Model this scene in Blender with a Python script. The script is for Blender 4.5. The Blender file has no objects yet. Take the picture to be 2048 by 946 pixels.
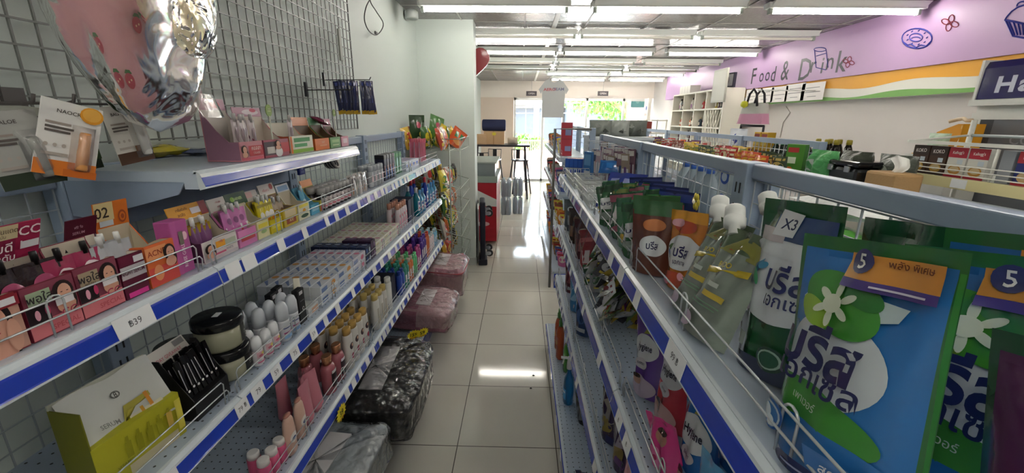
import bpy, bmesh, math, random
from math import sin, cos, pi, atan, sqrt, floor
from mathutils import Vector, Matrix, Euler
random.seed(7)
SC = bpy.context.scene
COL = SC.collection
# ------------------------------------------------------------------ camera
FPX, CAMH = 840.0, 1.60                       # focal length in pixels of the 2048 frame, eye height
TILT, ROLL = atan(235/FPX), 0.011
YAW = atan(16/FPX*cos(TILT))
FW = Vector((-sin(YAW)*cos(TILT), cos(YAW)*cos(TILT), -sin(TILT)))
_r0 = Vector((cos(YAW), sin(YAW), 0)); _u0 = _r0.cross(FW)
RT = _r0*cos(ROLL) + _u0*sin(ROLL); UP = _u0*cos(ROLL) - _r0*sin(ROLL)
CP = Vector((0, 0, CAMH))
cam = bpy.data.cameras.new('camera'); cam.sensor_width = 36; cam.lens = FPX/2048*36; cam.clip_start = .02; cam.clip_end = 200
camo = bpy.data.objects.new('camera', cam); COL.objects.link(camo)
camo.matrix_world = Matrix(((RT.x, UP.x, -FW.x, CP.x), (RT.y, UP.y, -FW.y, CP.y), (RT.z, UP.z, -FW.z, CP.z), (0, 0, 0, 1)))
SC.camera = camo
def at(x, y, X=None, Y=None, Z=None):         # photo pixel -> point on a world plane
    d = FW + RT*((x-1024)/FPX) - UP*((y-473)/FPX)
    t = X/d.x if X is not None else (Y/d.y if Y is not None else (Z-CAMH)/d.z)
    return CP + d*t
def yat(px, X, Z):                            # Y at which the line (X,*,Z) passes pixel column px
    k = (px-1024)/FPX
    a = Vector((X, 0, Z-CAMH)); n = RT - FW*k
    return -(a.dot(n))/n.y
# ------------------------------------------------------------------ look, sky, sun
vs = SC.view_settings
vs.view_transform = 'Standard'; vs.look = 'None'; vs.gamma = 1; vs.use_curve_mapping = False
vs.exposure = 2.55
TUBE = 9.0
w = bpy.data.worlds.new('sky'); SC.world = w; w.use_nodes = True
nt = w.node_tree; bg = nt.nodes['Background']
sky = nt.nodes.new('ShaderNodeTexSky'); sky.sky_type = 'NISHITA'; sky.sun_disc = False
sky.sun_elevation = math.radians(55); sky.sun_rotation = math.radians(35); sky.dust_density = 4; sky.air_density = 1.2
mx = nt.nodes.new('ShaderNodeMixRGB'); mx.inputs[0].default_value = .75; mx.inputs[2].default_value = (.27, .27, .265, 1)
nt.links.new(sky.outputs[0], mx.inputs[1]); nt.links.new(mx.outputs[0], bg.inputs[0]); bg.inputs[1].default_value = 5.0
sl = bpy.data.lights.new('sun', 'SUN'); sl.energy = 2.2; sl.angle = .05; sl.color = (1, .96, .9)
so = bpy.data.objects.new('sun', sl); COL.objects.link(so); so.rotation_euler = (math.radians(38), 0, math.radians(150)); so.location = (0, 14, 12)
# ------------------------------------------------------------------ materials
def lin(c):
    if isinstance(c, str):
        c = c.lstrip('#'); c = tuple(int(c[i:i+2], 16)/255 for i in (0, 2, 4))
    return tuple((x/12.92 if x <= .04045 else ((x+.055)/1.055)**2.4) for x in c[:3])
_M = {}
def M(col, rough=.5, metal=0, coat=0, bump=0, bscale=60, trans=0, alpha=1, emit=0, ior=1.45, holes=0, spec=.5, bdist=.002, stretch=None):
    k = (col, rough, metal, coat, bump, bscale, trans, alpha, emit, ior, holes, spec, bdist, stretch)
    if k in _M: return _M[k]
    m = bpy.data.materials.new('m_%03d' % len(_M)); m.use_nodes = True
    n = m.node_tree; b = n.nodes['Principled BSDF']; L = lin(col)
    b.inputs['Base Color'].default_value = (*L, 1); b.inputs['Roughness'].default_value = rough
    b.inputs['Metallic'].default_value = metal; b.inputs['Coat Weight'].default_value = coat; b.inputs['Coat Roughness'].default_value = .08
    b.inputs['Transmission Weight'].default_value = trans; b.inputs['Alpha'].default_value = alpha; b.inputs['IOR'].default_value = ior
    b.inputs['Specular IOR Level'].default_value = spec
    if emit: b.inputs['Emission Color'].default_value = (*L, 1); b.inputs['Emission Strength'].default_value = emit
    if bump or holes:
        tc = n.nodes.new('ShaderNodeTexCoord')
    if bump:
        nz = n.nodes.new('ShaderNodeTexNoise'); nz.inputs['Scale'].default_value = bscale; nz.inputs['Detail'].default_value = 3
        src = tc.outputs['Object']
        if stretch:
            mp = n.nodes.new('ShaderNodeMapping'); mp.inputs['Scale'].default_value = stretch; n.links.new(src, mp.inputs[0]); src = mp.outputs[0]
        n.links.new(src, nz.inputs['Vector'])
        bm = n.nodes.new('ShaderNodeBump'); bm.inputs['Strength'].default_value = bump; bm.inputs['Distance'].default_value = bdist
        n.links.new(nz.outputs['Fac'], bm.inputs['Height']); n.links.new(bm.outputs['Normal'], b.inputs['Normal'])
        if coat: n.links.new(bm.outputs['Normal'], b.inputs['Coat Normal'])
    if holes:                                  # punched sheet steel: a dark dot every `holes` metres
        mp = n.nodes.new('ShaderNodeVectorMath'); mp.operation = 'SCALE'; mp.inputs['Scale'].default_value = 1/holes
        fr = n.nodes.new('ShaderNodeVectorMath'); fr.operation = 'FRACTION'
        sb = n.nodes.new('ShaderNodeVectorMath'); sb.operation = 'SUBTRACT'; sb.inputs[1].default_value = (.5, .5, .5)
        ml = n.nodes.new('ShaderNodeVectorMath'); ml.operation = 'MULTIPLY'; ml.inputs[1].default_value = (1, 1, 0)
        ln = n.nodes.new('ShaderNodeVectorMath'); ln.operation = 'LENGTH'
        lt = n.nodes.new('ShaderNodeMath'); lt.operation = 'LESS_THAN'; lt.inputs[1].default_value = .1
        mc = n.nodes.new('ShaderNodeMixRGB'); mc.inputs[1].default_value = (*L, 1); mc.inputs[2].default_value = (.02, .02, .025, 1)
        n.links.new(tc.outputs['Object'], mp.inputs[0]); n.links.new(mp.outputs[0], fr.inputs[0]); n.links.new(fr.outputs[0], sb.inputs[0])
        n.links.new(sb.outputs[0], ml.inputs[0]); n.links.new(ml.outputs[0], ln.inputs[0]); n.links.new(ln.outputs['Value'], lt.inputs[0])
        n.links.new(lt.outputs[0], mc.inputs[0]); n.links.new(mc.outputs[0], b.inputs['Base Color'])
    _M[k] = m
    return m
def film(col, bump=.5, bs=28, rough=.22): return M(col, rough, coat=.6, bump=bump, bscale=bs, bdist=.004)     # printed foil / plastic pack
def card(col): return M(col, .45, spec=.4)
def plas(col, rough=.3): return M(col, rough)
def clearfilm(tint='ffffff', amount=.25, bump=.8, bs=14, bd=.02):      # thin clear wrap: mostly see-through with gloss
    k = ('cf', tint, amount, bump, bs)
    if k in _M: return _M[k]
    m = bpy.data.materials.new('clear_film'); m.use_nodes = True; n = m.node_tree; n.nodes.clear()
    o = n.nodes.new('ShaderNodeOutputMaterial'); tr = n.nodes.new('ShaderNodeBsdfTransparent'); gl = n.nodes.new('ShaderNodeBsdfGlossy')
    df = n.nodes.new('ShaderNodeBsdfDiffuse'); df.inputs[0].default_value = (*lin(tint), 1)
    tr.inputs[0].default_value = (*[.55+.45*c for c in lin(tint)], 1); gl.inputs['Roughness'].default_value = .13; gl.inputs[0].default_value = (1, 1, 1, 1)
    a = n.nodes.new('ShaderNodeMixShader'); a.inputs[0].default_value = amount; b = n.nodes.new('ShaderNodeMixShader')
    fr = n.nodes.new('ShaderNodeFresnel'); fr.inputs[0].default_value = 1.38
    tc = n.nodes.new('ShaderNodeTexCoord'); nz = n.nodes.new('ShaderNodeTexNoise'); nz.inputs['Scale'].default_value = bs; nz.inputs['Detail'].default_value = 2; nz.inputs['Distortion'].default_value = .6
    bm = n.nodes.new('ShaderNodeBump'); bm.inputs['Strength'].default_value = bump; bm.inputs['Distance'].default_value = bd
    n.links.new(tc.outputs['Object'], nz.inputs['Vector']); n.links.new(nz.outputs['Fac'], bm.inputs['Height'])
    n.links.new(bm.outputs[0], gl.inputs['Normal']); n.links.new(bm.outputs[0], fr.inputs['Normal'])
    n.links.new(tr.outputs[0], a.inputs[1]); n.links.new(df.outputs[0], a.inputs[2])
    ad = n.nodes.new('ShaderNodeMath'); ad.operation = 'ADD'; ad.inputs[1].default_value = .03; n.links.new(fr.outputs[0], ad.inputs[0])
    n.links.new(ad.outputs[0], b.inputs[0]); n.links.new(a.outputs[0], b.inputs[1]); n.links.new(gl.outputs[0], b.inputs[2]); n.links.new(b.outputs[0], o.inputs[0])
    _M[k] = m
    return m
def pane_mat():
    if 'pane' in _M: return _M['pane']
    m = bpy.data.materials.new('window_glass'); m.use_nodes = True; n = m.node_tree; n.nodes.clear()
    o = n.nodes.new('ShaderNodeOutputMaterial'); tr = n.nodes.new('ShaderNodeBsdfTransparent'); gl = n.nodes.new('ShaderNodeBsdfGlossy'); gl.inputs['Roughness'].default_value = .02
    fr = n.nodes.new('ShaderNodeFresnel'); fr.inputs[0].default_value = 1.45; mxs = n.nodes.new('ShaderNodeMixShader')
    tr.inputs[0].default_value = (.93, .96, .95, 1)
    n.links.new(fr.outputs[0], mxs.inputs[0]); n.links.new(tr.outputs[0], mxs.inputs[1]); n.links.new(gl.outputs[0], mxs.inputs[2]); n.links.new(mxs.outputs[0], o.inputs[0])
    _M['pane'] = m
    return m
# ------------------------------------------------------------------ text meshes
_T = {}
def textmesh(s, bold=0.0, shear=0.0):
    k = (s, bold, shear)
    if k not in _T:
        c = bpy.data.curves.new('lettering', 'FONT'); c.body = s; c.size = 1; c.resolution_u = 2; c.offset = bold; c.shear = shear
        o = bpy.data.objects.new('lettering', c); m = bpy.data.meshes.new_from_object(o)
        vs_ = [(v.co.x, v.co.y) for v in m.vertices]; fs = [tuple(p.vertices) for p in m.polygons]
        bpy.data.objects.remove(o); bpy.data.meshes.remove(m); bpy.data.curves.remove(c)
        if vs_:
            x0 = min(v[0] for v in vs_); x1 = max(v[0] for v in vs_); y0 = min(v[1] for v in vs_); y1 = max(v[1] for v in vs_)
        else: x0 = y0 = 0; x1 = y1 = 1
        _T[k] = (vs_, fs, x0, x1, y0, y1)
    return _T[k]
# ------------------------------------------------------------------ mesh builder
class MB:
    def __init__(s): s.v = []; s.f = []; s.m = []; s.s = []; s.mats = []
    def mi(s, m):
        if m not in s.mats: s.mats.append(m)
        return s.mats.index(m)
    def add(s, vs_, fs, m, smooth=False):
        o = len(s.v); s.v.extend([tuple(v) for v in vs_]); i = s.mi(m)
        for f in fs: s.f.append(tuple(o+k for k in f)); s.m.append(i); s.s.append(smooth)
        return s
    def box(s, c, d, m, rz=0, bev=0, rot=None):
        hx, hy, hz = d[0]/2, d[1]/2, d[2]/2
        R_ = rot if rot is not None else (Matrix.Rotation(rz, 3, 'Z') if rz else None)
        if not bev:
            P = [Vector((x*hx, y*hy, z*hz)) for z in (-1, 1) for x, y in ((-1, -1), (1, -1), (1, 1), (-1, 1))]
            F = [(3, 2, 1, 0), (4, 5, 6, 7), (0, 1, 5, 4), (1, 2, 6, 5), (2, 3, 7, 6), (3, 0, 4, 7)]
        else:
            bm = bmesh.new(); bmesh.ops.create_cube(bm, size=1)
            for v in bm.verts: v.co = Vector((v.co.x*2*hx, v.co.y*2*hy, v.co.z*2*hz))
            bmesh.ops.bevel(bm, geom=list(bm.edges), offset=min(bev, hx*.95, hy*.95, hz*.95), segments=2, affect='EDGES', profile=.5)
            bm.verts.index_update(); P = [v.co.copy() for v in bm.verts]; F = [tuple(v.index for v in f.verts) for f in bm.faces]; bm.free()
        if R_ is not None: P = [R_ @ p for p in P]
        C_ = Vector(c)
        return s.add([p+C_ for p in P], F, m, False)
    def bb(s, a, b, m, bev=0): return s.box([(a[i]+b[i])/2 for i in range(3)], [abs(b[i]-a[i]) for i in range(3)], m, bev=bev)
    def lathe(s, prof, m, seg=20, c=(0, 0, 0), sx=1, sy=1, mats=None, rot=None, caps=True):
        P = []; C_ = Vector(c)
        for r, z in prof:
            for k in range(seg):
                a = 2*pi*k/seg; p = Vector((r*cos(a)*sx, r*sin(a)*sy, z))
                if rot is not None: p = rot @ p
                P.append(p+C_)
        n = len(prof)
        for i in range(n-1):
            fs = [(i*seg+k, i*seg+(k+1) % seg, (i+1)*seg+(k+1) % seg, (i+1)*seg+k) for k in range(seg)]
            if i == 0: base = len(s.v); s.v.extend([tuple(p) for p in P])
            mm = s.mi(mats[i] if mats else m)
            for f in fs: s.f.append(tuple(base+q for q in f)); s.m.append(mm); s.s.append(True)
        if caps:
            s.f.append(tuple(base+k for k in reversed(range(seg)))); s.m.append(s.mi(mats[0] if mats else m)); s.s.append(False)
            s.f.append(tuple(base+(n-1)*seg+k for k in range(seg))); s.m.append(s.mi(mats[-1] if mats else m)); s.s.append(False)
        return s
    def tube(s, path, r, m, seg=6, closed=False):
        pts = [Vector(p) for p in path]; n = len(pts); P = []; prev = None
        for i, p in enumerate(pts):
            if closed: t = pts[(i+1) % n]-pts[i-1]
            else: t = pts[min(i+1, n-1)]-pts[max(i-1, 0)]
            if t.length < 1e-9: t = Vector((0, 0, 1))
            t.normalize()
            if prev is None:
                a = Vector((0, 0, 1)) if abs(t.z) < .9 else Vector((1, 0, 0)); u = t.cross(a).normalized()
            else:
                u = prev-t*prev.dot(t)
                u = u.normalized() if u.length > 1e-6 else t.cross(Vector((0, 0, 1))).normalized()
            prev = u; w_ = t.cross(u)
            for k in range(seg):
                a = 2*pi*k/seg; P.append(p+(u*cos(a)+w_*sin(a))*r)
        F = []
        for i in range(n if closed else n-1):
            j = (i+1) % n
            for k in range(seg): F.append((i*seg+k, i*seg+(k+1) % seg, j*seg+(k+1) % seg, j*seg+k))
        if not closed: F.append(tuple(reversed(range(seg)))); F.append(tuple((n-1)*seg+k for k in range(seg)))
        return s.add(P, F, m, seg > 4)
    def bar(s, a, b, r, m, seg=6): return s.tube([a, b], r, m, seg)
    def prism(s, pts, y0, y1, m, axis='y'):   # polygon (x,z) extruded along y, or (y,z) along x, or (x,y) along z
        n = len(pts)
        mk = {'y': lambda p, t: (p[0], t, p[1]), 'x': lambda p, t: (t, p[0], p[1]), 'z': lambda p, t: (p[0], p[1], t)}[axis]
        P = [mk(p, y0) for p in pts]+[mk(p, y1) for p in pts]
        F = [tuple(range(n)), tuple(reversed(range(n, 2*n)))]+[(i, i+n, (i+1) % n+n, (i+1) % n) for i in range(n)]
        return s.add(P, F, m)
    def grid(s, fn, nu, nv, m, smooth=True, mf=None, wrapu=False):
        o = len(s.v)
        for j in range(nv+1):
            for i in range(nu+1): s.v.append(tuple(fn(i/nu, j/nv)))
        for j in range(nv):
            for i in range(nu):
                a = o+j*(nu+1)+i; s.f.append((a, a+1, a+nu+2, a+nu+1))
                s.m.append(s.mi(mf((i+.5)/nu, (j+.5)/nv) if mf else m)); s.s.append(smooth)
        return s
    # flat printed artwork laid on a surface S(u, v, off); u to the right, v up, both 0..1
    def art(s, S, items, W, H, step=None, mk=card, off=.0006):
        step = step or max(W, H)*3
        for li, it in enumerate(items):
            z = off*(1+li*.6); k = it[0]; m = next(e for e in reversed(it) if isinstance(e, (str, bpy.types.Material))); m = mk(m) if isinstance(m, str) else m
            ex = [e for e in it[5:] if isinstance(e, (int, float))]
            if k == 'r':
                _, u0, v0, u1, v1 = it[:5]; nu = max(1, int((u1-u0)*W/step+.5)); nv = max(1, int((v1-v0)*H/step+.5))
                s.grid(lambda a, b: S(u0+(u1-u0)*a, v0+(v1-v0)*b, z), nu, nv, m)
            elif k in 'ep':
                if k == 'e':
                    _, cu, cv, ru, rv = it[:5]; rot = ex[0] if ex else 0
                    pts = []
                    NE = 16 if max(ru*W, rv*H) < .02 else 36
                    for q in range(NE):
                        a = 2*pi*q/NE; x = ru*cos(a)*W; y = rv*sin(a)*H
                        pts.append((cu+(x*cos(rot)-y*sin(rot))/W, cv+(x*sin(rot)+y*cos(rot))/H))
                else:
                    pts = it[1]; cu = sum(p[0] for p in pts)/len(pts); cv = sum(p[1] for p in pts)/len(pts)
                ext = max(math.hypot((p[0]-cu)*W, (p[1]-cv)*H) for p in pts); nr = max(1, int(ext/step+.5)); n = len(pts)
                V = [S(cu, cv, z)]; F = []
                for r_ in range(1, nr+1):
                    for p in pts: V.append(S(cu+(p[0]-cu)*r_/nr, cv+(p[1]-cv)*r_/nr, z))
                for q in range(n): F.append((0, 1+q, 1+(q+1) % n))
                for r_ in range(1, nr):
                    for q in range(n): a = 1+(r_-1)*n+q; b = 1+(r_-1)*n+(q+1) % n; F.append((a, a+n, b+n, b))
                s.add(V, F, m, True)
            elif k == 't':
                _, txt, cu, cv, hh = it[:5]; rot, sx, bold = 0, 1, .012
                if ex: rot = ex[0]
                if len(ex) > 1: sx = ex[1]
                if len(ex) > 2: bold = ex[2]
                vs_, fs, x0, x1, y0, y1 = textmesh(txt, bold)
                if not fs: continue
                sc = hh*H/max(.2, (y1-y0)); cx, cy = (x0+x1)/2, (y0+y1)/2
                L = [((x-cx)*sc*sx, (y-cy)*sc) for x, y in vs_]
                if step < hh*H*1.2:
                    bm = bmesh.new(); bv = [bm.verts.new((x, y, 0)) for x, y in L]
                    for f in fs:
                        try: bm.faces.new([bv[q] for q in f])
                        except ValueError: pass
                    for _i in range(4):
                        le = [e for e in bm.edges if e.calc_length() > step]
                        if not le: break
                        bmesh.ops.subdivide_edges(bm, edges=le, cuts=1); bmesh.ops.triangulate(bm, faces=list(bm.faces))
                    bm.verts.index_update(); L = [(v.co.x, v.co.y) for v in bm.verts]; fs = [tuple(v.index for v in f.verts) for f in bm.faces]; bm.free()
                V = [S(cu+(x*cos(rot)-y*sin(rot))/W, cv+(x*sin(rot)+y*cos(rot))/H, z) for x, y in L]
                s.add(V, fs, m, True)
        return s
    def obj(s, name, parent=None):
        me = bpy.data.meshes.new(name); me.from_pydata(s.v, [], s.f)
        for m in s.mats: me.materials.append(m)
        me.polygons.foreach_set('material_index', s.m); me.polygons.foreach_set('use_smooth', s.s); me.update()
        o = bpy.data.objects.new(name, me); COL.objects.link(o)
        if parent is not None: o.parent = parent
        return o
def plane(o, ux, uz, W, H):                   # planar artwork surface: corner o, unit right, unit up
    o, ux, uz = Vector(o), Vector(ux).normalized(), Vector(uz).normalized(); n = ux.cross(uz)
    return lambda u, v, off: o+ux*(u*W)+uz*(v*H)+n*off
# ------------------------------------------------------------------ object bookkeeping
def tag(o, label, cat, group=None, kind=None):
    if label: o['label'] = label
    if cat: o['category'] = cat
    if group: o['group'] = group
    if kind: o['kind'] = kind
    return o
def thing(name, label, cat, loc=(0, 0, 0), rz=0, group=None, rot=None):
    o = bpy.data.objects.new(name, None); o.empty_display_size = .05; COL.objects.link(o)
    o.location = loc; o.rotation_euler = rot if rot else (0, 0, rz)
    return tag(o, label, cat, group)
def solo(name, mb, label, cat, loc=(0, 0, 0), rz=0, group=None, rot=None, kind=None):
    o = mb.obj(name); o.location = loc; o.rotation_euler = rot if rot else (0, 0, rz)
    return tag(o, label, cat, group, kind)
def part(name, mb, parent, label=None):
    o = mb.obj(name, parent)
    if label: o['label'] = label
    return o
def struct(name, mb): return tag(mb.obj(name), None, None, None, 'structure')
def dup(root, loc, rz=None, label=None, group=None, rot=None, scale=None):
    r = root.copy(); COL.objects.link(r); r.location = loc
    if rz is not None: r.rotation_euler = (0, 0, rz)
    if rot is not None: r.rotation_euler = rot
    if scale is not None: r.scale = scale if not isinstance(scale, (int, float)) else (scale,)*3
    if label: r['label'] = label
    if group: r['group'] = group
    for ch in list(root.children):
        c = ch.copy(); COL.objects.link(c); c.parent = r
        for g in list(ch.children):
            d = g.copy(); COL.objects.link(d); d.parent = c
    return r
R90 = pi/2
# ================================================================== the room
WX0, WX1, YB, YF, CZ = -1.05, 3.35, -1.8, 11.3, 2.53
m_wall = M('ccd6d1', .55, bump=.15, bscale=3)
m_wallr = M('d6d0cc', .6); m_ceil = M('b9b2ad', .3, bump=.9, bscale=55, bdist=.004)
# floor: 0.5 m glossy porcelain tiles with thin dark joints
def floor_mat():
    m = bpy.data.materials.new('floor_tiles'); m.use_nodes = True; n = m.node_tree; b = n.nodes['Principled BSDF']
    g = n.nodes.new('ShaderNodeNewGeometry'); sep = n.nodes.new('ShaderNodeSeparateXYZ'); n.links.new(g.outputs['Position'], sep.inputs[0])
    outs = []
    for ax, off in (('X', .298), ('Y', -.26+.0)):
        a = n.nodes.new('ShaderNodeMath'); a.operation = 'ADD'; a.inputs[1].default_value = off+100.0; n.links.new(sep.outputs[ax], a.inputs[0])
        d = n.nodes.new('ShaderNodeMath'); d.operation = 'DIVIDE'; d.inputs[1].default_value = .5; n.links.new(a.outputs[0], d.inputs[0])
        f = n.nodes.new('ShaderNodeMath'); f.operation = 'FRACT'; n.links.new(d.outputs[0], f.inputs[0])
        s_ = n.nodes.new('ShaderNodeMath'); s_.operation = 'SUBTRACT'; s_.inputs[1].default_value = .5; n.links.new(f.outputs[0], s_.inputs[0])
        ab = n.nodes.new('ShaderNodeMath'); ab.operation = 'ABSOLUTE'; n.links.new(s_.outputs[0], ab.inputs[0])
        gt = n.nodes.new('ShaderNodeMath'); gt.operation = 'GREATER_THAN'; gt.inputs[1].default_value = .4955; n.links.new(ab.outputs[0], gt.inputs[0])
        outs.append(gt)
    mxx = n.nodes.new('ShaderNodeMath'); mxx.operation = 'MAXIMUM'; n.links.new(outs[0].outputs[0], mxx.inputs[0]); n.links.new(outs[1].outputs[0], mxx.inputs[1])
    nz = n.nodes.new('ShaderNodeTexNoise'); nz.inputs['Scale'].default_value = 2.5; nz.inputs['Detail'].default_value = 6; n.links.new(g.outputs['Position'], nz.inputs['Vector'])
    cr = n.nodes.new('ShaderNodeMixRGB'); cr.inputs[1].default_value = (*lin('cfccc0'), 1); cr.inputs[2].default_value = (*lin('d6d3c8'), 1); n.links.new(nz.outputs['Fac'], cr.inputs[0])
    mc = n.nodes.new('ShaderNodeMixRGB'); mc.inputs[2].default_value = (*lin('55504a'), 1); n.links.new(cr.outputs[0], mc.inputs[1]); n.links.new(mxx.outputs[0], mc.inputs[0])
    n.links.new(mc.outputs[0], b.inputs['Base Color'])
    rr = n.nodes.new('ShaderNodeMapRange'); rr.inputs[3].default_value = .05; rr.inputs[4].default_value = .11; n.links.new(nz.outputs['Fac'], rr.inputs[0]); n.links.new(rr.outputs[0], b.inputs['Roughness'])
    return m
struct('floor', MB().bb((WX0-.1, YB, -.1), (WX1+.1, YF+.1, 0), floor_mat()))
for x_, y_, lb_ in ((.105, 2.38, 'tiny dark crumb on the aisle floor, farther of two'), (.085, 2.245, 'tiny dark crumb on a floor joint, nearer of two')): solo('floor_crumb', MB().lathe([(.004, 0), (.008, .002), (.005, .005), (.001, .006)], M('2a2622', .8), 8), lb_, 'crumb', (x_, y_, 0))
# ceiling: textured lay-in boards with thin battens
def ceil_mat():
    m = bpy.data.materials.new('ceiling_boards'); m.use_nodes = True; n = m.node_tree; b = n.nodes['Principled BSDF']
    tc = n.nodes.new('ShaderNodeTexCoord'); nz = n.nodes.new('ShaderNodeTexNoise'); nz.inputs['Scale'].default_value = 45; nz.inputs['Detail'].default_value = 2
    n.links.new(tc.outputs['Object'], nz.inputs['Vector']); bm = n.nodes.new('ShaderNodeBump'); bm.inputs['Strength'].default_value = .6; bm.inputs['Distance'].default_value = .004
    n.links.new(nz.outputs['Fac'], bm.inputs['Height']); n.links.new(bm.outputs[0], b.inputs['Normal'])
    b.inputs['Base Color'].default_value = (*lin('7d7876'), 1); b.inputs['Roughness'].default_value = .22; b.inputs['Specular IOR Level'].default_value = .6
    return m
cm = MB().bb((WX0-.1, YB, CZ), (WX1+.1, YF+.1, CZ+.1), ceil_mat()); struct('ceiling', cm)
cb = MB(); mb_ = M('a09b96', .4)
for k in range(-3, 19):
    y = .62*k+.25
    if y > YB and y < YF: cb.bb((WX0, y-.008, CZ-.004), (WX1, y+.008, CZ-.0005), mb_)
for x in (-.6, .02, .64, 1.26, 1.88, 2.5, 3.12): cb.bb((x-.008, YB, CZ-.005), (x+.008, YF, CZ-.001), mb_)
cb.bb((.30, YB, CZ-.012), (.345, YF, CZ-.0015), M('d8d5cc', .4))
struct('trim_ceiling', cb)
struct('wall_left', MB().bb((WX0-.1, YB, 0), (WX0, YF, CZ), m_wall))
struct('wall_right', MB().bb((WX1, YB, 0), (WX1+.1, YF, CZ), m_wallr))
struct('wall_back', MB().bb((WX0-.1, YB-.1, 0), (WX1+.1, YB, CZ), M('a9a9a6', .7)))
struct('wall_pillar', MB().bb((WX0, 4.5, 0), (-.485, 4.74, CZ), m_wall))
struct('trim_pillar', MB().bb((-1.0, 4.488, 0), (-.478, 4.5, .09), M('b9bdb9', .4)).bb((-.485, 4.5, 0), (-.478, 4.74, .09), M('b9bdb9', .4)))
# street front: header, beige return wall, mullions and panes
fw_ = MB(); fw_.bb((WX0, YF, 2.13), (WX1, YF+.12, CZ), M('e8ded4', .6)); fw_.bb((WX0, YF, 0), (-.2, YF+.12, 2.13), M('d9c7b8', .6)); struct('wall_front', fw_)
ff = MB(); mfr = M('d8d8d4', .35, metal=.3)
for x in (-.17, .55, 1.68, 2.62, 3.3): ff.bb((x-.025, YF+.02, 0), (x+.025, YF+.09, 2.13), mfr)
for z in (.03, 2.1): ff.bb((-.2, YF+.02, z-.03), (WX1, YF+.09, z+.03), mfr)
win = struct('window_1', ff)
for a, b in ((-.145, .525), (.575, 1.655), (1.705, 2.595), (2.645, 3.275)):
    part('pane', MB().bb((a, YF+.05, .06), (b, YF+.056, 2.07), pane_mat()), win)
# ------------------------------------------------------------------ ceiling lamps
m_tube = M('fff9f0', .4, emit=TUBE); m_white = M('e9ece6', .3); m_off = M('e6e2d8', .3)
def lamp(lit, label, group):
    t = thing('tube_light', label, 'ceiling light', group=group)
    f = MB(); f.bb((-.62, -.045, -.055), (.62, .045, -.012), m_white, bev=.004)
    f.prism([(-.045, -.05), (-.10, -.012), (-.045, -.012)], -.6, .6, m_white, 'x'); f.prism([(.045, -.05), (.045, -.012), (.10, -.012)], -.6, .6, m_white, 'x')
    part('housing', f, t)
    rot = Matrix.Rotation(R90, 3, 'Y')
    part('tube', MB().lathe([(.013, -.585), (.014, -.57), (.014, .57), (.013, .585)], m_tube if lit else m_off, 12, (0, 0, -.078), rot=rot), t)
    e = MB()
    for s in (-1, 1): e.bb((s*.585-.012, -.02, -.095), (s*.585+.012, .02, -.05), M('9aa39a', .4))
    part('end_holder', e, t)
    return t
L_on = lamp(True, 'x', 'x'); L_off = lamp(False, 'x', 'x')
rows = [(1.45, 0, (-.235, 1.17, 2.575), 'row added over the camera'), (-.6, 1, (-.235, 1.17, 2.575), 'row added behind the camera'), (3.79, 1, (-.235, 1.17, 2.575), 'nearest lit row'), (4.93, 0, (-.03, 1.22, 2.5), 'unlit second row'), (6.1, 1, (-.14, 1.15, 2.53), 'lit third row'),  # rows over and behind the camera: unseen, added to brighten the near goods
        (7.12, 0, (-.1, 1.16, 2.5), 'unlit fourth row'), (8.05, 0, (-.1, 1.2, 2.5), 'unlit fifth row'), (8.8, 1, (1.08, 2.55), 'lit sixth row'), (10.0, 1, (1.25, 2.55), 'lit row by the shopfront')]
used = set()
pos = ['left', 'middle', 'right']
for y, lit, xs, nm in rows:
    for i, x in enumerate(xs):
        if nm == 'row added over the camera': lit = 1 if i == 1 else 0
        src = L_on if lit else L_off
        lb = '%s fluorescent batten on the ceiling, %s of the %s' % ('glowing white' if lit else 'unlit dusty', pos[i] if len(xs) == 3 else ('left', 'right')[i], nm)
        if lit not in used:
            used.add(lit); o = src; o.location = (x, y, CZ); o['label'] = lb; o['group'] = 'ceiling battens'
        else: o = dup(src, (x, y, CZ), label=lb, group='ceiling battens')
# ------------------------------------------------------------------ the Food & Drink fascia on the right wall
fa = MB(); fx = WX1-.12
m_pur = M('b492bb', .45); fa.bb((fx, 1.0, 2.045), (WX1, 10.0, CZ-.002), m_pur)
S_f = plane((fx, 10.0, 1.822), (0, -1, 0), (0, 0, 1), 9.0, .708)
part_f = thing('fascia_board', 'lilac fascia along the right wall lettered Food & Drink', 'wall sign', (0, 0, 0))
body = part('board', fa, part_f)
ob = MB(); fx2 = fx+.02
ob.bb((fx2, 1.0, 1.822), (WX1, 7.05, 2.045), M('dcdcd2', .5), 0)
S_b = plane((fx2, 7.05, 1.822), (0, -1, 0), (0, 0, 1), 6.05, .223)
N = 120
def wav(u, a, b, c): return a+b*sin(u*38)+c*sin(u*23+1)
ob.grid(lambda u, v: S_b(u, (wav(u, .52, .05, .05))*(1-v)+v, .001), N, 1, M('e2a22a', .5))
ob.grid(lambda u, v: S_b(u, v*(wav(u+.02, .17, .04, .05)), .001), N, 1, M('76ab58', .5))
part('wave_band', ob, part_f, 'orange, white and green wavy band under the lilac board')
def fpt(px, py): p = at(px, py, X=fx); return (10.0-p.y)/9.0, (p.z-1.822)/.708
lt = MB(); ink = '2b2a35'
def ftext(s_, px, py, hpx, col, sx=.8, rot=0):
    u, v = fpt(px, py); d = abs(fpt(px, py-hpx/2)[1]-fpt(px, py+hpx/2)[1])
    lt.art(S_f, [('t', s_, u, v, d, rot, sx, .006, col)], 9.0, .708)
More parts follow.
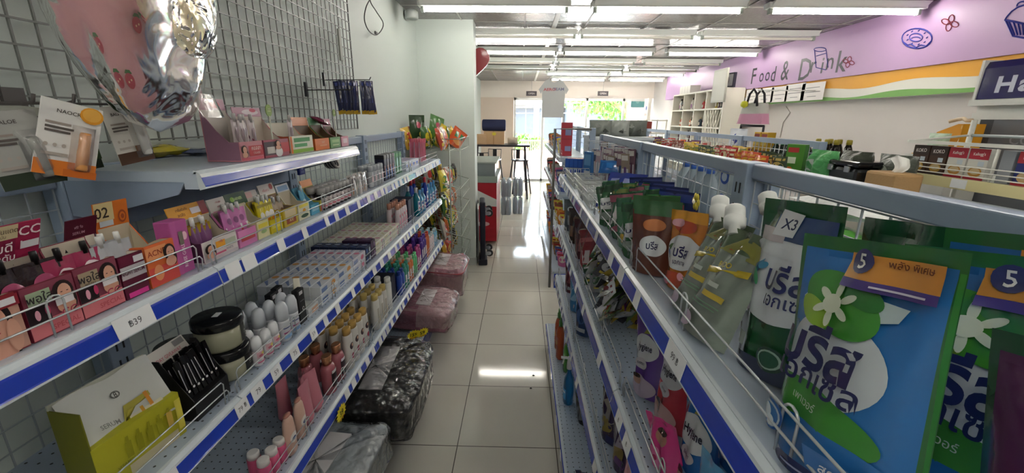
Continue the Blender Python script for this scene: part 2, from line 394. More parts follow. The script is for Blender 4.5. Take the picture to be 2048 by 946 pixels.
for s_, px, py, h, sx in (('F', 1508, 152, 27, 1.0), ('o', 1523, 155, 16, .9), ('o', 1535, 153, 16, .9), ('d', 1547, 148, 26, .9), ('&', 1571, 141, 34, .8), ('D', 1611, 138, 38, .95), ('r', 1627, 134, 19, 1.0), ('i', 1645, 131, 27, 1.1), ('n', 1660, 127, 20, 1.1), ('k', 1685, 122, 38, 1.05)):
    ftext(s_, px, py, h*1.12, ink, sx)
part('lettering', lt, part_f, 'dark thin lettering Food & Drink')
dr = MB(); blue = M('3a3f9a', .5); red = M('9a4a5a', .5)
def stroke(pts, r, m):                          # hand-drawn line on the fascia, px coordinates
    P = []
    for px, py in pts: p = at(px, py, X=fx-.002); P.append((fx-.002, p.y, p.z))
    dr.tube(P, r, m, 4)
def oval(cx, cy, rx, ry, a0=0, a1=6.3, n=22, rot=0): return [(cx+rx*cos(a0+(a1-a0)*i/n)*cos(rot)-ry*sin(a0+(a1-a0)*i/n)*sin(rot), cy+rx*cos(a0+(a1-a0)*i/n)*sin(rot)+ry*sin(a0+(a1-a0)*i/n)*cos(rot)) for i in range(n+1)]
stroke(oval(1834, 77, 30, 20), .006, blue); stroke(oval(1832, 75, 13, 8), .005, blue); stroke(oval(1832, 78, 9, 4, 3.3, 6.1), .004, blue)
stroke([(1806, 84), (1815, 90), (1822, 88), (1832, 95), (1842, 90), (1852, 92), (1862, 82)], .005, blue)
for a in range(9): x = 1834+20*cos(a*.7); y = 76+14*sin(a*.7); stroke([(x-1.5, y), (x+1.5, y-2)], .005, blue)
for cx, cy, r in ((1900, 46, 9), (1697, 124, 6)):
    for a in (0.3, 1.87, 3.44, 5.0): stroke(oval(cx+r*cos(a), cy+r*.9*sin(a), r*.95, r*.6, rot=a), .004, red)
stroke([(2010, 40), (2014, 33), (2024, 22), (2036, 14), (2048, 10), (2060, 14)], .006, blue); stroke(oval(2046, 12, 12, 9, 3.1, 6.3), .005, blue)
stroke([(2010, 40), (2022, 42), (2032, 44), (2048, 48)], .006, blue); stroke([(2012, 42), (2026, 72), (2048, 76)], .006, blue)
for i in range(4): stroke([(2018+i*9, 43+i), (2029+i*6, 70)], .005, blue)
stroke(oval(1640, 99, 12, 4), .004, blue); stroke([(1629, 100), (1632, 135), (1652, 140)], .004, blue); stroke([(1652, 99), (1656, 135)], .004, blue); stroke([(1633, 112), (1653, 106)], .004, blue)
part('drawings', dr, part_f, 'blue hand-drawn doughnut, cupcake and can with red flowers')
# white price notices taped along the band
for i, (px0, px1, py0, py1) in enumerate(((1494, 1512, 180, 205), (1516, 1544, 178, 204), (1545, 1572, 175, 203), (1574, 1606, 170, 201), (1606, 1645, 168, 199))):
    a = at(px0, py0, X=fx-.004); b = at(px1, py1, X=fx-.004)
    p = MB(); p.bb((fx-.006, b.y, b.z), (fx-.003, a.y, a.z), M('eae6e2', .6))
    W_, H_ = a.y-b.y, a.z-b.z
    p.art(plane((fx-.0065, a.y, b.z), (0, -1, 0), (0, 0, 1), W_, H_), [('r', .2, .7, .8, .74, '8a8a8a'), ('r', .15, .45, .85, .49, '8a8a8a'), ('r', .3, .2, .7, .24, '9a9a9a')], W_, H_)
    solo('paper_notice', p, 'white paper notice taped on the wavy band, %s from the bookcase end' % ('first', 'second', 'third', 'fourth', 'fifth')[i], 'notice', group='paper notices')
# ================================================================== shelving
m_steel = M('94a5bb', .35, bump=.0); m_deck = M('a9b7c8', .3, holes=.026); m_deckp = M('b3c0cf', .3); m_dark = M('1c2026', .5)
m_blue = M('2440b4', .16, coat=.3); m_lip = M('cfd9e0', .25); m_wire = M('c9cfd2', .25, metal=.35); m_grid = M('aab4bb', .35); m_tag = M('e8ebee', .5)
def wire_panel(mb, X, y0, y1, z0, z1, cell=.05, r=.0013, m=None):
    m = m or m_grid
    n = int((y1-y0)/cell); k = int((z1-z0)/cell)
    for i in range(n+1): y = y0+(y1-y0)*i/n; mb.box((X, y, (z0+z1)/2), (2*r, 2*r, z1-z0), m)
    for j in range(k+1): z = z0+(z1-z0)*j/k; mb.box((X+2*r, (y0+y1)/2, z), (2*r, y1-y0, 2*r), m)
def post(X, y, h, s):                            # slotted upright; s = +1 when its slots face +X
    y += .03
    p = MB(); p.box((X, y, h/2), (.05, .058, h), m_steel, bev=.003)
    z = .3
    while z < h-.03:
        for dy in (-.009, .009): p.box((X+s*.0256, y+dy, z), (.0012, .004, .024), m_dark)
        z += .05
    return p
def guard(x, y0, y1, z, s):                       # wire fence along the shelf front; s = direction of the aisle
    g = MB(); r = .0017
    for dz, ins in ((.058, .012), (.030, 0)):
        P = [(x, y0+ins+.004, z-.002), (x, y0+ins, z+dz-.008), (x, y0+ins+.006, z+dz), (x, y1-ins-.006, z+dz), (x, y1-ins, z+dz-.008), (x, y1-ins-.004, z-.002)]
        g.tube(P, r, m_wire, 5)
    n = 3
    for i in range(1, n):
        y = y0+(y1-y0)*i/n
        P = [(x-s*.006, y-.012, z-.002), (x-s*.006, y-.012, z+.05)]+[(x-s*.006, y-.012*cos(a), z+.05+.012*sin(a)) for a in (.5, 1, 1.57, 2.1, 2.6)]+[(x-s*.006, y+.012, z+.05), (x-s*.006, y+.012, z-.002)]
        g.tube(P, r, m_wire, 5)
    return g
def shelf(bay, xb, xf, y0, y1, z, s, tags=(), wires=True, holes=True, lip=.012, strip=.040, pos=''):
    """deck from xb (back) to xf (front edge), price strip on the front; s = +1 when the front looks to +X"""
    d = MB(); t = .022
    d.bb((xb, y0+.002, z-t), (xf, y1-.002, z), m_deck if holes else m_deckp)
    d.bb((xf-s*.03, y0+.002, z-min(.045, strip+.004)), (xf, y1-.002, z-t), m_deckp)
    d.bb((xf-s*.006, y0+.002, z-.004), (xf, y1-.002, z+.003), m_lip)
    for y in (y0+.006, y1-.006):                    # bracket plates under both ends
        d.prism([(xb, z-t), (xb, z-.10), (xb+s*.04, z-.105), (xf-s*.05, z-.05), (xf-s*.03, z-t)], y-.002, y+.002, m_steel, 'y')
    o = part('shelf', d, bay)
    st = MB(); h = strip
    st.prism([(xf, z+.001), (xf+s*.008, z-.004), (xf+s*.016, z-h-.002), (xf+s*.002, z-h-.006), (xf, z-h)], y0+.002, y1-.002, m_lip, 'y')
    st.prism([(xf+s*.0086, z-.008), (xf+s*.0105, z-.013), (xf+s*.0150, z-h+.004), (xf+s*.0164, z-h+.002), (xf+s*.0156, z-h+.002), (xf+s*.0078, z-.008)], y0+.002, y1-.002, m_blue, 'y')
    part('price_rail', st, o, 'white rail with a glossy blue insert')
    for tg in tags:
        y, wd = tg[0], tg[1]; txt = tg[2] if len(tg) > 2 else ''
        if not (y0 < y < y1): continue
        if s > 0: S = plane((xf+s*.0095, y-wd/2, z-h+.001), (0, 1, 0), (-.0065*s, 0, h-.007), wd, h-.004)
        else: S = plane((xf+s*.0095+s*.008, y+wd/2, z-h+.001), (0, -1, 0), (-.0065*s, 0, h-.007), wd, h-.004)
        if s > 0: S = plane((xf+s*.0175, y-wd/2, z-h+.001), (0, 1, 0), (-.0065*s, 0, h-.007), wd, h-.004)
        p = MB(); hh = .003
        a = [S(0, 0, 0), S(1, 0, 0), S(1, 1, 0), S(0, 1, 0)]; b = [S(0, 0, -.0008), S(1, 0, -.0008), S(1, 1, -.0008), S(0, 1, -.0008)]
        p.add(a+b, [(0, 1, 2, 3), (7, 6, 5, 4), (0, 4, 5, 1), (1, 5, 6, 2), (2, 6, 7, 3), (3, 7, 4, 0)], m_tag)
        if txt: p.art(S, [('t', txt, .5, .5, .38, 0, 1, .0, '55585e')], wd, h-.004, off=.0003)
        part('price_label', p, o)
    if wires: part('wire_guard', guard(xf-s*.012, y0+.012, y1-.012, z+.002, s), o)
    return o
def tags(seed, n, y0, y1, w_=.045, txt=''):
    r = random.Random(seed); out = []; y = y0+.06
    while y < y1-.05: out.append((y, w_*r.uniform(.8, 1.15), txt)); y += n*r.uniform(.6, 1.4)
    return out
LB = [-.02, .88, 1.78, 2.68, 3.58]                 # left run: bay joints
ZL = [1.27, .93, .56]
sX, fX, bX = -.985, -.69, -.635
mats_p = {}
for i in range(4):
    y0, y1 = LB[i], LB[i+1]
    nm = ('nearest bay, under the hanging lip balm cards', 'second bay, with the extra top shelf', 'third bay, with toothpaste and shampoo', 'farthest bay, beside the wire basket rack')[i]
    bay = thing('shelving_bay', 'blue-grey steel wall shelving, %s' % nm, 'shelving', (0, 0, 0), group='left wall shelving bays')
    part('post', post(-1.012, y0, 1.49, 1), bay)
    if i == 3: part('post', post(-1.012, y1, 1.49, 1), bay)
    g = MB(); wire_panel(g, -1.005, y0+.065, y1-.005, .2, 1.45, .05); part('mesh_panel', g, bay)
    g = MB(); g.bb((-1.03, y0+.062, 1.445), (-.995, y1-.002, 1.485), m_steel, bev=.003); part('bottom_rail', MB().bb((-1.03, y0+.062, .12), (-1.0, y1-.002, .2), m_steel), bay)
    if i == 1: part('back_panel', MB().bb((-1.0, y0+.062, 1.335), (-.99, y1-.002, 1.445), m_steel), bay)
    part('top_rail', g, bay)
    tg2 = {0: [(.66, .075, '฿39')], 1: [(.925, .05), (.985, .05), (1.13, .035), (1.265, .03), (1.42, .028), (1.5, .03), (1.60, .035), (1.72, .03)], 2: tags(3, .09, y0, y1), 3: tags(4, .08, y0, y1, .06)}[i]
    tg3 = {0: [(.64, .06, '฿25'), (.87, .045, '79 ฿')], 1: [(.935, .05, '79'), (1.02, .045, '59'), (1.12, .045, '75'), (1.24, .04, '59'), (1.33, .03), (1.43, .035), (1.58, .03), (1.68, .04)], 2: tags(5, .09, y0, y1), 3: tags(6, .08, y0, y1, .06)}[i]
    tg4 = {0: [], 1: [(1.0, .05, '89 ฿'), (1.43, .04), (1.5, .04), (1.57, .035), (1.66, .04), (1.74, .04)], 2: tags(7, .085, y0, y1), 3: tags(8, .09, y0, y1, .06)}[i]
    shelf(bay, sX, fX, y0, y1, 1.27, 1, tg2, holes=False); shelf(bay, sX, fX, y0, y1, .93, 1, tg3); shelf(bay, sX, fX, y0, y1, .56, 1, tg4)
    b = MB(); b.bb((sX, y0+.002, .148), (bX, y1-.002, .17), m_deck); b.bb((sX, y0+.002, 0), (bX-.035, y1-.002, .148), M('5a6674', .5))
    b.bb((bX-.012, y0+.002, .07), (bX, y1-.002, .172), m_lip); b.bb((bX, y0+.002, .075), (bX+.004, y1-.002, .162), m_blue)
    part('base_shelf', b, bay)
    if i == 1: shelf(bay, sX, fX, y0, y1-.002, 1.484, 1, (), wires=False, holes=False, strip=.033)
# right island run (two-sided), bay joints
RB = [.07, .97, 1.87, 2.78]
rX, rF, rBs, rO = .50, .265, .205, .58
for i in range(3):
    y0, y1 = RB[i], RB[i+1]
    nm = ('nearest bay, holding the large blue detergent pouches', 'middle bay, holding green pouches and sachets', 'farthest bay, holding pens and cards')[i]
    bay = thing('shelving_bay', 'blue-grey two-sided island shelving, %s' % nm, 'shelving', group='right island shelving bays')
    p = post(.54, y1, 1.51, -1); p.box((.57, y1, .755), (.02, .05, 1.5), m_steel); part('post', p, bay)
    if i == 0: part('post', post(.54, y0, 1.51, -1), bay)
    g = MB(); wire_panel(g, .535, y0+.065, y1-.005, .2, 1.47, .05); part('mesh_panel', g, bay)
    g = MB(); g.bb((.525, y0+.062, 1.475), (.555, y1-.002, 1.508), m_steel, bev=.003); part('bottom_rail', MB().bb((.525, y0+.062, .12), (.555, y1-.002, .2), m_steel), bay); part('top_rail', g, bay)
    tR = {0: [(.60, .075, '99 ฿'), (.83, .035)], 1: [(.98, .05), (1.10, .05), (1.33, .04), (1.52, .035), (1.7, .04)], 2: tags(12, .1, y0, y1, .05)}[i]
    tS = {0: [(.80, .05, '฿'), (.88, .05, '฿')], 1: [(1.15, .045), (1.5, .04), (1.72, .04)], 2: tags(13, .11, y0, y1, .05)}[i]
    tT = {0: [(.82, .045)], 1: [(1.1, .045), (1.55, .045), (1.75, .03)], 2: tags(14, .11, y0, y1, .05)}[i]
    shelf(bay, rX, rF, y0, y1, 1.255, -1, tR, holes=False); shelf(bay, rX, rF, y0, y1, .91, -1, tS); shelf(bay, rX, rF, y0, y1, .55, -1, tT)
    if i < 2 or True:
        b = MB(); b.bb((rX, y0+.002, .148), (rBs, y1-.002, .17), m_deck); b.bb((rX, y0+.002, 0), (rBs+.04, y1-.002, .148), M('5a6674', .5))
        b.bb((rBs, y0+.002, .10), (rBs+.012, y1-.002, .172), m_lip); b.bb((rBs-.004, y0+.002, .11), (rBs, y1-.002, .166), m_blue)
        for q in range(4): yy = y0+.12+q*.23; b.bb((rBs-.0055, yy, .12), (rBs-.004, yy+.03, .158), m_tag)
        part('base_shelf', b, bay)
    for z in (1.22, .85, .5): # the other side of the island
        d = MB(); d.bb((rO, y0+.002, z-.03), (rO+.30, y1-.002, z), m_deckp); d.bb((rO+.30, y0+.002, z-.035), (rO+.312, y1-.002, z+.004), m_lip); part('rear_shelf', d, bay)
# island further down the aisle (its near end stands free)
FB = [3.86, 4.76, 5.66, 6.3]
for i in range(3):
    y0, y1 = FB[i], FB[i+1]
    bay = thing('shelving_bay', 'steel island shelving further down the aisle, %s' % ('bay at its near end', 'bay in its middle', 'bay nearest the shopfront')[i], 'shelving', group='far island shelving bays')
    part('post', post(.64, y0, 1.53, -1), bay)
    if i == 2: part('post', post(.64, y1, 1.53, -1), bay)
    g = MB(); wire_panel(g, .64, y0+.065, y1-.005, .2, 1.47, .05, .0016); part('mesh_panel', g, bay)
    g = MB(); g.bb((.625, y0+.062, 1.49), (.655, y1-.002, 1.525), m_steel); part('top_rail', g, bay)
    for z in (1.27, .93, .56): shelf(bay, .62, .36, y0, y1, z, -1, tags(20+i, .16, y0, y1, .05), holes=False)
    b = MB(); b.bb((.62, y0+.002, .148), (.33, y1-.002, .17), m_deckp); b.bb((.62, y0+.002, 0), (.345, y1-.002, .148), m_blue); part('base_shelf', b, bay)
# ------------------------------------------------------------------ wire wall grid above the left shelving
g = MB(); mg = M('6f7370', .4); X = -1.025
for i in range(56): y = -.05+.05*i; g.box((X, y, 2.015), (.004, .004, .97), mg)
for j in range(20): z = 1.535+.05*j; g.box((X+.004, 1.325, z), (.004, 2.75, .004), mg)
for a, b in (((X, -.05, 1.53), (X, -.05, 2.5)), ((X, 2.70, 1.53), (X, 2.70, 2.5)), ((X, -.05, 2.5), (X, 2.7, 2.5))): g.bar(a, b, .004, mg)
solo('wall_grid_panel', g, 'grey wire grid panel fixed to the wall above the left shelves', 'wire grid')
# ================================================================== goods: generic builders
def hsh(a, b=0): return (sin(a*12.9898+b*78.233)*43758.5453) % 1
def wob(x, z, sd, f=1): return sin(x*41*f+sd*1.7+sin(z*23*f+sd))*.5+sin(z*57*f-x*31*f+sd*2.3)*.5
def pouch(w, h, d, m, art=(), mf=None, sd=1, cr=.0022, ts=.07, fold=0, back=None, nu=12, nv=16, step=None, slim=.05, pillow=False, mk=film, tilt_top=0):
    """stand-up pouch (or pillow bag), origin under its middle, printed face towards -Y"""
    b = MB()
    def prof(u, v):
        t = min(1, abs(2*u-1)/.95); B = max(0, 1-t**2.4)**.75
        if pillow:
            q = min(1, abs(2*v-1)/.9); P = max(0, 1-q**2.6)**.6
        else:
            q = min(1, v/(1-ts)); P = max(0, 1-q**2.0)**.9
        return B, P
    def pos(u, v, side):
        B, P = prof(u, v); x = (u-.5)*w*(1-slim*(P if not pillow else P)); z = v*h
        k = wob(x*3/w*.12, z*.5, sd, 1.2)*cr*(.3+B)*(1.2 if v > .1 else v*12)
        y = -side*d/2*B*P+k+fold*max(0, v-.8)**2*h*4+tilt_top*v*v
        return x, y, z
    S = lambda u, v, off: (lambda p: Vector((p[0], p[1]-off*1.6-.0002, p[2])))(pos(u, v, 1))
    b.grid(lambda u, v: pos(u, v, 1), nu, nv, m, True, mf)
    b.grid(lambda u, v: pos(1-u, v, -1), nu, nv, back or m, True, (lambda u, v: mf(1-u, v)) if mf and not back else None)
    if not pillow:
        o = len(b.v); P = [pos(i/nu, 0, 1) for i in range(nu+1)]+[pos(1-i/nu, 0, -1) for i in range(1, nu)]
        b.v.extend(P); b.f.append(tuple(reversed(range(o, o+len(P))))); b.m.append(0); b.s.append(False)
    if art: b.art(S, art, w, h, step or .03, mk)
    b.S = S
    return b
def cap_mb(x, z, r=.006, hh=.02, col='e6e8e6', y=0, rot=None):
    return MB().lathe([(r*.75, -.006), (r*.75, 0), (r, 0), (r*.96, hh*.92), (r*.8, hh)], plas(col), 12, (x, y, z), rot=rot)
def face(cu, cv, r, a, hair='2a1d1c', skin='d9a58c'):   # a woman's portrait as printed on the boxes; a = W/H
    return [('e', cu, cv, r*1.05, r*1.25*a, hair), ('e', cu+r*.55, cv-r*1.1*a, r*.6, r*1.2*a, hair), ('e', cu, cv-r*1.5*a, r*.95, r*.8*a, skin),
            ('e', cu+r*.05, cv-.1*r*a, r*.68, r*.98*a, skin), ('e', cu-r*.25, cv+.02*r, r*.12, r*.05*a, '3a2420'), ('e', cu+r*.32, cv+.02*r, r*.12, r*.05*a, '3a2420'), ('e', cu+r*.05, cv-r*.6*a, r*.16, r*.06*a, 'b0484e')]
def tray(w, dp, hf, hb, hh, col, inner, fart, hart, hcol=None, htilt=.25, hw=1.0, side=None):
    """open counter display carton: low front, sloping sides, tall back with a header card; front at y=0, towards -Y"""
    t = .0022; b = MB(); c = card(col); n = card(inner); sc = card(side or col)
    b.bb((-w/2, 0, 0), (w/2, dp, .003), c); b.bb((-w/2, 0, .003), (w/2, t, hf), c); b.bb((-w/2+t, t, .003), (w/2-t, t*1.4, hf-.001), n)
    b.bb((-w/2, dp-t, .003), (w/2, dp, hb), c); b.bb((-w/2+t, dp-t*1.4, .003), (w/2-t, dp-t, hb-.001), n)
    for s in (-1, 1):
        x0, x1 = (s*w/2, s*(w/2-t)); pr = [(t, .003), (dp-t, .003), (dp-t, hb*.96), (dp*.62, hb*.60), (dp*.3, hf*.98), (t, hf)]
        b.prism(pr, min(x0, x1), max(x0, x1), sc, 'x'); x2, x3 = s*(w/2-t), s*(w/2-t*1.4); b.prism([(y_+.0005, z_-.0006) for y_, z_ in pr], min(x2, x3), max(x2, x3), n, 'x')
    if fart: b.art(plane((-w/2, 0, .002), (1, 0, 0), (0, 0, 1), w, hf-.003), fart, w, hf-.003)
    root_parts = [('carton', b)]
    if hh:
        hd = MB(); W2 = w*hw; a = htilt
        o = Vector((-W2/2, dp-t, hb-.002)); uz = Vector((0, sin(a), cos(a)))
        q = [o, o+Vector((W2, 0, 0)), o+Vector((W2, 0, 0))+uz*hh, o+uz*hh]; nrm = Vector((0, cos(a), -sin(a)))*t
        hd.add(q+[p+nrm for p in q], [(0, 1, 2, 3), (7, 6, 5, 4), (0, 4, 5, 1), (1, 5, 6, 2), (2, 6, 7, 3), (3, 7, 4, 0)], card(hcol or col))
        if hart: hd.art(plane(o, (1, 0, 0), uz, W2, hh), hart, W2, hh)
        root_parts.append(('header_card', hd))
    return root_parts
def place(parts, name, label, cat, loc, rz, group=None, rot=None):
    if len(parts) == 1: return solo(name, parts[0][1], label, cat, loc, rz, group, rot)
    t = thing(name, label, cat, loc, rz, group, rot)
    for n, b in parts: part(n, b, t)
    return t
def carton(w, h, d, m, art=(), top=(), mk=card, side=None, bev=.0015, sart=()):
    b = MB().box((0, d/2, h/2), (w, d, h), m if not isinstance(m, str) else card(m), bev=bev)
    if art: b.art(plane((-w/2, 0, 0), (1, 0, 0), (0, 0, 1), w, h), art, w, h, mk=mk)
    if top: b.art(plane((-w/2, 0, h), (1, 0, 0), (0, 1, 0), w, d), top, w, d, mk=mk)
    if sart: # the end that faces local -X
        b.art(plane((-w/2, d, 0), (0, -1, 0), (0, 0, 1), d, h), sart, d, h, mk=mk)
    return b
def bottle(prof, body, cap, ci, seg=18, sy=1.0, lab=None, labm=None):
    """lathed bottle; prof (r, z); segments from index ci on get the cap material; returns parts"""
    b = MB(); b.lathe(prof[:ci+1], body, seg, sy=sy)
    c = MB(); c.lathe(prof[ci:], cap, seg, sy=sy)
    if lab:                                          # label wrapped on the front half
        r, z0, z1, items = lab
        def S(u, v, off):
            a = -pi/2+(u-.5)*2.0; return Vector(((r+.0005+off)*cos(a), (r+.0005+off)*sin(a)*sy, z0+(z1-z0)*v))
        b.art(S, items, r*2.0, z1-z0, step=.008, mk=labm or card)
    return [('body', b), ('cap', c)]
LZ = {1: 1.501, 2: 1.271, 3: .931, 4: .561, 0: .171}
RZ = {1: 1.256, 2: .911, 3: .551, 0: .171}
# ================================================================== left shelf, second level: display cartons
def dispL(px0, px1, lab, cat='display box', X=-.718, z=LZ[2], dp=.11, hf=.075, hb=.12, hh=.045, col='ffffff', inner='cfc6b8', fart=(), hart=(), hcol=None, group=None, name='display_carton', rz=0, **k):
    y0, y1 = yat(px0, X, z), yat(px1, X, z)
    if px0 > 400: hf *= .8; hb *= .76; hh *= .9; dp = .062
    elif dp == .11: dp = .085 if px0 > 180 else .045; hb *= .95
    return place(tray(y1-y0-.002, dp, hf, hb, hh, col, inner, fart, hart, hcol, **k), name, lab, cat, (X, (y0+y1)/2, z), R90+rz, group), (y0+y1)/2, y1-y0
def sachetmb(w, h, col, art=(), cap='e6e8e6', sd=1, d=.014, cr_=.004, capx=0, mf=None):
    ps = [('sachet', pouch(w, h, d, film(col), art, mf=mf, sd=sd, cr=.0012, nu=8, nv=8))]
    if cap: ps.append(('cap', cap_mb(capx, h, cr_*1.2, .016, cap)))
    return ps
def fillL(parts, name, lab, cat, yc, n, sp, X, z, group, lean=.12, jit=.02):
    first = None; X = max(X, -.742 if yc < .8 else -.752)
    for i in range(n):
        y = yc+(i-(n-1)/2)*sp; xx = X-.012*(i % 2); r = (-lean*hsh(i, 3)-.05, 0, R90+jit*(hsh(i, 9)-.5)*8)
        if first is None: first = place(parts, name, lab, cat, (xx, y, z+.0042), 0, group, rot=r)
        else: dup(first, (xx, y, z+.0042), rot=r)
    return first
PINKF = [('r', 0, 0, 1, .34, 'e8848a'), ('r', 0, .34, 1, .62, '3a2428'), ('e', .16, .47, .06, .1, 'e9b9c4'), ('e', .42, .5, .06, .1, 'b8325a'), ('e', .66, .5, .06, .1, 'e3c9d0'), ('t', 'CC', .78, .42, .18, 'b8325a')]
def ccfront(seed):
    f = [('r', 0, 0, 1, 1, '8b4456'), ('r', 0, 0, 1, .32, 'dd7f86'), ('r', .0, .30, .42, .62, '2b2024')]+face(.74, .72, .2, .9)+[('r', .04, .62, .48, .9, '9cae90' if seed else 'a8977c'), ('t', 'พอใส', .27, .78, .18, '2a2226'), ('t', 'พร้อม', .25, .66, .08, '4a3a30'),
         ('e', .14, .46, .05, .1, 'e6a4b8'), ('e', .33, .5, .05, .1, 'c83c6a'), ('t', 'CC', .72, .34, .15, 'b03458', 0, 1), ('r', .5, .5, .86, .66, 'e2dfe2'), ('t', 'SPECIAL', .6, .15, .1, 'c45660')]
    return f
HCC = [('r', 0, 0, .55, .62, '8c1f44'), ('r', 0, .62, .58, 1, 'd2c39a'), ('t', 'ครีมกันแดด', .28, .86, .14, '5d4a3a', 0, .9, 0), ('t', 'ไม่มัน', .28, .72, .1, '5d4a3a', 0, .9, 0), ('t', 'CC', .78, .78, .26, 'f2dfe4'), ('t', 'ขายดี 1', .3, .42, .26, 'efe3e6', 0, 1), ('t', 'อันดับ', .3, .14, .2, 'efe3e6', 0, 1), ('r', .62, .3, .95, .5, 'd9d9de')]
# leftmost: red CC box with a baby portrait, cut by the frame
dispL(-95, 64, 'red CC display box with a hand-on-cheek portrait, leftmost on the second shelf', hf=.085, hb=.13, hh=.06, htilt=-.35, col='8c2a34', hcol='9a2438', inner='b3a595',
      fart=[('r', 0, 0, 1, .8, 'c99b88')]+face(.6, .62, .26, 1.3, '1f1718', 'dba48e')+[('e', .82, .3, .1, .3, 'd8a58f'), ('r', 0, .8, 1, 1, '8c2430'), ('r', .5, .84, .95, .96, 'dcdce0'), ('e', .3, .2, .2, .18, 'b98272')],
      hart=[('t', 'CC', .75, .62, .34, 'f2dfe4'), ('t', 'CREAM', .75, .3, .12, 'e9c5cc'), ('t', 'SPEED WHITE', .72, .14, .1, 'e9c5cc', 0, .8)])
_, yc, wd = dispL(68, 170, 'dark red CC display box with green panel and woman portrait, beside the baby box', hf=.085, hb=.125, hh=.06, htilt=-.35, col='7a2438', inner='a99f93', fart=ccfront(1), hart=HCC, hcol='a3264f')
fillL(sachetmb(.062, .105, '2a1f22', [('e', .5, .6, .3, .2, 'b3557a'), ('e', .3, .35, .12, .08, 'e8e8e8'), ('e', .6, .3, .1, .06, 'e8e8e8')], cap='1c1c1e', sd=3), 'cream_sachet', 'black and pink cow-spot cream sachet with black cap in the green CC box', 'sachet', yc, 3, .022, -.755, LZ[2], 'black capped sachets in the green CC box')
_, yc, wd = dispL(170, 252, 'dark red CC display box with tan panel, second with a woman portrait', hf=.088, hb=.13, hh=0, col='7a2438', inner='c9bfae', fart=ccfront(0))
fillL(sachetmb(.058, .10, 'a03258', [('e', .5, .65, .3, .16, 'e7d9df'), ('e', .35, .3, .16, .1, '1e1e1e'), ('e', .65, .25, .12, .08, 'f0f0f0')], cap='1c1c1e', sd=5), 'cream_sachet', 'crimson cow-spot cream sachet with black cap in the tan CC box', 'sachet', yc, 3, .021, -.75, LZ[2], 'crimson sachets in the tan CC box')
_, yc, wd = dispL(254, 303, 'maroon display box with silver stripes and a dark header, under the 02 card', hf=.082, hb=.12, hh=.038, htilt=-.3, col='5c1430', hcol='551028', inner='d7d0c2', hw=1.1,
      fart=[('r', 0, .45, 1, .75, 'b9b4b8'), ('r', 0, .78, .8, 1, '6a1838'), ('r', .1, 0, .9, .12, 'e0409a'), ('t', 'NIGHT SERUM', .45, .6, .1, '5c1430', 0, .7), ('r', .55, .8, .95, .95, 'dcdce0')], hart=[('t', 'ฟรี! ซื้อ', .4, .6, .16, 'c9a0b0', 0, .8), ('t', 'SERUM', .4, .3, .14, 'c9a0b0')])
fillL(sachetmb(.045, .1, 'b8bcc2', [('r', .1, .1, .9, .3, '8a3a5a')], sd=6), 'serum_sachet', 'silver serum sachet with white screw cap in the maroon box', 'sachet', yc, 3, .017, -.75, LZ[2], 'silver sachets in the maroon box')
_, yc, wd = dispL(305, 362, 'orange display box with a 02 header card and woman portrait', hf=.085, hb=.125, hh=.05, htilt=-.1, col='e0703a', hcol='e07a2c', inner='bdb39c',
      fart=[('r', 0, 0, 1, .45, 'd9534a'), ('r', .0, .6, .7, .95, 'e59a66'), ('t', 'ACNE', .35, .8, .14, '9a3a1c'), ('e', .3, .3, .16, .2, 'f0a070')]+face(.76, .72, .2, .8), hart=[('r', 0, .3, .55, 1, 'd9c690'), ('t', '02', .2, .62, .42, '3a3228'), ('r', .1, .08, .5, .3, 'c8d0d6'), ('e', .78, .35, .13, .26, 'a8502a'), ('e', .78, .35, .09, .18, 'e07a2c'), ('e', .78, .35, .05, .1, 'a8502a')])
c = carton(.045, .115, .035, 'b85a9a', [('r', 0, .0, .3, 1, 'c060a0'), ('t', 'ROSE GOLD', .5, .35, .08, 'f0e0ea', R90, .8), ('e', .7, .7, .15, .08, 'e9c0cc'), ('r', .35, .55, .6, .8, '7a7468')])
solo('cosmetic_box', c, 'magenta cosmetics box standing between the orange and the yellow-topped display', 'box', (-.722, yat(376, -.722, LZ[2]), LZ[2]), R90)
WOM = [('r', 0, 0, 1, .15, 'c6bcc2'), ('r', .35, .5, .62, .85, 'e8a028'), ('t', 'เซรั่ม', .5, .82, .14, 'a04070'), ('r', .62, .42, .95, .8, 'b5bba8'), ('t', 'WHITE', .72, .3, .12, '7a6a80'), ('r', .3, .2, .6, .3, 'c86080')]+face(.16, .62, .13, 1.6)
_, yc, wd = dispL(411, 478, 'purple display box with yellow-orange header and woman portrait, first in the second bay', hf=.062, hb=.125, hh=.04, col='dcd5d2', hcol='e0a02c', side='4a2440', inner='b8ad98', fart=WOM, hart=[('t', 'เซรั่มตัวดัง', .35, .75, .2, '6a3a1c'), ('t', 'ลดสิว', .3, .4, .2, '6a3a1c'), ('r', .55, .3, .8, .7, 'e3dde0'), ('r', .8, .1, 1, 1, '8a2030')])
fillL(sachetmb(.04, .078, '7a4a78', [('r', 0, .75, 1, 1, 'a88a20')], sd=8), 'serum_sachet', 'purple and gold sachet with white cap in the yellow-headed display', 'sachet', yc, 4, .016, -.76, LZ[2], 'purple and gold sachets')
_, yc, wd = dispL(481, 516, 'pink serum display box with a white lettered header card', hf=.055, hb=.12, hh=.04, col='d884b8', hcol='e6e2dc', inner='c2b9a6', fart=[('r', .1, .3, .9, .6, 'c64a50')], hart=[('t', 'เซรั่มกู้ผิว', .5, .7, .18, 'c05060'), ('t', 'หน้าใส', .5, .4, .16, 'c05060'), ('r', .1, .05, .9, .12, 'c8a0a8')])
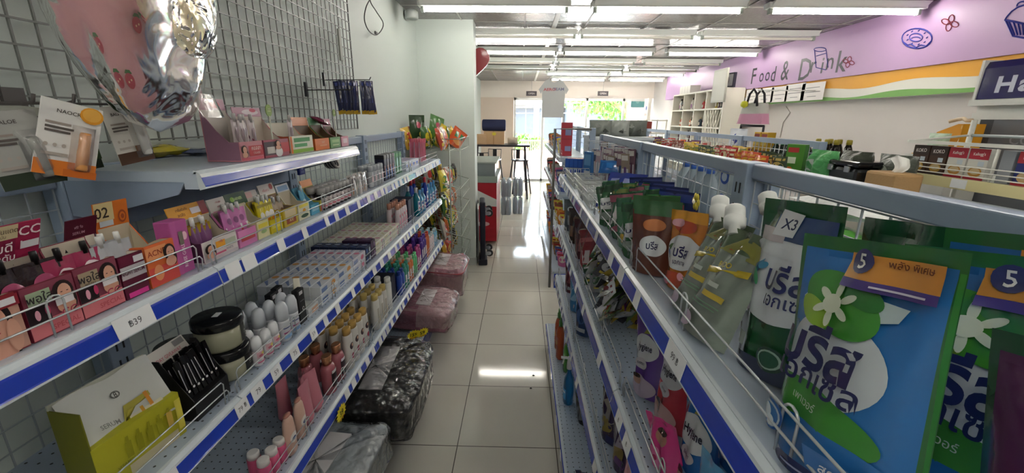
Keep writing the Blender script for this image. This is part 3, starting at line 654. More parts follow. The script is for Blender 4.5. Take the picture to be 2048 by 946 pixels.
f0 = fillL(sachetmb(.045, .085, 'c878b4', [('e', .5, .68, .22, .1, '8a4a80'), ('r', .08, .4, .92, .52, 'e8e4e8'), ('r', .08, .28, .92, .36, 'c8503c'), ('t', '3in1', .5, .46, .08, 'c0408a')], sd=9), 'serum_sachet', 'bright pink sachet with white cap in the pink display', 'sachet', yc, 5, .013, -.742, LZ[2]+.006, 'pink sachets')
dispL(518, 541, 'pale yellow display box with a dark green header card', hf=.062, hb=.125, hh=.038, col='ddd9a8', hcol='1f4a2e', hw=1.6, inner='cbc2b0', fart=[('r', .1, .6, .9, .85, 'e9d94a'), ('e', .5, .35, .25, .12, '9ab87a')], hart=[('e', .3, .5, .1, .2, '8ac040'), ('t', 'GARNIER', .55, .5, .24, 'b8d88a', 0, .8)])
_, yc, wd = dispL(543, 567, 'bright yellow serum display box with five capped sachets', hf=.05, hb=.12, hh=.036, col='d8c818', hcol='c9c4be', inner='b5aa90', hart=[('r', 0, .4, .6, .9, 'd9b0b0')], fart=[('r', .1, .3, .9, .7, 'f0e460')])
fillL(sachetmb(.036, .082, 'dccb1e', [('e', .5, .5, .3, .14, 'f2f0e0'), ('e', .5, .3, .2, .1, 'e08a20'), ('r', .1, .8, .9, .9, 'a89a18')], sd=11), 'serum_sachet', 'bright yellow sachet with white cap in the yellow display', 'sachet', yc, 5, .012, -.742, LZ[2]+.006, 'yellow sachets')
_, yc, wd = dispL(570, 597, 'brown and yellow whitening display box with a red and white header', hf=.07, hb=.125, hh=.04, col='c9b23c', hcol='d9d2cc', side='c4a818', inner='8a7560', fart=[('r', .1, .5, .9, .95, 'd8c9a0'), ('r', .15, .1, .85, .45, '9a4a30'), ('t', 'AXI', .5, .3, .2, 'e9d8a0')], hart=[('e', .8, .7, .12, .25, 'b83038'), ('t', 'ครีมขาว', .4, .5, .24, 'b8505a')])
fillL(sachetmb(.034, .07, 'b8a890', [('e', .5, .5, .3, .2, '8a6a50')], sd=12), 'cream_sachet', 'beige sachet with white cap in the brown and yellow display', 'sachet', yc, 3, .014, -.755, LZ[2], 'beige sachets')
_, yc, wd = dispL(599, 621, 'cream display box with a green drop, below the navy card', hf=.068, hb=.12, hh=.03, col='dcdac0', hcol='c8d0da', inner='cfc5b0', fart=[('r', .1, .75, .9, .95, 'e6d850'), ('e', .5, .55, .14, .12, 'd89a30'), ('e', .5, .2, .34, .12, '2f4f3a')], hart=[('r', .1, .2, .9, .8, '7aa0c8')])
c = carton(.04, .06, .01, '263c9a', [('e', .5, .5, .3, .2, '8090d8'), ('r', .2, .1, .8, .25, '5468b8')])
solo('header_placard', c, 'navy blue placard standing above the cream display', 'placard', (-.80, yat(612, -.79, 1.38), 1.395), R90)
_, yc, wd = dispL(624, 640, 'light blue open display box with a blue sachet', hf=.045, hb=.12, hh=0, col='5aa8c8', inner='70b0c8', fart=[('r', .1, .3, .9, .6, 'a8d8e8')])
fillL(sachetmb(.036, .08, '6ab4d0', [('e', .5, .5, .3, .14, 'd8eef2'), ('r', .1, .15, .9, .25, '3a80b0')], cap='d8eef2', sd=14), 'serum_sachet', 'sky blue serum sachet standing in the light blue display', 'sachet', yc, 2, .02, -.75, LZ[2], 'sky blue sachets')
_, yc, wd = dispL(642, 662, 'olive lined display box with orange rim, holding red and black minis', hf=.05, hb=.11, hh=.03, col='c9bb50', hcol='d88a4a', inner='7f7440', fart=[('r', 0, 0, .4, .5, 'd04a5a'), ('r', .4, .0, 1, .5, '2a2228')])
# hair ties, black pouch and lip-gloss tubes further along the second shelf
def rings():
    b = MB()
    for i in range(7):
        a = i*.5; P = [(.025*cos(q/14*2*pi), .012*sin(q/14*2*pi)+i*.005, .03+.022*sin(q/14*2*pi+a*.2)) for q in range(14)]
        b.tube(P, .005, plas('3a3a3c' if i % 2 else 'b9b6b0', .4), 5, True)
    return b
y = yat(655, -.80, 1.37)
solo('hair_tie_bundle', rings(), 'bundle of black and grey hair ties lying on the olive display', 'hair ties', (-.79, y+.06, 1.385), R90)
def minibox(px, w_, h_, d_, col, art, lab, X=-.725, z=LZ[2], name='cosmetic_box', cat='box', group=None, top=()):
    return solo(name, carton(w_, h_, d_, col, art, top), lab, cat, (X, yat(px, X, z), z), R90, group)
def serie(n, mk_parts, name, lab, cat, pts, group, rz=R90, first_rot=None):
    f = None
    for i, p in enumerate(pts):
        r = (0, 0, rz+(hsh(i, n)-.5)*.1)
        if f is None: f = place(mk_parts, name, lab, cat, p, 0, group, rot=r)
        else: dup(f, p, rot=r)
    return f
# small jars with grey lids in a row, two deep
jp = bottle([(.015, 0), (.017, .004), (.017, .05), (.014, .056), (.0155, .058), (.0155, .078), (.014, .08)], plas('2f2b30', .2), plas('a8a6a4', .25, ), 4, 12, lab=(.017, .008, .046, [('r', 0, 0, 1, 1, 'c9bfc0'), ('t', 'hair', .5, .6, .3, '3a2a30'), ('r', .1, .15, .9, .3, 'c86a7a')]))
pts = [(X_, y_, LZ[2]) for y_ in [1.50+.037*i for i in range(7)] for X_ in (-.725, -.765)]
serie(1, jp, 'hair_serum_bottle', 'small dark hair serum bottle with grey cap, of the cluster in mid second shelf', 'bottle', pts, 'small dark serum bottles')
jp = [('pack', pouch(.05, .085, .02, film('c9c6c2'), [('r', .1, .5, .9, .9, '3a3238'), ('r', .1, .1, .9, .4, 'c98a60')], sd=4, nu=8, nv=8))]
serie(2, jp, 'refill_pouch', 'small silver and orange pouch beside the serum bottles on the second shelf', 'pouch', [(-.72-.03*(i % 2), 1.79+.032*i, LZ[2]) for i in range(6)], 'small silver pouches')
jp = bottle([(.017, 0), (.019, .005), (.019, .07), (.0185, .075), (.0185, .098), (.016, .104)], plas('b8bcc0', .25), plas('aeb4ba', .2), 3, 12, sy=.7, lab=(.019, .01, .065, [('r', .2, .3, .8, .9, 'd9c0c4')]))
serie(3, jp, 'deodorant_stick', 'silver grey deodorant stick in the clear-capped row on the second shelf', 'deodorant', [(-.725-.045*j, 2.02+.05*i, LZ[2]) for i in range(4) for j in range(2)], 'silver deodorant sticks')
jp = [('carton', carton(.042, .115, .05, '1c2038', [('r', .12, .3, .3, .7, 'd8a8a0'), ('r', .45, .1, .9, .55, '5a78b8')], mk=card)), ('lid', MB().box((0, .025, .125), (.044, .052, .024), plas('16171b', .4), bev=.004))]
serie(4, jp, 'shaving_pack', 'navy razor pack with a black top on the second shelf', 'pack', [(-.725, 2.26+.05*i, LZ[2]) for i in range(4)], 'navy razor packs')
jp = [('carton', carton(.05, .13, .035, '1f6a40', [('e', .5, .45, .3, .3, '8fc8b8'), ('r', .1, .8, .9, .95, '2f8a3a'), ('r', .1, .1, .9, .2, 'b8d8c8')]))]
serie(5, jp, 'soap_box', 'green upright box standing behind the pale cartons on the second shelf', 'box', [(-.745, 2.49+.062*i, LZ[2]) for i in range(3)], 'green upright boxes')
jp = [('carton', carton(.08, .055, .12, 'd6dcea', [('r', .1, .3, .7, .7, '4a62b8'), ('e', .8, .5, .1, .2, 'd8a860')], [('r', .1, .2, .5, .8, '4a62b8'), ('r', .6, .2, .9, .8, 'e0b8a0')]))]
serie(6, jp, 'brace_carton', 'white and blue low carton near the far end of the second shelf', 'box', [(-.73, 2.72+.088*i, LZ[2]+.0*i) for i in range(4)], 'white and blue low cartons')
jp = [('body', MB().tube([(0, 0, .002), (0, .002, .03), (0, 0, .12), (0, -.004, .17)], .008, plas('c85a70', .3), 6)), ('card', carton(.03, .15, .004, 'd8b8c8', [('r', .1, .7, .9, .95, '5a8ab0'), ('r', .2, .1, .8, .2, 'b83a3a')]))]
serie(7, jp, 'toothbrush', 'pink toothbrush pack hanging in the far corner of the second shelf', 'toothbrush', [(-.74-.035*(i % 3), 3.13+.05*(i//3), LZ[2]+.01) for i in range(12)], 'toothbrush packs')
# ================================================================== left shelf, third level
def A(px, py, Z): p = at(px, py, Z=Z); return p.x, p.y, Z
def scoop(w, h, d, m_, art=(), sart=()): return carton(w, h, d, m_, art, sart=sart)
Z3 = LZ[3]
# green and yellow gift box with tissue-like lid flap, near corner
t = thing('cream_gift_box', 'large yellow-green skincare display box with a grey window panel, nearest on the third shelf', 'display box', (-.735, .675, Z3), R90-.12)
b = MB(); gm = card('b3b02c'); gs = card('7c7d22')
b.bb((-.085, 0, 0), (.085, .065, .10), gm); b.bb((-.085, .0, .10), (-.083, .065, .175), gs); b.bb((-.085, .062, .10), (.085, .065, .185), card('cfd0c2')); b.bb((-.0852, 0, 0), (-.0846, .065, .175), gs)
b.art(plane((-.085, 0, 0), (1, 0, 0), (0, 0, 1), .17, .10), [('r', .3, .0, .9, .22, 'c7bf9c'), ('t', 'VITAMIN C', .3, .32, .06, '8a8a2a')]+[q for i in range(5) for q in (('r', .30+i*.12, .38, .37+i*.12, .72, '94921c'), ('r', .32+i*.12, .72, .35+i*.12, .84, '94921c'))]+[('r', .78, .38, .85, .75, 'c9a84a'), ('r', .9, .2, .98, .9, 'd8cc50')], .17, .10)
part('carton', b, t)
b = MB(); b.grid(lambda u, v: (-.083+.166*u, .004+.05*v+.006*sin(u*5)*(1-v), .085+.1*v-.022*u*(1-v)+.004*sin(u*9)), 10, 6, card('c3c6c2'))
Sg = lambda u, v, off: Vector((-.083+.166*u, .002+.05*v+.006*sin(u*5)*(1-v)-off, .0855+.1*v-.022*u*(1-v)+.004*sin(u*9)))
b.art(Sg, [('e', .5, .72, .05, .06, '5a5c5a'), ('e', .5, .72, .035, .042, 'c3c6c2'), ('t', '8', .5, .72, .09, '4a4c4a'), ('p', [(.42, .2), (.5, .5), (.78, .5), (.78, .42), (.52, .4)], 'a39a3c'), ('p', [(.46, .06), (.5, .3), (.85, .3), (.88, .2)], 'cfcab0'), ('r', .72, .28, .76, .52, 'c0802c'), ('r', .62, .2, .655, .36, 'c0902c'), ('t', 'SERUM', .3, .3, .08, '7a7c7a')], .166, .1, step=.01)
part('window_panel', b, t, 'pale grey printed flap')
# pink dolls' head shaped pack and white card with red lettering behind the black pencils
b = pouch(.10, .13, .07, film('b98a80', 1.0, 22, .12), [('r', .3, .6, .6, .7, 'e9d8d0'), ('e', .5, .5, .3, .2, 'c9948a')], sd=7, pillow=True, cr=.005)
solo('mask_pouch', b, 'shiny pinkish-brown plastic pouch standing behind the yellow-green box', 'pouch', (-.875, .80, Z3), R90-.3)
t = thing('brow_pencil_display', 'black counter display of brow pencils with a white card, on the third shelf', 'display box', (-.722, .845, Z3), R90)
b = MB(); bk = card('1b1b1d'); b.bb((-.055, 0, 0), (.055, .07, .05), bk); b.prism([(.0, .05), (.07, .05), (.075, .15), (.06, .15)], -.055, -.053, bk, 'x'); b.prism([(.0, .05), (.07, .05), (.075, .15), (.06, .15)], .053, .055, bk, 'x'); b.bb((-.055, .066, .05), (.055, .072, .12), bk)
part('stand', b, t)
b = MB(); R_ = Matrix.Rotation(-.5, 3, 'X'); b.box((-.005, .085, .135), (.12, .003, .05), card('d6d3cc'), rot=R_)
uz = R_ @ Vector((0, 0, 1)); b.art(plane(Vector((-.065, .085, .135))-uz*.025-R_ @ Vector((0, .002, 0)), (1, 0, 0), uz, .12, .05), [('t', 'HOLIDAY GIVEAWAY', .45, .5, .17, 'c86a7a', 0, .8), ('r', .72, .66, .96, .94, '8a8a8a'), ('r', .1, .2, .6, .26, '9a9a9a')], .12, .05)
part('header_card', b, t, 'white card with faded red lettering')
pen = [('barrel', MB().lathe([(.0045, 0), (.0045, .09), (.003, .10)], plas('17171a', .2), 8).art(plane((-.002, -.0046, .02), (1, 0, 0), (0, 0, 1), .003, .05), [('r', .2, 0, .8, 1, 'c9c9cc')], .003, .05))]
pp = MB().bb((-.0055, -.002, 0), (.0055, .002, .095), plas('101012', .15)); pp.art(plane((-.0055, -.0021, 0), (1, 0, 0), (0, 0, 1), .011, .095), [('r', .12, .25, .3, .8, 'b9b9bd'), ('e', .5, .2, .3, .03, 'd8d8d8')], .011, .095)
f = None
for i in range(14):
    y = .80+.0145*(i % 7); x = -.735-.018*(i//7)
    if f is None: f = solo('brow_pencil', pp, 'slim black brow pencil card standing in the black display', 'brow pencil', (x, y, Z3+.052), 0, 'black brow pencils', rot=(-.2, 0, R90))
    else: dup(f, (x, y, Z3+.052+.004*hsh(i)), rot=(-.2-.1*hsh(i, 2), .08*(hsh(i, 4)-.5), R90))
# hair treatment tubs
tub = [('jar', MB().lathe([(.045, 0), (.052, .006), (.054, .012), (.054, .062)], M('9a9a84', .25), 32)), ('lid', MB().lathe([(.056, .060), (.058, .064), (.058, .082), (.055, .087), (0.002, .087)], plas('141518', .18), 32))]
def Sj(u, v, off): a = -pi/2+(u-.5)*1.3+.5; return Vector(((.0545+off)*cos(a), (.0545+off)*sin(a), .012+.048*v))
lb = MB().art(Sj, [('r', .0, 0, 1, 1, '1d1e1e'), ('t', 'HAIR', .5, .72, .16, 'c9c9c0'), ('r', .2, .5, .8, .56, 'b0b0a8'), ('r', .2, .38, .7, .43, '909088'), ('r', .2, .1, .8, .2, '707068')], .07, .048, step=.006)
tub.append(('label', lb))
tp = (-.775, .975, Z3)
f = place(tub, 'hair_tub', 'clear tub of grey-green hair treatment with black lid, lower of the stack of two', 'tub', tp, R90)
f2 = dup(f, (tp[0]-.003, tp[1]-.004, Z3+.0875), R90+.2, 'clear tub of grey-green hair treatment with black lid, on top of another tub')
stk = MB().bb((-.012, -.008, .0872), (.014, .006, .0878), m_tag); part('price_sticker', stk, f2, 'white sticker')
dup(f, (-.895, .975, Z3), R90-.5, 'single tub with black lid behind the stacked pair of tubs')
# roll-on deodorants
def rollon(h, r, body, cap, bot, art=()):
    c = bottle([(r*.72, 0), (r, .006), (r*1.0, h*.5), (r*1.02, h*.55), (r*1.0, h*.82), (r*.72, h*.95), (r*.3, h)], plas(body, .3), plas(cap, .3), 3, 18, sy=.8, lab=(r, .012, h*.5, art) if art else None)
    if bot: b = MB().lathe([(r*.5, .0005), (r*.7, .012), (r*.62, .02)], plas(bot, .3), 14, sy=.8)
    return c
# (they stand upside down: white dome caps up)
small = rollon(.088, .0165, 'dcd9dc', 'e4e6ea', None, [('r', 0, .45, 1, 1, 'dcb0bc'), ('e', .6, .8, .2, .14, 'd8d060'), ('e', .35, .65, .2, .12, 'c86a80'), ('r', 0, 0, 1, .12, 'd06a8a')])
serie(11, small, 'roll_on_deodorant', 'small white roll-on deodorant with pink flowered label, beside the tubs', 'deodorant', [(-.722, 1.02, Z3), (-.722, 1.065, Z3), (-.762, 1.05, Z3), (-.725, 1.108, Z3)], 'small pink labelled roll-ons')
big = rollon(.128, .021, 'd3d6dd', 'ccd2da', None, [('r', 0, .62, 1, .68, '4a5a90'), ('r', 0, .3, 1, .4, 'b05a88'), ('r', 0, 0, 1, .22, '8ab0d8')])
serie(12, big, 'roll_on_deodorant', 'tall white roll-on deodorant with a domed cap, behind the small roll-ons', 'deodorant', [(-.808, 1.09, Z3), (-.765, 1.11, Z3), (-.722, 1.157, Z3), (-.81, 1.15, Z3), (-.765, 1.165, Z3), (-.722, 1.21, Z3), (-.76, 1.225, Z3)], 'tall dome-capped roll-ons')
blk = carton(.04, .12, .02, '17171a', [('e', .6, .42, .16, .055, 'd0d0d0'), ('e', .6, .42, .1, .035, '17171a'), ('r', .2, .85, .7, .95, 'c9c9cc'), ('r', .2, .65, .8, .68, '707074')])
serie(13, [('carton', blk)], 'charcoal_box', 'upright black charcoal care box beside the dome-capped roll-ons', 'box', [(-.722, 1.275, Z3), (-.79, 1.24, Z3), (-.80, 1.29, Z3)], 'upright black boxes')
ct = [('body', MB().grid(lambda u, v: ((.022*(1-.0*v))*cos(2*pi*u), (.018*(1-v)+.001)*sin(2*pi*u), .02+.11*v), 16, 8, M('dedac8', .35), mf=lambda u, v: M('e0d24a', .35) if v < .42 else M('dedac8', .35))), ('cap', MB().lathe([(.016, 0), (.018, .02)], plas('e8e6da'), 14))]
place(ct, 'cream_tube', 'cream and yellow squeeze tube tilted among the black boxes', 'tube', (-.765, 1.325, Z3), 0, rot=(-.15, .35, R90))
solo('white_carton', carton(.075, .03, .05, 'c8ccd0', [('r', .3, .2, .9, .8, 'd8a88a')], [('r', .1, .1, .9, .4, 'b0b4bc')]), 'small white carton lying flat just before the toothpaste stack', 'box', (-.722, 1.345, Z3), R90)
# toothpaste cartons: lying in stacks, long axis towards the wall
def tpaste(name, lab, grp, base, a1, a2, y0, n, w, h, d, lev, x=-.718, deep=1):
    art = [('r', .08, .12, .92, .88, a1), ('e', .5, .5, .3, .3, a2)]
    top = [('r', .1, .04, .6, .3, a2), ('r', .15, .34, .75, .62, a1), ('p', [(.1, .7), (.5, .66), (.9, .8), (.9, .95), (.5, .86), (.1, .9)], a1), ('r', .3, .94, .8, .99, a2)]
    c = [('carton', carton(w, h, d, base, art, top, sart=[('r', .05, .2, .6, .8, a1), ('e', .8, .5, .1, .3, a2)]))]
    pts = [(x-.001-dd*(d+.002), y0+(w+.0012)*(i+.5), Z3+(h+.0006)*k) for dd in range(deep) for k in range(lev) for i in range(n)]
    return serie(len(grp), c, name, lab, 'toothpaste box', pts, grp)
def serie0(c, name, lab, cat, pts, group, rz=R90):
    f = None
    for p in pts:
        if f is None: f = place(c, name, lab, cat, p, rz, group)
        else: dup(f, p, rz)
    return f
def tpaste(lab, grp, base, a1, a2, y0, n, w, h, d, lev, x=-.718, deep=1, oc=None):
    art = [('r', .05, .25, .35, .75, a1), ('e', .7, .5, .12, .3, a2)]
    top = [('p', [(.06, .1), (.12, .1), (.42, .8), (.3, .9)], a1), ('e', .62, .5, .09, .34, a2), ('r', .8, .3, .95, .5, a1)]
    c = [('carton', carton(w, h, d, base, art, top, sart=[]))]
    pts = [(x-.001-dd*(d+.0015), y0+(w+.0012)*(i+.5), Z3+(h+.0006)*k) for dd in range(deep) for k in range(lev) for i in range(n)]
    return serie0(c, 'toothpaste_box', lab, 'toothpaste box', pts, grp)
tpaste('white toothpaste box with blue waves and orange dot, in the stack before the dark boxes', 'blue and orange toothpaste boxes', 'cfd3da', '6f86b8', 'd89a50', 1.40, 2, .15, .036, .038, 2, deep=6)
tpaste('white toothpaste box with pink dots, on the stack beside the navy boxes', 'pink dotted toothpaste boxes', 'd3d3dc', '8a98c0', 'd87a98', 1.706, 1, .15, .036, .038, 2, deep=6)
tpaste('navy blue toothpaste box, in the dark stack by the second upright', 'navy toothpaste boxes', '26304f', '44609a', 'c8d0dc', 1.862, 1, .07, .04, .042, 2, deep=6)
tpaste('dark purple toothpaste box at the front of the navy stack', 'dark purple toothpaste boxes', '3a2440', '5a3a68', '9a7aa8', 1.935, 1, .06, .045, .07, 2, deep=2)
tpaste('cream and pink toothpaste box in the wide low stack', 'cream and pink toothpaste boxes', 'dcd9cc', 'c9c49a', 'c8849a', 2.0, 3, .14, .032, .038, 2, deep=7)
lot = bottle([(.018, 0), (.022, .006), (.022, .11), (.02, .13), (.016, .135), (.016, .165), (.014, .17)], plas('dccfd4', .3), plas('c8907a', .3), 4, 16, sy=.75, lab=(.022, .02, .12, [('e', .5, .75, .2, .1, 'c83a5a'), ('r', .2, .2, .8, .5, 'e09ab0'), ('r', .3, .05, .7, .12, 'c05070')]))
serie(21, lot, 'body_lotion', 'white and pink lotion bottle with tan cap, on the third shelf past the toothpaste', 'bottle', [(-.74-.05*(i % 2), 2.47+.05*(i//2), Z3) for i in range(8)], 'pink lotion bottles')
serie(22, [('carton', carton(.07, .15, .12, '262a44', [('r', .1, .1, .9, .3, '3c4470')]))], 'dark_gift_box', 'tall navy box beside the mouthwash', 'box', [(-.73, 2.72, Z3), (-.73, 2.80, Z3)], 'tall navy boxes')
def mouthw(liq, capc, h, r):
    return bottle([(r*.9, 0), (r, .008), (r, h*.62), (r*.5, h*.78), (r*.42, h*.82), (r*.46, h*.83), (r*.46, h*.98), (r*.4, h)], M(liq, .08, trans=.35), plas(capc, .3), 5, 18, sy=.7, lab=(r, h*.2, h*.55, [('r', .1, 0, .9, 1, 'c8d4e0'), ('r', .2, .6, .8, .85, '3a58a8'), ('r', .2, .2, .8, .35, 'a04a7a')]))
serie(23, mouthw('1f8fa8', 'c9cfd4', .20, .035), 'mouthwash_bottle', 'teal mouthwash bottle with clear cap at the end of the third shelf', 'mouthwash', [(-.73, 2.90, Z3), (-.80, 2.95, Z3)], 'teal mouthwash bottles')
serie(24, mouthw('2448b8', 'c02a38', .235, .034), 'mouthwash_bottle', 'royal blue mouthwash bottle with red cap behind the teal ones', 'mouthwash', [(-.80, 3.04, Z3), (-.80, 3.13, Z3), (-.735, 3.20, Z3)], 'blue red-capped mouthwash')
serie(25, mouthw('5aa8d8', '4a9ad8', .17, .03), 'mouthwash_bottle', 'small light blue mouthwash bottle near the wire rack', 'mouthwash', [(-.725, 2.99, Z3), (-.725, 3.07, Z3), (-.725, 3.28, Z3), (-.78, 3.32, Z3), (-.725, 3.38, Z3), (-.725, 3.48, Z3)], 'small light blue mouthwash')
# ================================================================== fourth level
Z4 = LZ[4]
ptube = lambda: [('body', MB().grid(lambda u, v: ((.03+.004*v)*cos(2*pi*u), (.02*(1-v)**.8+.001)*sin(2*pi*u), .02+.14*v), 16, 8, M('c9808f', .35, bump=.2, bscale=40))), ('cap', MB().lathe([(.018, 0), (.021, .022)], plas('c9808f', .4), 14))]
pts = [(-.735, 1.235, 0), (-.765, 1.27, .1), (-.735, 1.305, -.15), (-.79, 1.30, .2), (-.82, 1.25, .0)]
f = None
for i, (x, y, a) in enumerate(pts):
    if f is None: f = place(ptube(), 'cream_tube', 'rose pink squeeze tube standing on its cap on the fourth shelf', 'tube', (x, y, Z4), 0, 'rose pink tubes', rot=(a*.5, a*.6, R90+a*3))
    else: dup(f, (x, y, Z4), rot=(a*.5, a*.6, R90+a*3))
ls = bottle([(.022, 0), (.026, .006), (.027, .08), (.022, .12), (.012, .135), (.016, .136), (.016, .14), (.003, .142)], plas('dcb7a5', .35), plas('c48a78', .35), 4, 18, sy=.55, lab=(.0265, .03, .09, [('e', .5, .5, .34, .3, 'e9e2dc'), ('e', .5, .45, .18, .1, '2f4a8a')]))
serie(31, ls, 'body_lotion', 'peach hand lotion bottle with white oval label, front of the fourth shelf', 'bottle', [(-.72, 1.10, Z4), (-.725, 1.175, Z4)], 'peach lotion bottles')
wt = bottle([(.017, 0), (.019, .005), (.019, .06), (.017, .062), (.017, .078), (.014, .082)], plas('d8608a', .35), plas('e6e4e2', .35), 3, 16)
serie(32, wt, 'nail_bottle', 'small pink bottle with round white cap at the bottom edge of the frame', 'bottle', [(-.735, .985, Z4), (-.735, 1.025, Z4), (-.735, 1.065, Z4), (-.78, 1.01, Z4)], 'small pink white-capped bottles')
solo('red_cap_pot', MB().lathe([(.018, 0), (.02, .004), (.02, .05), (.014, .058)], plas('d0404a', .3), 16), 'small coral red pot at the bottom edge of the frame', 'pot', (-.80, .93, Z4))
gb = bottle([(.03, 0), (.035, .006), (.035, .10), (.028, .118), (.016, .122), (.022, .123), (.023, .155), (.021, .158)], M('a8606a', .15, coat=.4), M('c9906a', .2, metal=.7), 4, 20, sy=.75, lab=(.035, .03, .09, [('r', .2, 0, .8, 1, '2a1c22'), ('r', .25, .95, .75, 1.15, 'e2dde0'), ('r', .3, .4, .7, .5, 'b89aa0')]))
serie(33, gb, 'shower_gel', 'dusky pink shower gel bottle with copper cap behind the rose tubes', 'bottle', [(-.735, 1.415, Z4), (-.735, 1.50, Z4), (-.815, 1.40, Z4), (-.815, 1.49, Z4)], 'copper capped bottles')
sh = bottle([(.025, 0), (.029, .005), (.029, .15), (.026, .158), (.024, .16), (.0245, .185), (.02, .188)], plas('d8d5d0', .3), plas('c9a45a', .35), 4, 16, sy=.65, lab=(.029, .02, .14, [('e', .45, .72, .26, .13, '3a2430'), ('e', .5, .75, .1, .06, 'd8b090'), ('e', .5, .33, .2, .11, 'a02f50'), ('r', .2, .05, .8, .12, '9a8a90')]))
serie(34, sh, 'shampoo_bottle', 'white shampoo bottle with gold cap and dark oval label, nearer cluster', 'shampoo', [(-.722-.055*j, 1.58+.062*i, Z4) for i in range(4) for j in range(4)], 'gold capped shampoo, nearer cluster')
sh2 = bottle([(.025, 0), (.029, .005), (.029, .15), (.026, .158), (.024, .16), (.0245, .185), (.02, .188)], plas('dad8d2', .3), plas('cdb46a', .35), 4, 16, sy=.65, lab=(.029, .02, .14, [('r', .2, .1, .5, .8, 'b0aaa0'), ('e', .6, .3, .14, .1, 'c8a048')]))
serie(35, sh2, 'shampoo_bottle', 'white shampoo bottle with pale gold cap, farther cluster before the dark box', 'shampoo', [(-.722-.055*j, 1.93+.062*i, Z4) for i in range(3) for j in range(4)], 'gold capped shampoo, farther cluster')
sh3 = bottle([(.025, 0), (.029, .005), (.029, .16), (.026, .168), (.024, .17), (.0245, .195), (.02, .198)], plas('dfe0de', .3), plas('e3e4e2', .35), 4, 16, sy=.65)
serie(36, sh3, 'conditioner_bottle', 'plain white conditioner bottle in the row behind the gold caps', 'bottle', [(-.722-.055*j, 2.14, Z4) for j in range(4)], 'plain white bottles')
solo('bin_case', carton(.12, .16, .25, '1a1d2c', [('r', .05, .05, .95, .95, '20243a')]), 'near-black storage case among the shampoo bottles', 'case', (-.73, 2.25, Z4), R90)
for k, (col, capc, y0, nn, h, lab) in enumerate((('2a4aa8', '20409a', 2.36, 2, .15, 'royal blue flat bottle beside the black case'), ('2f8a7a', '3aa08a', 2.47, 2, .16, 'teal green bottle in the row after the blue ones'), ('c8703a', 'd8c8b8', 2.58, 2, .16, 'orange flat bottle with pale cap on the fourth shelf'),
        ('58b878', '6ac888', 2.69, 2, .15, 'mint green bottle near the far end of the fourth shelf'), ('b04a88', 'c85a98', 2.80, 2, .17, 'magenta bottle near the far end of the fourth shelf'), ('4a2a88', '5a38a0', 2.93, 3, .2, 'deep purple bottle near the far end of the fourth shelf'), ('d0683a', 'd84a30', 3.09, 2, .19, 'orange bottle with red cap near the rack'), ('d8c8cc', 'c9d8d8', 3.22, 3, .14, 'pale pink and white bottle next to the rack'), ('7ab8d8', 'c9e0ea', 3.40, 2, .14, 'sky blue bottle at the rack end of the fourth shelf'))):
    c = bottle([(.022, 0), (.026, .005), (.026, h*.75), (.02, h*.83), (.017, h*.84), (.017, h*.98), (.014, h)], plas(col, .3), plas(capc, .3), 4, 14, sy=.7, lab=(.026, h*.2, h*.6, [('r', .2, .1, .8, .9, 'd8d4d8')]) if k % 3 else None)
    serie(40+k, c, 'care_bottle', lab, 'bottle', [(-.724-.055*j, y0+.055*i, Z4) for i in range(nn) for j in range(4)], 'bottle block %s' % lab.split(' bottle')[0])
# ================================================================== quilts in clear zip bags on the base shelf
def quilt(name, lab, loc, rz, w, d, h, base, acc, tint, piping, seed, rot=None):
    t = thing(name, lab, 'bedding', loc, rz, rot=rot)
    def body(u, v):                                # superellipsoid block with folds
        a = 2*pi*u; ph = pi*(v-.5); e = .32
        cx = abs(cos(a))**e*(1 if cos(a) > 0 else -1); cy = abs(sin(a))**e*(1 if sin(a) > 0 else -1)
        cp = abs(cos(ph))**e; sp = abs(sin(ph))**e*(1 if sin(ph) > 0 else -1)
        k = 1+.02*sin(a*5+seed)+.02*sin(ph*9+seed*2)
        return (w/2*cx*cp*k, d/2*cy*cp*k, h/2+h/2*sp+.006*sin(a*7+seed)*cp)
    m1, m2 = M(base, .3, bump=1, bscale=13, bdist=.03, coat=.7), M(acc, .3, bump=1, bscale=13, bdist=.03, coat=.7)
    part('quilt', MB().grid(body, 40, 24, m1, mf=lambda u, v: m2 if hsh(floor(v*9), floor(u*6)+seed) > .62 else m1), t)
    def film_(u, v):
        x, y, z = body(u, v); k = 1.035+.012*sin(u*40+v*31+seed); return (x*k, y*k, max(.001, (z-h/2)*1.05+h/2+.003*sin(u*50+seed)))
    part('clear_bag', MB().grid(film_, 48, 28, clearfilm(tint, .02, 1.0, 16, .03)), t, 'clear creased plastic bag')
    if piping:
        P = []
        for q in range(40):
            a = 2*pi*q/40; cx = abs(cos(a))**.3*(1 if cos(a) > 0 else -1); cy = abs(sin(a))**.3*(1 if sin(a) > 0 else -1); P.append((w*.50*cx, d*.50*cy, h*.86))
        part('piping', MB().tube(P, .006, M(piping, .4), 6, True), t)
    b = MB().box((0, -d*.05, h*1.0), (w*.6, d*.22, .006), M('d9d6d8', .4)); part('paper_band', b, t)
    return t
quilt('bagged_quilt', 'dark brown and black quilt in a shiny clear bag, with yellow price stars', (-.735, 1.88, .172), R90, .64, .50, .20, '0e0c0d', '2a2420', 'e8eaec', None, 2, rot=(.05, -.0, R90+.05))
quilt('bagged_pillow', 'white pillow in a clear bag under the dark quilt, at the frame bottom', (-.76, 1.29, .172), R90, .50, .42, .17, 'c9ced2', 'b0b8c0', 'eef2f4', None, 5, rot=(0, 0, R90-.1))
quilt('bagged_quilt', 'pale pink flowered quilt in a clear bag, nearer of the two pink ones', (-.71, 2.83, .172), R90, .46, .46, .17, 'c9a3ab', 'b06f86', 'f3eeee', None, 9, rot=(.1, 0, R90))
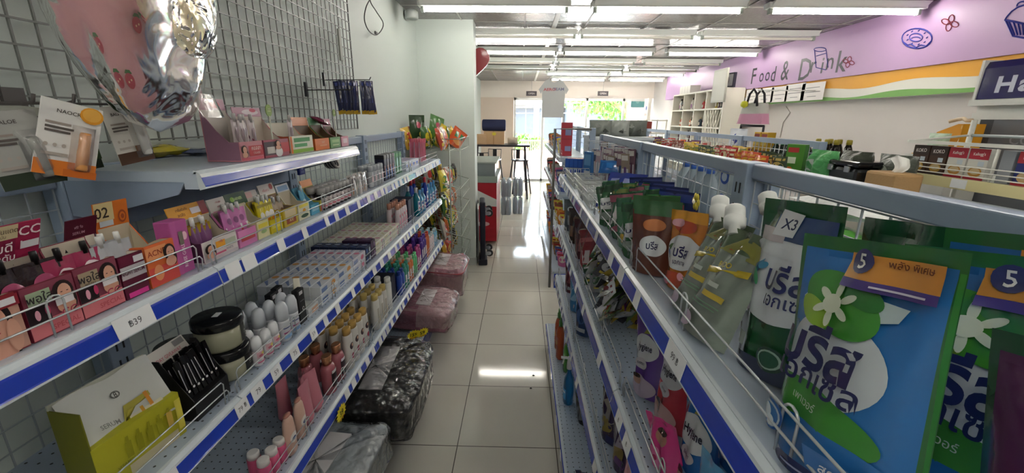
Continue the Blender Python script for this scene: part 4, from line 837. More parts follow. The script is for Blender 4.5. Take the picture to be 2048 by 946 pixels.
quilt('bagged_quilt', 'pink quilt in a clear bag with red piping, nearest the wire rack', (-.70, 3.42, .172), R90, .48, .46, .26, 'c9a5ac', 'b57a8c', 'f3eeee', 'a8283c', 12, rot=(.08, 0, R90))
def star(name, lab, loc, rot, txt):
    n = 14; P = []
    for i in range(2*n): r = .042 if i % 2 == 0 else .031; P.append((r*cos(pi*i/n), r*sin(pi*i/n)*.8+.04))
    b = MB(); b.prism([(x, z) for x, z in P], -.0008, .0008, M('e9d52c', .5), 'y')
    S = plane((-.04, -.0008, 0), (1, 0, 0), (0, 0, 1), .08, .08); b.art(S, [('t', txt, .5, .5, .3, 'a8283c' if False else '2c2a20', 0, 1), ('r', .25, .22, .75, .26, 'c8382c')], .08, .08)
    return solo(name, b, lab, 'price star', loc, 0, rot=rot)
star('price_star', 'yellow starburst price tag reading 39 on the fourth shelf edge above the quilt', (-.662, 1.335, .485), (0, 0, R90), '39')
star('price_star', 'yellow starburst price tag reading 159, left of two on the dark quilt', (-.60, 2.14, .375), (.2, .1, R90-.9), '159')
star('price_star', 'yellow starburst price tag with black print, right of two on the dark quilt', (-.55, 2.17, .375), (.2, -.1, R90-.9), '59')
# ================================================================== goods on the extra top shelf of the second bay
Z1 = 1.485
def pk(name, lab, px, py, w, h, d, col, art, rzz, sd, cat='packet', X=None):
    p = at(px, py, Z=Z1)
    b = pouch(w, h, d, film(col, .8, 30), art, sd=sd, pillow=True, cr=.002, nu=10, nv=8)
    return solo(name, b, lab, cat, (p.x, p.y, Z1+d/2+.001), 0, rot=(-R90, 0, rzz))
pk('yellow_packet', 'flat yellow plastic packet lying on the bare end of the top shelf', 352, 314, .17, .08, .032, 'd8c83a', [('r', .2, .3, .8, .7, 'd8ca5a')], R90-.0, 2)
pk('blue_packet', 'flat blue and silver packet beyond the yellow one on the top shelf', 432, 309, .11, .09, .018, '6a7aa8', [('r', .2, .3, .7, .7, '9aa8c8')], R90+.2, 3)
pk('pink_packet', 'flat mauve packet between the blue packet and the pink display box', 462, 301, .08, .09, .016, 'b06a90', [('r', .2, .2, .8, .5, '3a3a80')], R90-.2, 4)
def dispT(px0, px1, lab, **k): return dispL(px0, px1, lab, X=-.722, z=Z1, **k)
RED = [('r', 0, 0, 1, .16, 'c85a6a'), ('r', .35, .2, 1, .78, 'b8383e'), ('t', 'คอลลา', .68, .62, .2, 'e8d0d0'), ('t', 'COLLAGEN', .68, .38, .13, 'e0b8b8', 0, .7)]
def trayT(w, dp, hf, hb, hh, *a, **k): return tray(w, dp, hf, hb, hh, *a, **k)
_d = dispL
def T(px0, px1, lab, hf, hb, hh, dp, col, side, inner, fart, hart=(), hcol=None, ht=.12):
    y0, y1 = yat(px0, -.722, Z1), yat(px1, -.722, Z1)
    return place(tray(y1-y0-.002, dp, hf, hb, hh, col, inner, fart, hart, hcol, htilt=ht, side=side), 'display_carton', lab, 'display box', (-.722, (y0+y1)/2, Z1), R90), (y0+y1)/2
T(484, 529, 'tall dusty pink collagen display box, nearest on the top shelf', .05, .13, .03, .09, 'c8868f', '9a7086', 'd2cbc4', RED+face(.14, .6, .12, 1.6), [('r', 0, 0, 1, 1, 'b890a2'), ('e', .6, .5, .2, .3, 'c86a78'), ('e', .3, .7, .08, .12, 'e0c8d0')], 'b88a9e')
T(531, 580, 'pink and grey collagen display box with a woman in white, second on the top shelf', .05, .115, .026, .075, 'a05060', '8a4a60', 'c9bdb0', [('r', 0, .1, .45, .9, '4a3a40'), ('r', .1, .2, .4, .6, 'c9c4bc'), ('r', .6, .2, 1, .8, 'b8383e'), ('e', .55, .25, .15, .3, 'e4e2e0')]+face(.52, .78, .11, 1.5), [('e', .6, .5, .3, .3, 'd8c8d0'), ('e', .7, .7, .12, .2, 'b83050')], 'b88a9e')
T(583, 628, 'white and lime display box with green lettering, third on the top shelf', .055, .095, 0, .07, 'd9dcc8', 'b85a3a', 'd6d0c0', [('r', 0, 0, 1, .22, '7fae2c'), ('r', 0, 0, .08, 1, 'd8702c'), ('r', .15, .65, .85, .9, '3a8a4a'), ('r', .15, .35, .7, .55, '4a9a5a')])
T(632, 660, 'orange display box with brown interior and an orange header card', .04, .085, .03, .075, 'd9742c', 'b85a2a', '5a4632', [('t', 'TINT', .55, .65, .2, 'e9b890'), ('r', .3, .3, .8, .42, 'e9a878')], [('r', .1, .3, .9, .8, 'e0a080')], 'd89a78')
T(662, 682, 'green display box with brown interior and a pale green header card', .04, .085, .03, .075, '6a9a5a', '4a7a44', '5a4632', [('r', .15, .5, .85, .8, '9cc07a'), ('r', .2, .2, .8, .3, 'c8d8a0')], [('r', .1, .3, .9, .8, '6aa87a')], '8ab890')
T(684, 698, 'narrow pink display box with a pink header card, last on the top shelf', .04, .08, .03, .07, 'c88a9a', 'b07080', '5a4632', [('r', .2, .3, .8, .8, 'd8c0c8')], [('r', .1, .3, .9, .7, 'd8a0b8')], 'c890a8')
pil = pouch(.07, .07, .02, film('8a3a5a'), [('r', .2, .3, .8, .6, 'a85a7a')], sd=6, pillow=True)
solo('plum_packet', pil, 'plum foil packet resting on the green and pink display boxes', 'packet', (-.745, 1.665, Z1+.088), 0, rot=(-1.2, .2, R90))
sp = sachetmb(.03, .10, 'b9aeb0', [('e', .5, .6, .3, .2, '8a7a80')], cap='c9c6c4', sd=7)
serie(61, sp, 'collagen_sachet', 'grey capped sachet sticking up from the two collagen boxes', 'sachet', [(-.755, 1.13, Z1+.006), (-.752, 1.15, Z1+.004), (-.758, 1.17, Z1+.004), (-.755, 1.20, Z1+.004), (-.77, 1.43, Z1+.004)], 'grey capped sachets')
def tagon(name, lab, px, py, X, r):
    p = at(px, py, X=X); b = MB(); b.prism([(r*cos(a*pi/10), r*1.15*sin(a*pi/10)) for a in range(20)], -.001, .001, M('7a9a3a', .4), 'y'); b.bb((-.003, -.0012, Z1-p.z+.001), (.003, .0012, -r), M('c9cdbc', .4))
    b.art(plane((-r, -.001, -r), (1, 0, 0), (0, 0, 1), 2*r, 2*r), [('r', .25, .4, .75, .5, 'c8d49a'), ('r', .3, .6, .7, .68, 'c8d49a')], 2*r, 2*r)
    solo(name, b, lab, 'shelf tag', (p.x, p.y, p.z), R90)
tagon('round_shelf_tag', 'round green tag on a stem rising from the collagen display box', 537, 221, -.735, .015)
tagon('round_shelf_tag', 'round yellow-green tag on a stem near the blue hanging packs', 668, 226, -.76, .013)
# ================================================================== lip balm cards on long hooks in the near corner
hk = M('4a4644', .4)
def hook(lab, y, z, x0=-1.02, x1=-.79, name='display_hook'):
    b = MB(); b.tube([(x0+.005, y, z), (x1-.02, y, z), (x1-.004, y, z+.004), (x1, y, z+.016)], .0028, hk, 6); b.bb((x0-.004, y-.02, z-.006), (x0+.004, y+.02, z+.03), hk)
    return solo(name, b, lab, 'hook')
hook('nearest bracket hook holding silver and green lip balm cards', .70, 1.615); hook('second bracket hook holding the orange lip balm card', .765, 1.618); hook('third bracket hook holding the white coconut lip balm card', .865, 1.62)
def balm(lab, loc, rot, base, strip, stick, txt, fruit, seed, w=.078, h=.125):
    t = thing('lip_balm_card', lab, 'lip balm', loc, rot=rot)
    b = MB(); b.box((0, 0, -h/2), (w, .002, h), card(base), bev=.0008)
    S = plane((-w/2, -.001, -h), (1, 0, 0), (0, 0, 1), w, h)
    art = [('r', 0, 0, 1, .2, strip), ('t', txt, .5, .86, .05, '4a4440', 0, 1), ('r', .1, .68, .5, .71, '9a9088'), ('r', .1, .62, .55, .65, '5a5450'), ('r', .1, .57, .5, .6, '5a5450'), ('e', .14, .4, .035, .025, 'b0a8a0'), ('e', .28, .4, .035, .025, 'b0a8a0'), ('e', .42, .4, .035, .025, 'b0a8a0'), ('r', .08, .26, .5, .3, 'a8a098')]+fruit
    b.art(S, art, w, h); part('backing_card', b, t)
    s = MB().lathe([(.0075, .014), (.0085, .018), (.0085, .05), (.008, .052), (.008, .078), (.007, .082)], M(stick, .35), 14, (.018, -.009, -h)); part('balm_stick', s, t)
    s = MB().grid(lambda u, v: (.018+.016*(2*u-1), -.0015-.018*max(0, sin(pi*u))**.6*min(1, 6*v, 6*(1-v)), -h+.008+.085*v), 10, 8, clearfilm('f2f2f2', .12, .3, 30, .004)); part('blister', s, t)
    return t
HZ = 1.612
balm('silver back of a lip balm card, leftmost on the nearest hook', (-.84, .69, HZ-.008), (0, -.12, R90-.35), 'a9aaa6', '2e3a2c', '8a8c88', 'ALOE', [], 1)
balm('dull green aloe lip balm card behind the orange one', (-.86, .75, HZ-.0), (.1, .12, R90-.55), 'a3a69c', '24361f', '55683c', 'ALOE VERA', [('r', .1, .2, .9, .52, '3c5428')], 2, .08, .13)
balm('orange and white lip balm card with an orange slice, front of the second hook', (-.795, .765, HZ+.006), (0, .3, R90-.4), 'dcdcda', 'd87a2a', 'd99a58', 'NAOCREE', [('e', .80, .88, .2, .115, 'e09a2a'), ('e', .80, .89, .16, .09, 'e8b050'), ('r', .45, 0, 1, .1, 'c86820')], 3, .082, .13)
balm('dark green lip balm card hanging behind the orange and coconut cards', (-.89, .815, HZ-.0), (.05, -.12, R90-.3), '8b8f84', '1c2c18', '3c5a28', 'ALOE', [('r', .0, .15, 1, .7, '2c4420')], 4, .09, .125)
balm('white coconut lip balm card with a silver stick, on the third hook', (-.81, .865, HZ+.006), (0, -.14, R90-.2), 'cfcdc6', '4a3020', 'c9c9c6', 'BALM CARE', [('e', .8, .5, .16, .08, 'c9b8a0'), ('e', .8, .5, .1, .05, '5a3a28'), ('r', .5, .2, .95, .3, '6a4a30')], 5, .07, .115)
# ================================================================== big clear bag with a strawberry print pouch, hanging from the ceiling grid
def rag(u, v, w, h, d, sd):
    a = 2*pi*u; t = v; r = (sin(pi*min(1, t*1.02)))**.45 if t < .98 else .1
    wob_ = 1+.10*sin(a*3+sd)+.07*sin(a*5+t*9+sd)+.05*sin(t*14+a)
    return (w/2*cos(a)*r*wob_, d/2*sin(a)*r*wob_, -h+h*t)
t = thing('hanging_bag', 'large creased clear bag with a pink strawberry print pouch, hanging near the wall grid', 'hanging bag', (0, 0, 0))
pb = at(318, 30, X=-.72); pb.z += .035; pb.y += .02
mbag = M('c9939a', .6, bump=.4, bscale=12, bdist=.01)
def pinkf(u, v):
    p = rag(u, v, .25, .56, .12, 2); return (pb.x-.05+p[1]*.8, pb.y-.055+p[0]-.03*v, pb.z+.33+p[2])
b = MB().grid(pinkf, 36, 26, mbag)
for i, (u, v) in enumerate(((.62, .3), (.68, .12), (.8, .16), (.75, .22), (.85, .35), (.7, .45), (.8, .55), (.9, .5), (.72, .12), (.95, .3), (.6, .5), (.5, .3))):
    b.art(lambda a, c, off, u=u-.36, v=v: (lambda q: Vector((q[0]+.003, q[1]-.003, q[2])))(pinkf((u+.06*(a-.5)) % 1, v+.07*(c-.5))), [('e', .5, .45, .28, .36, 'b03a4a'), ('p', [(.3, .8), (.5, .7), (.7, .8), (.6, .95), (.4, .95)], '3f6a35'), ('e', .42, .5, .04, .05, 'e8c8a0'), ('e', .58, .4, .04, .05, 'e8c8a0')], .03, .035, step=.006)
part('strawberry_pouch', b, t, 'pink pouch with red strawberries')
def bagf(u, v):
    p = rag(u, v, .25, .50, .13, 5); return (pb.x+.015+p[1], pb.y-.035+p[0]+.05*(1-v), pb.z+.38+p[2])
part('clear_bag', MB().grid(bagf, 40, 34, clearfilm('efe6c4', .42, 1.0, 24, .03)), t, 'clear shiny bag with lamp glare painted in as a yellowish tint')  # pale yellow diffuse share puts the lamp glare into the film colour
def skirt(u, v):
    p = rag(u, .04, .30, .56, .17, 5); k = 1+.12*sin(u*2*pi*4)*v
    return (pb.x-.01+p[1]*(k+.3*v), pb.y+.02+p[0]*(k+.2*v), pb.z+.36-.54-.05*v)
def outer(u, v):
    p = rag(u, v, .34, .66, .18, 7); return (pb.x-.03+p[1], pb.y-.04+p[0], pb.z+.40+p[2])
part('outer_bag', MB().grid(outer, 34, 30, clearfilm('f0eeea', .05, .8, 9, .02)), t, 'thin clear outer bag')
part('bag_hem', MB().grid(skirt, 30, 4, clearfilm('f0eeea', .06, .8, 9, .02)), t)
part('hang_string', MB().bar((pb.x, pb.y, pb.z+.34), (pb.x-.1, pb.y, CZ-.001), .0015, M('dcdcdc', .5)), t)
# ================================================================== blue packs on pegs at the grid's right end
pg = MB(); q0 = at(612, 180, X=-1.015); q1 = at(700, 180, X=-.80)
hk2 = M('3a3c40', .35, metal=.6)
def peg(lab, px, py, tx, ty, X1):
    a = at(px, py, X=-1.015); b_ = at(tx, ty, X=X1); b_.y = a.y
    b_ = Vector((X1, a.y, a.z+.003))
    m = MB(); m.tube([a, b_-Vector((.012, 0, 0)), b_, b_+Vector((.008, 0, .014))], .0025, hk2, 6); m.bb((a.x-.005, a.y-.008, a.z-.03), (a.x+.006, a.y+.008, a.z+.035), hk2)
    return solo('display_hook', m, lab, 'hook'), a
peg('empty chrome peg on the grid, left of the blue packs', 612, 180, 690, 180, -.80)
_, pa = peg('chrome peg carrying the blue battery packs', 648, 160, 758, 180, -.78)
_, pc = peg('short chrome peg in front of the carrying peg', 680, 172, 740, 178, -.86)
bp = [('pack', pouch(.045, .165, .012, film('1c2450', .6, 30), [('r', .3, .35, .7, .8, '3a4a90'), ('r', 0, 0, 1, .12, 'c9a020'), ('r', .2, .85, .8, .95, '4a5aa8')], sd=3, pillow=True, nu=8, nv=8))]
f = None
for i in range(8):
    p = (pa.x+.085+.018*i+(.03 if i > 4 else 0), pa.y-.001, pa.z-.167)
    r = (.1*(hsh(i, 7)-.5), .22*(hsh(i)-.5), .1+1.1*hsh(i, 2))
    if f is None: f = place(bp, 'hanging_pack', 'navy blue hanging pack with yellow foot on the chrome peg', 'pack', p, 0, 'navy packs on the peg', rot=r)
    else: dup(f, p, rot=r)
# ================================================================== black cable loop and grey tag on the left wall
c0 = at(745, 40, X=-.98); cb_ = MB()
P = [at(738, -40, X=-1.0), at(740, 0, X=-1.0), at(752, 22, X=-1.0), at(766, 45, X=-1.0), at(763, 60, X=-1.0), at(752, 70, X=-1.0), at(738, 62, X=-1.0), at(729, 40, X=-1.0), at(732, 15, X=-1.0), at(742, -5, X=-1.0), at(756, -30, X=-1.0)]
def smooth(P, n=6):
    out = []
    for i in range(len(P)-1):
        p0, p1, p2, p3 = P[max(i-1, 0)], P[i], P[i+1], P[min(i+2, len(P)-1)]
        for k in range(n):
            t = k/n; out.append(.5*((2*p1)+(p2-p0)*t+(2*p0-5*p1+4*p2-p3)*t*t+(3*p1-p0-3*p2+p3)*t**3))
    return out+[P[-1]]
P[0].z = min(P[0].z, 2.52); P[-1].z = min(P[-1].z, 2.52); P = smooth(P); P = [p for p in P if p.z <= CZ]
cb_.tube(P, .0035, M('17181a', .5), 6); q = at(752, 66, X=-1.0); cb_.box(q, (.012, .045, .02), M('17181a', .5), bev=.005)
solo('cable_loop', cb_, 'black twisted cable loop hanging from the ceiling by the left wall', 'cable')
q = at(680, 90, X=-.99); cz = MB().box((q.x, q.y, q.z), (.012, .03, .16), M('9aa096', .5), bev=.003)
cz.bar((q.x, q.y, q.z+.07), (q.x, q.y, min(CZ-.001, q.z+.5)), .0015, M('8a8e88', .5)); solo('hanging_adapter', cz, 'grey slim adapter hanging on a cord at the end of the wall grid', 'adapter')
q = at(818, 2, X=-1.0); solo('wall_bracket_lamp', MB().lathe([(.05, 0), (.06, .01), (.06, .06), (.04, .075)], M('a8aeab', .4), 18, (-.985, q.y, 2.44)), 'grey round sensor fixed in the corner of ceiling and left wall', 'sensor')
# ================================================================== wire snack rack between the last bay and the pillar
t = thing('wire_rack', 'wire basket rack full of snack bags, between the left shelves and the pillar', 'rack', (-.83, 4.02, 0))
mw = M('a9b4ac', .35, metal=.4)
for sx_ in (-.21, .21):
    for sy_ in (-.33, .33): part('upright', MB().bar((sx_, sy_, .02), (sx_, sy_, 1.38), .006, mw), t)
tiers = [(1.33, 0), (1.06, 1), (.84, 1), (.62, 1), (.40, 1)]
for z, tilt in tiers:
    b = MB(); d0, d1 = -.21, .30
    zf = z-.10 if tilt else z
    def rp(x, y, hh=0): return (x, y, z-(.16*(x-d0)/(d1-d0) if tilt else 0)*-1*-1+hh)
    n = 9
    for i in range(n+1): y = -.33+.66*i/n; b.tube([rp(d0, y, .09), rp(d0, y), rp(d1, y), rp(d1, y, .10)], .002, mw, 4)
    for k in range(7): x = d0+(d1-d0)*k/6; b.tube([rp(x, -.33, .08), rp(x, -.33), rp(x, .33), rp(x, .33, .08)], .002, mw, 4)
    b.tube([rp(d0, -.33, .09), rp(d1, -.33, .10), rp(d1, .33, .10), rp(d0, .33, .09)], .0045, mw, 5, True)
    b.tube([rp(d1, -.33), rp(d1, .33)], .003, mw, 5)
    part('basket', b, t)
cols = [('c9a02c', 'b8402c'), ('3f6a35', 'd8c83a'), ('b8452c', 'e8c85a'), ('3a3430', 'c8a060'), ('c9c4b8', 'b83a3a'), ('d8c83a', '3a7a3a'), ('c86a2c', 'd8d0c0')]
nm = ['gold and red', 'green and yellow', 'red and yellow', 'brown and tan', 'white and red', 'yellow and green', 'orange and cream']
protos = {}
k = 0
for ti, (z, tilt) in enumerate(tiers):
    for i in range(7):
        for j in range(3):
            c = (ti*3+i*2+j) % 7; y = 4.02-.29+.097*i; x = -.96+.14*j; zz = z-(.16*(x+1.0)/.51 if tilt else 0)
            r = (-.25+.2*hsh(k), .3*(hsh(k, 5)-.5), R90+.7*(hsh(k, 2)-.5)); k += 1
            key = (c, ti)
            lb = '%s snack bag in the %s basket of the wire rack' % (nm[c], ('top', 'second', 'third', 'fourth', 'lowest')[ti])
            if c not in protos:
                b = pouch(.13, .19, .06, film(cols[c][0], .8, 30), [('e', .5, .55, .3, .2, cols[c][1]), ('r', .15, .15, .85, .3, cols[c][1]), ('e', .5, .3, .2, .1, 'e0d8c8')], sd=c+2, pillow=True, nu=8, nv=8)
                protos[c] = solo('snack_bag', b, lb, 'snack bag', (x, y, zz+.008), 0, 'snack bags ti%d' % ti, rot=r); protos[c]['group'] = lb
            else: o = dup(protos[c], (x, y, zz+.008), rot=r, label=lb, group=lb)
# large green bags leaning on top of the rack
for i, (px, py, lb) in enumerate(((812, 240, 'tall dark green bag with flower print standing on top of the wire rack'), (838, 250, 'green bag with yellow flowers, right one on top of the wire rack'))):
    p = at(px, py, X=-.93+.1*i)
    b = pouch(.20, .28, .07, film('2f4a2c' if i == 0 else '4a7a3c', .6, 20), [('e', .5, .7, .14, .1, 'b04a5a'), ('e', .6, .4, .14, .1, 'd8c85a'), ('e', .4, .25, .13, .09, 'd8d0b0'), ('e', .65, .2, .1, .07, 'c86a4a')], sd=20+i)
    solo('rice_bag', b, lb, 'bag', (-.93+.12*i, 3.86+.12*i, 1.345), 0, rot=(0, .25*i, R90-.5))
b = pouch(.16, .2, .08, film('d8c030', .6, 20), [('r', .2, .5, .8, .8, 'e8d860'), ('r', .2, .2, .8, .4, 'c8a020')], sd=31); solo('chip_bag', b, 'yellow chip bag lying on top of the wire rack', 'snack bag', (-.74, 3.92, 1.345), 0, rot=(0, .5, R90-.7))
b = pouch(.16, .18, .08, film('c8562c', .6, 20), [('r', .2, .5, .8, .8, '3a7a4a'), ('e', .5, .3, .3, .15, 'e0a060')], sd=33); solo('chip_bag', b, 'orange-red chip bag on the aisle side of the wire rack top', 'snack bag', (-.64, 4.0, 1.345), 0, rot=(0, .6, R90-.9))
# ================================================================== right island, top shelf: detergent pouches
RW = -R90
def powder(cols, extra='x'):
    """printed detergent front: cols = (sky, leaf, edge, ink, ribbon)"""
    sky, leaf, edge, ink_, rib = cols
    a = [('r', .972, .0, 1, .93, edge), ('r', 0, 0, .05, .45, edge), ('e', .40, .45, .36, .19, M('c3ccd2', .3, coat=.5)), ('e', .40, .25, .40, .10, leaf, -.15), ('e', .45, .10, .5, .11, sky),
         ('p', [(.08, .66), (.14, .60), (.26, .58), (.34, .70), (.2, .74)], 'b4c8cc'), ('p', [(.62, .72), (.76, .71), (.73, .66), (.63, .64)], 'b4c8cc'), ('e', .38, .67, .29, .115, leaf, -.35), ('e', .24, .62, .15, .05, '8fb83c', -.4), ('e', .50, .73, .16, .05, '2f7434', -.4)]
    for i in range(6):
        an = i*pi/3+.5; a.append(('e', .38+.09*cos(an), .67+.055*sin(an), .055, .017, 'c9d4bc', an))
    a += [('e', .38, .67, .065, .04, 'cfd8c0'), ('r', .38, .80, .95, .895, 'c8883c'), ('r', .38, .765, .9, .80, '4a3a80'), ('e', .48, .845, .075, .05, '3a3a6a'), ('t', '5', .48, .845, .06, 'ece8e4'), ('t', 'พลัง พิเศษ', .74, .85, .03, '6a3a20', 0, 1), ('r', .58, .78, .85, .787, 'c9c4d8'),
          ('t', 'บรีส', .41, .50, .20, ink_, -.05, .98, .03), ('t', 'เอกเซล', .44, .375, .08, ink_, -.05, 1.05, .014), ('t', 'เพาเวอร์', .42, .295, .035, 'b8ccb0', -.1, 1, 0),
          ('e', .14, .155, .13, .07, '2f62a8'), ('e', .14, .155, .112, .058, 'c2d4e0'), ('e', .14, .155, .098, .049, '3f78b8'), ('e', .12, .165, .05, .035, 'd2dfe6'), ('e', .17, .135, .04, .025, 'd2dfe6'),
          ('p', [(.52, .16), (.88, .12), (.84, .03), (.56, .06)], '3d6ca8'), ('t', 'สดชื่น', .7, .105, .045, 'd8dce4', -.1, 1), ('t', 'กลิ่นหอม', .7, .06, .03, 'd8dce4', -.1, 1), ('e', .48, .055, .17, .032, '28305c'), ('r', .38, .05, .58, .058, '9aa0c0')]
    out = []
    for it in a:
        it = list(it)
        if it[0] in 'et': it[2 if it[0] == 't' else 1] += .07; it[3 if it[0] == 't' else 2] *= 1.09
        elif it[0] == 'p': it[1] = [(u+.07, v*1.09) for u, v in it[1]]
        elif it[1] > .3 and it[1] < .9: it[1] += .07; it[3] = min(.96, it[3]+.07); it[2] *= 1.06; it[4] *= 1.06
        out.append(tuple(it))
    return out
def putR(b, name, lab, x, y, z, rx=0, ry=0, dz=0, cat='detergent pouch', group=None):
    return solo(name, b, lab, cat, (x, y, z), 0, group, rot=(-rx, ry, RW+dz))
BLUE = ('2a6cae', '3f8a34', '3a8a40', '1e2350', 'x')
def bigpouch(w, h, d, col, art, top=None, sd=1, cr=.0022, bs=20):
    m = film(col, .55, bs, .2); mt = film(top, .55, bs, .2) if top else m
    return pouch(w, h, d, m, art, mf=(lambda u, v: mt if v > .93 or (u > .96 or u < .03) else m), sd=sd, cr=cr, nu=26, nv=34, step=.007, mk=lambda c: film(c, .5, bs, .25), ts=.09)
b = bigpouch(.167, .238, .07, '2c6fb2', powder(BLUE), '2f6a3a', 2)
putR(b, 'detergent_pouch', 'large sky-blue detergent pouch with green flower and navy lettering, frontmost on the top shelf', .325, .352, 1.257, .07, -.17, .10)
b = bigpouch(.182, .24, .07, '28619c', powder(BLUE), '2f6a3a', 4)
putR(b, 'detergent_pouch', 'blue detergent pouch with green flower, behind and right of the frontmost blue one', .415, .305, 1.257, .04, -.18, .1)
b = bigpouch(.178, .25, .05, '2b67a6', powder(BLUE), '2f6a3a', 6)
putR(b, 'detergent_pouch', 'third blue detergent pouch, mostly hidden behind the two blue ones by the grid', .465, .33, 1.257, .02, -.15, .03)
VIO = ('8a3f78', '3f8a34', '1f5a34', '1e1a3c', 'x')
b = bigpouch(.17, .23, .05, '4a2048', [('e', .4, .35, .34, .22, '8f8090'), ('e', .45, .64, .2, .1, '8fae5a'), ('t', 'บรีส', .36, .42, .20, '241a48', -.06, .82, .022), ('t', 'เอกเซล', .42, .25, .085, '2a1f40', -.06, .9, .012), ('r', 0, 0, 1, .17, '1f5a34'), ('t', 'เพาเวอร์', .45, .19, .035, 'b8ccb0', -.1, 1, 0)], '1f4a30', 8)
putR(b, 'detergent_pouch', 'purple and green detergent pouch cut by the right edge of the frame', .325, .14, 1.257, .03, -.22, .0)
b = bigpouch(.19, .228, .045, '1c4a30', [('r', .1, .1, .9, .5, '265c3a')], None, 10)
putR(b, 'detergent_pouch', 'dark green pouch standing tallest behind the blue detergent pouches', .485, .47, 1.257, .02, -.12, .0)
def x3art():
    return [('r', 0, .40, 1, .74, 'c2c8cc'), ('e', .5, .40, .5, .09, 'c2c8cc'), ('e', .5, .73, .5, .05, 'c2c8cc'), ('r', .28, .775, .97, .92, '28406a'), ('r', .08, .76, .45, .84, 'a8a0a4'), ('p', [(.3, .8), (.55, .8), (.6, .93), (.34, .95)], 'c8ccd0'), ('t', 'X3', .46, .87, .06, '2a3050'),
            ('p', [(.14, .60), (.26, .56), (.34, .66), (.22, .62)], '2a6a8a'), ('e', .26, .55, .035, .06, '3a8a5a', .5), ('e', .16, .5, .03, .06, '2a5a8a', -.7), ('e', .34, .62, .06, .02, '3a7a9a', .4),
            ('t', 'บรีส', .66, .58, .16, '20285c', 0, .9, .02), ('t', 'เอกเซล', .72, .45, .06, '20285c', 0, .9, .01), ('r', 0, 0, 1, .1, '28304c'), ('e', .72, .13, .15, .07, '1a3a30'), ('e', .72, .13, .12, .055, '8aa89a'), ('e', .72, .13, .10, .045, '24503c'), ('r', .05, .14, .4, .22, '8a9490')]
b = bigpouch(.14, .242, .07, '1f5030', x3art(), None, 12)
putR(b, 'detergent_pouch', 'dark green and white X3 detergent pouch left of the frontmost blue one', .37, .535, 1.257, .04, -.10, .12)
# spouted silver refill pouches with white caps
def spouted(sd, w=.12, h=.185):
    art = [('p', [(.12, .78), (.5, .95), (.88, .9), (.9, .76)], '7a7a34'), ('e', .32, .83, .06, .03, 'a84a30'), ('p', [(.06, .6), (.9, .7), (.9, .64), (.1, .54)], 'b8a42c'), ('t', 'BALDO', .45, .67, .05, 'c9b43a', .12, .9), ('r', .35, .36, .78, .41, 'b5a03a'), ('r', .2, .3, .8, .31, '6a8a70'), ('r', .2, .27, .75, .28, '6a8a70'), ('e', .25, .1, .2, .07, 'b0a0b0'), ('r', .4, .46, .6, .5, 'a8b0a8')]
    mm = film('4a5a44', .7, 24); ms = M('7f8a80', .22, metal=.35, coat=.7, bump=.8, bscale=22, bdist=.006)
    b = pouch(w, h, .05, mm, art, mf=lambda u, v: ms if v < .78 else mm, sd=sd, cr=.003, nu=16, nv=20, step=.012, mk=lambda c: film(c, .6, 24))
    cap = MB().lathe([(.009, 0), (.009, .014), (.017, .015), (.0175, .03), (.015, .032), (.0162, .034), (.0155, .05), (.012, .053)], plas('dcdfdc', .35), 16, rot=Matrix.Rotation(-.55, 3, 'Y'), c=(-w*.30, 0, h-.012))
    return [('pouch', b), ('spout_cap', cap)]
sp0 = place(spouted(3), 'refill_pouch', 'silver-green refill pouch with white spout cap, nearest of the spouted ones', 'refill pouch', (.305, .63, 1.257), 0, rot=(-.34, -.03, RW+.15)); sp0['group'] = 'spouted refill pouches'
dup(sp0, (.315, .715, 1.257), rot=(-.34, -.03, RW+.12), label='silver-green refill pouch with white spout cap, next to the orange detergent pouch')
dup(sp0, (.425, .62, 1.262), rot=(-.1, -.12, RW+.2), label='spouted refill pouch half hidden between the nearest spouted one and the X3 pouch')
dup(sp0, (.45, .70, 1.262), rot=(-.1, -.12, RW+.1), label='spouted refill pouch at the back against the grid, only its cap clear')
def breeze2(base, top, img):
    return [('r', 0, .86, 1, 1, top), ('e', .5, .8, .3, .08, img), ('e', .3, .84, .2, .05, 'd8a0a8'), ('e', .55, .48, .46, .22, 'c9ccce'), ('p', [(.12, .52), (.22, .48), (.3, .58), (.2, .56)], '4a6a3a'), ('e', .22, .44, .03, .07, '3a5a8a', .6), ('t', 'บรีส', .6, .50, .15, '2a2a5a', -.06, .85, .02), ('t', 'เอกเซล', .6, .36, .05, '3a3050', 0, .9), ('e', .5, .14, .35, .1, img), ('e', .7, .2, .1, .05, 'e09aa0'), ('e', .3, .1, .12, .05, 'd87080')]
b = bigpouch(.12, .165, .05, 'b8732c', breeze2('x', 'd8982c', 'b0482c'), None, 14)
putR(b, 'detergent_pouch', 'orange detergent pouch with white panel and flowers, beside the spouted pouches', .35, .835, 1.257, .03, -.12, .25)
for i, (x, y, c, lb, dz) in enumerate(((.315, .93, '5a3228', 'maroon and green detergent pouch with a small white panel, left of the orange one', .9), (.33, .99, '6a3028', 'reddish detergent pouch second to the left of the orange one', 1.0))):
    b = bigpouch(.11, .17, .045, c, [('r', .0, .8, 1, 1, '2f5a34'), ('e', .5, .4, .3, .14, 'c8ccd0'), ('t', 'บรีส', .5, .41, .11, '22244a', 0, .8, .02), ('e', .5, .68, .25, .08, 'b06a3c')], None, 16+i)
    putR(b, 'detergent_pouch', lb, x, y, 1.257, .02, -.05, dz)
m_g = ['2f5f3c', '3c7a4a', '27503a', '4a7a5a']
gp0 = {}
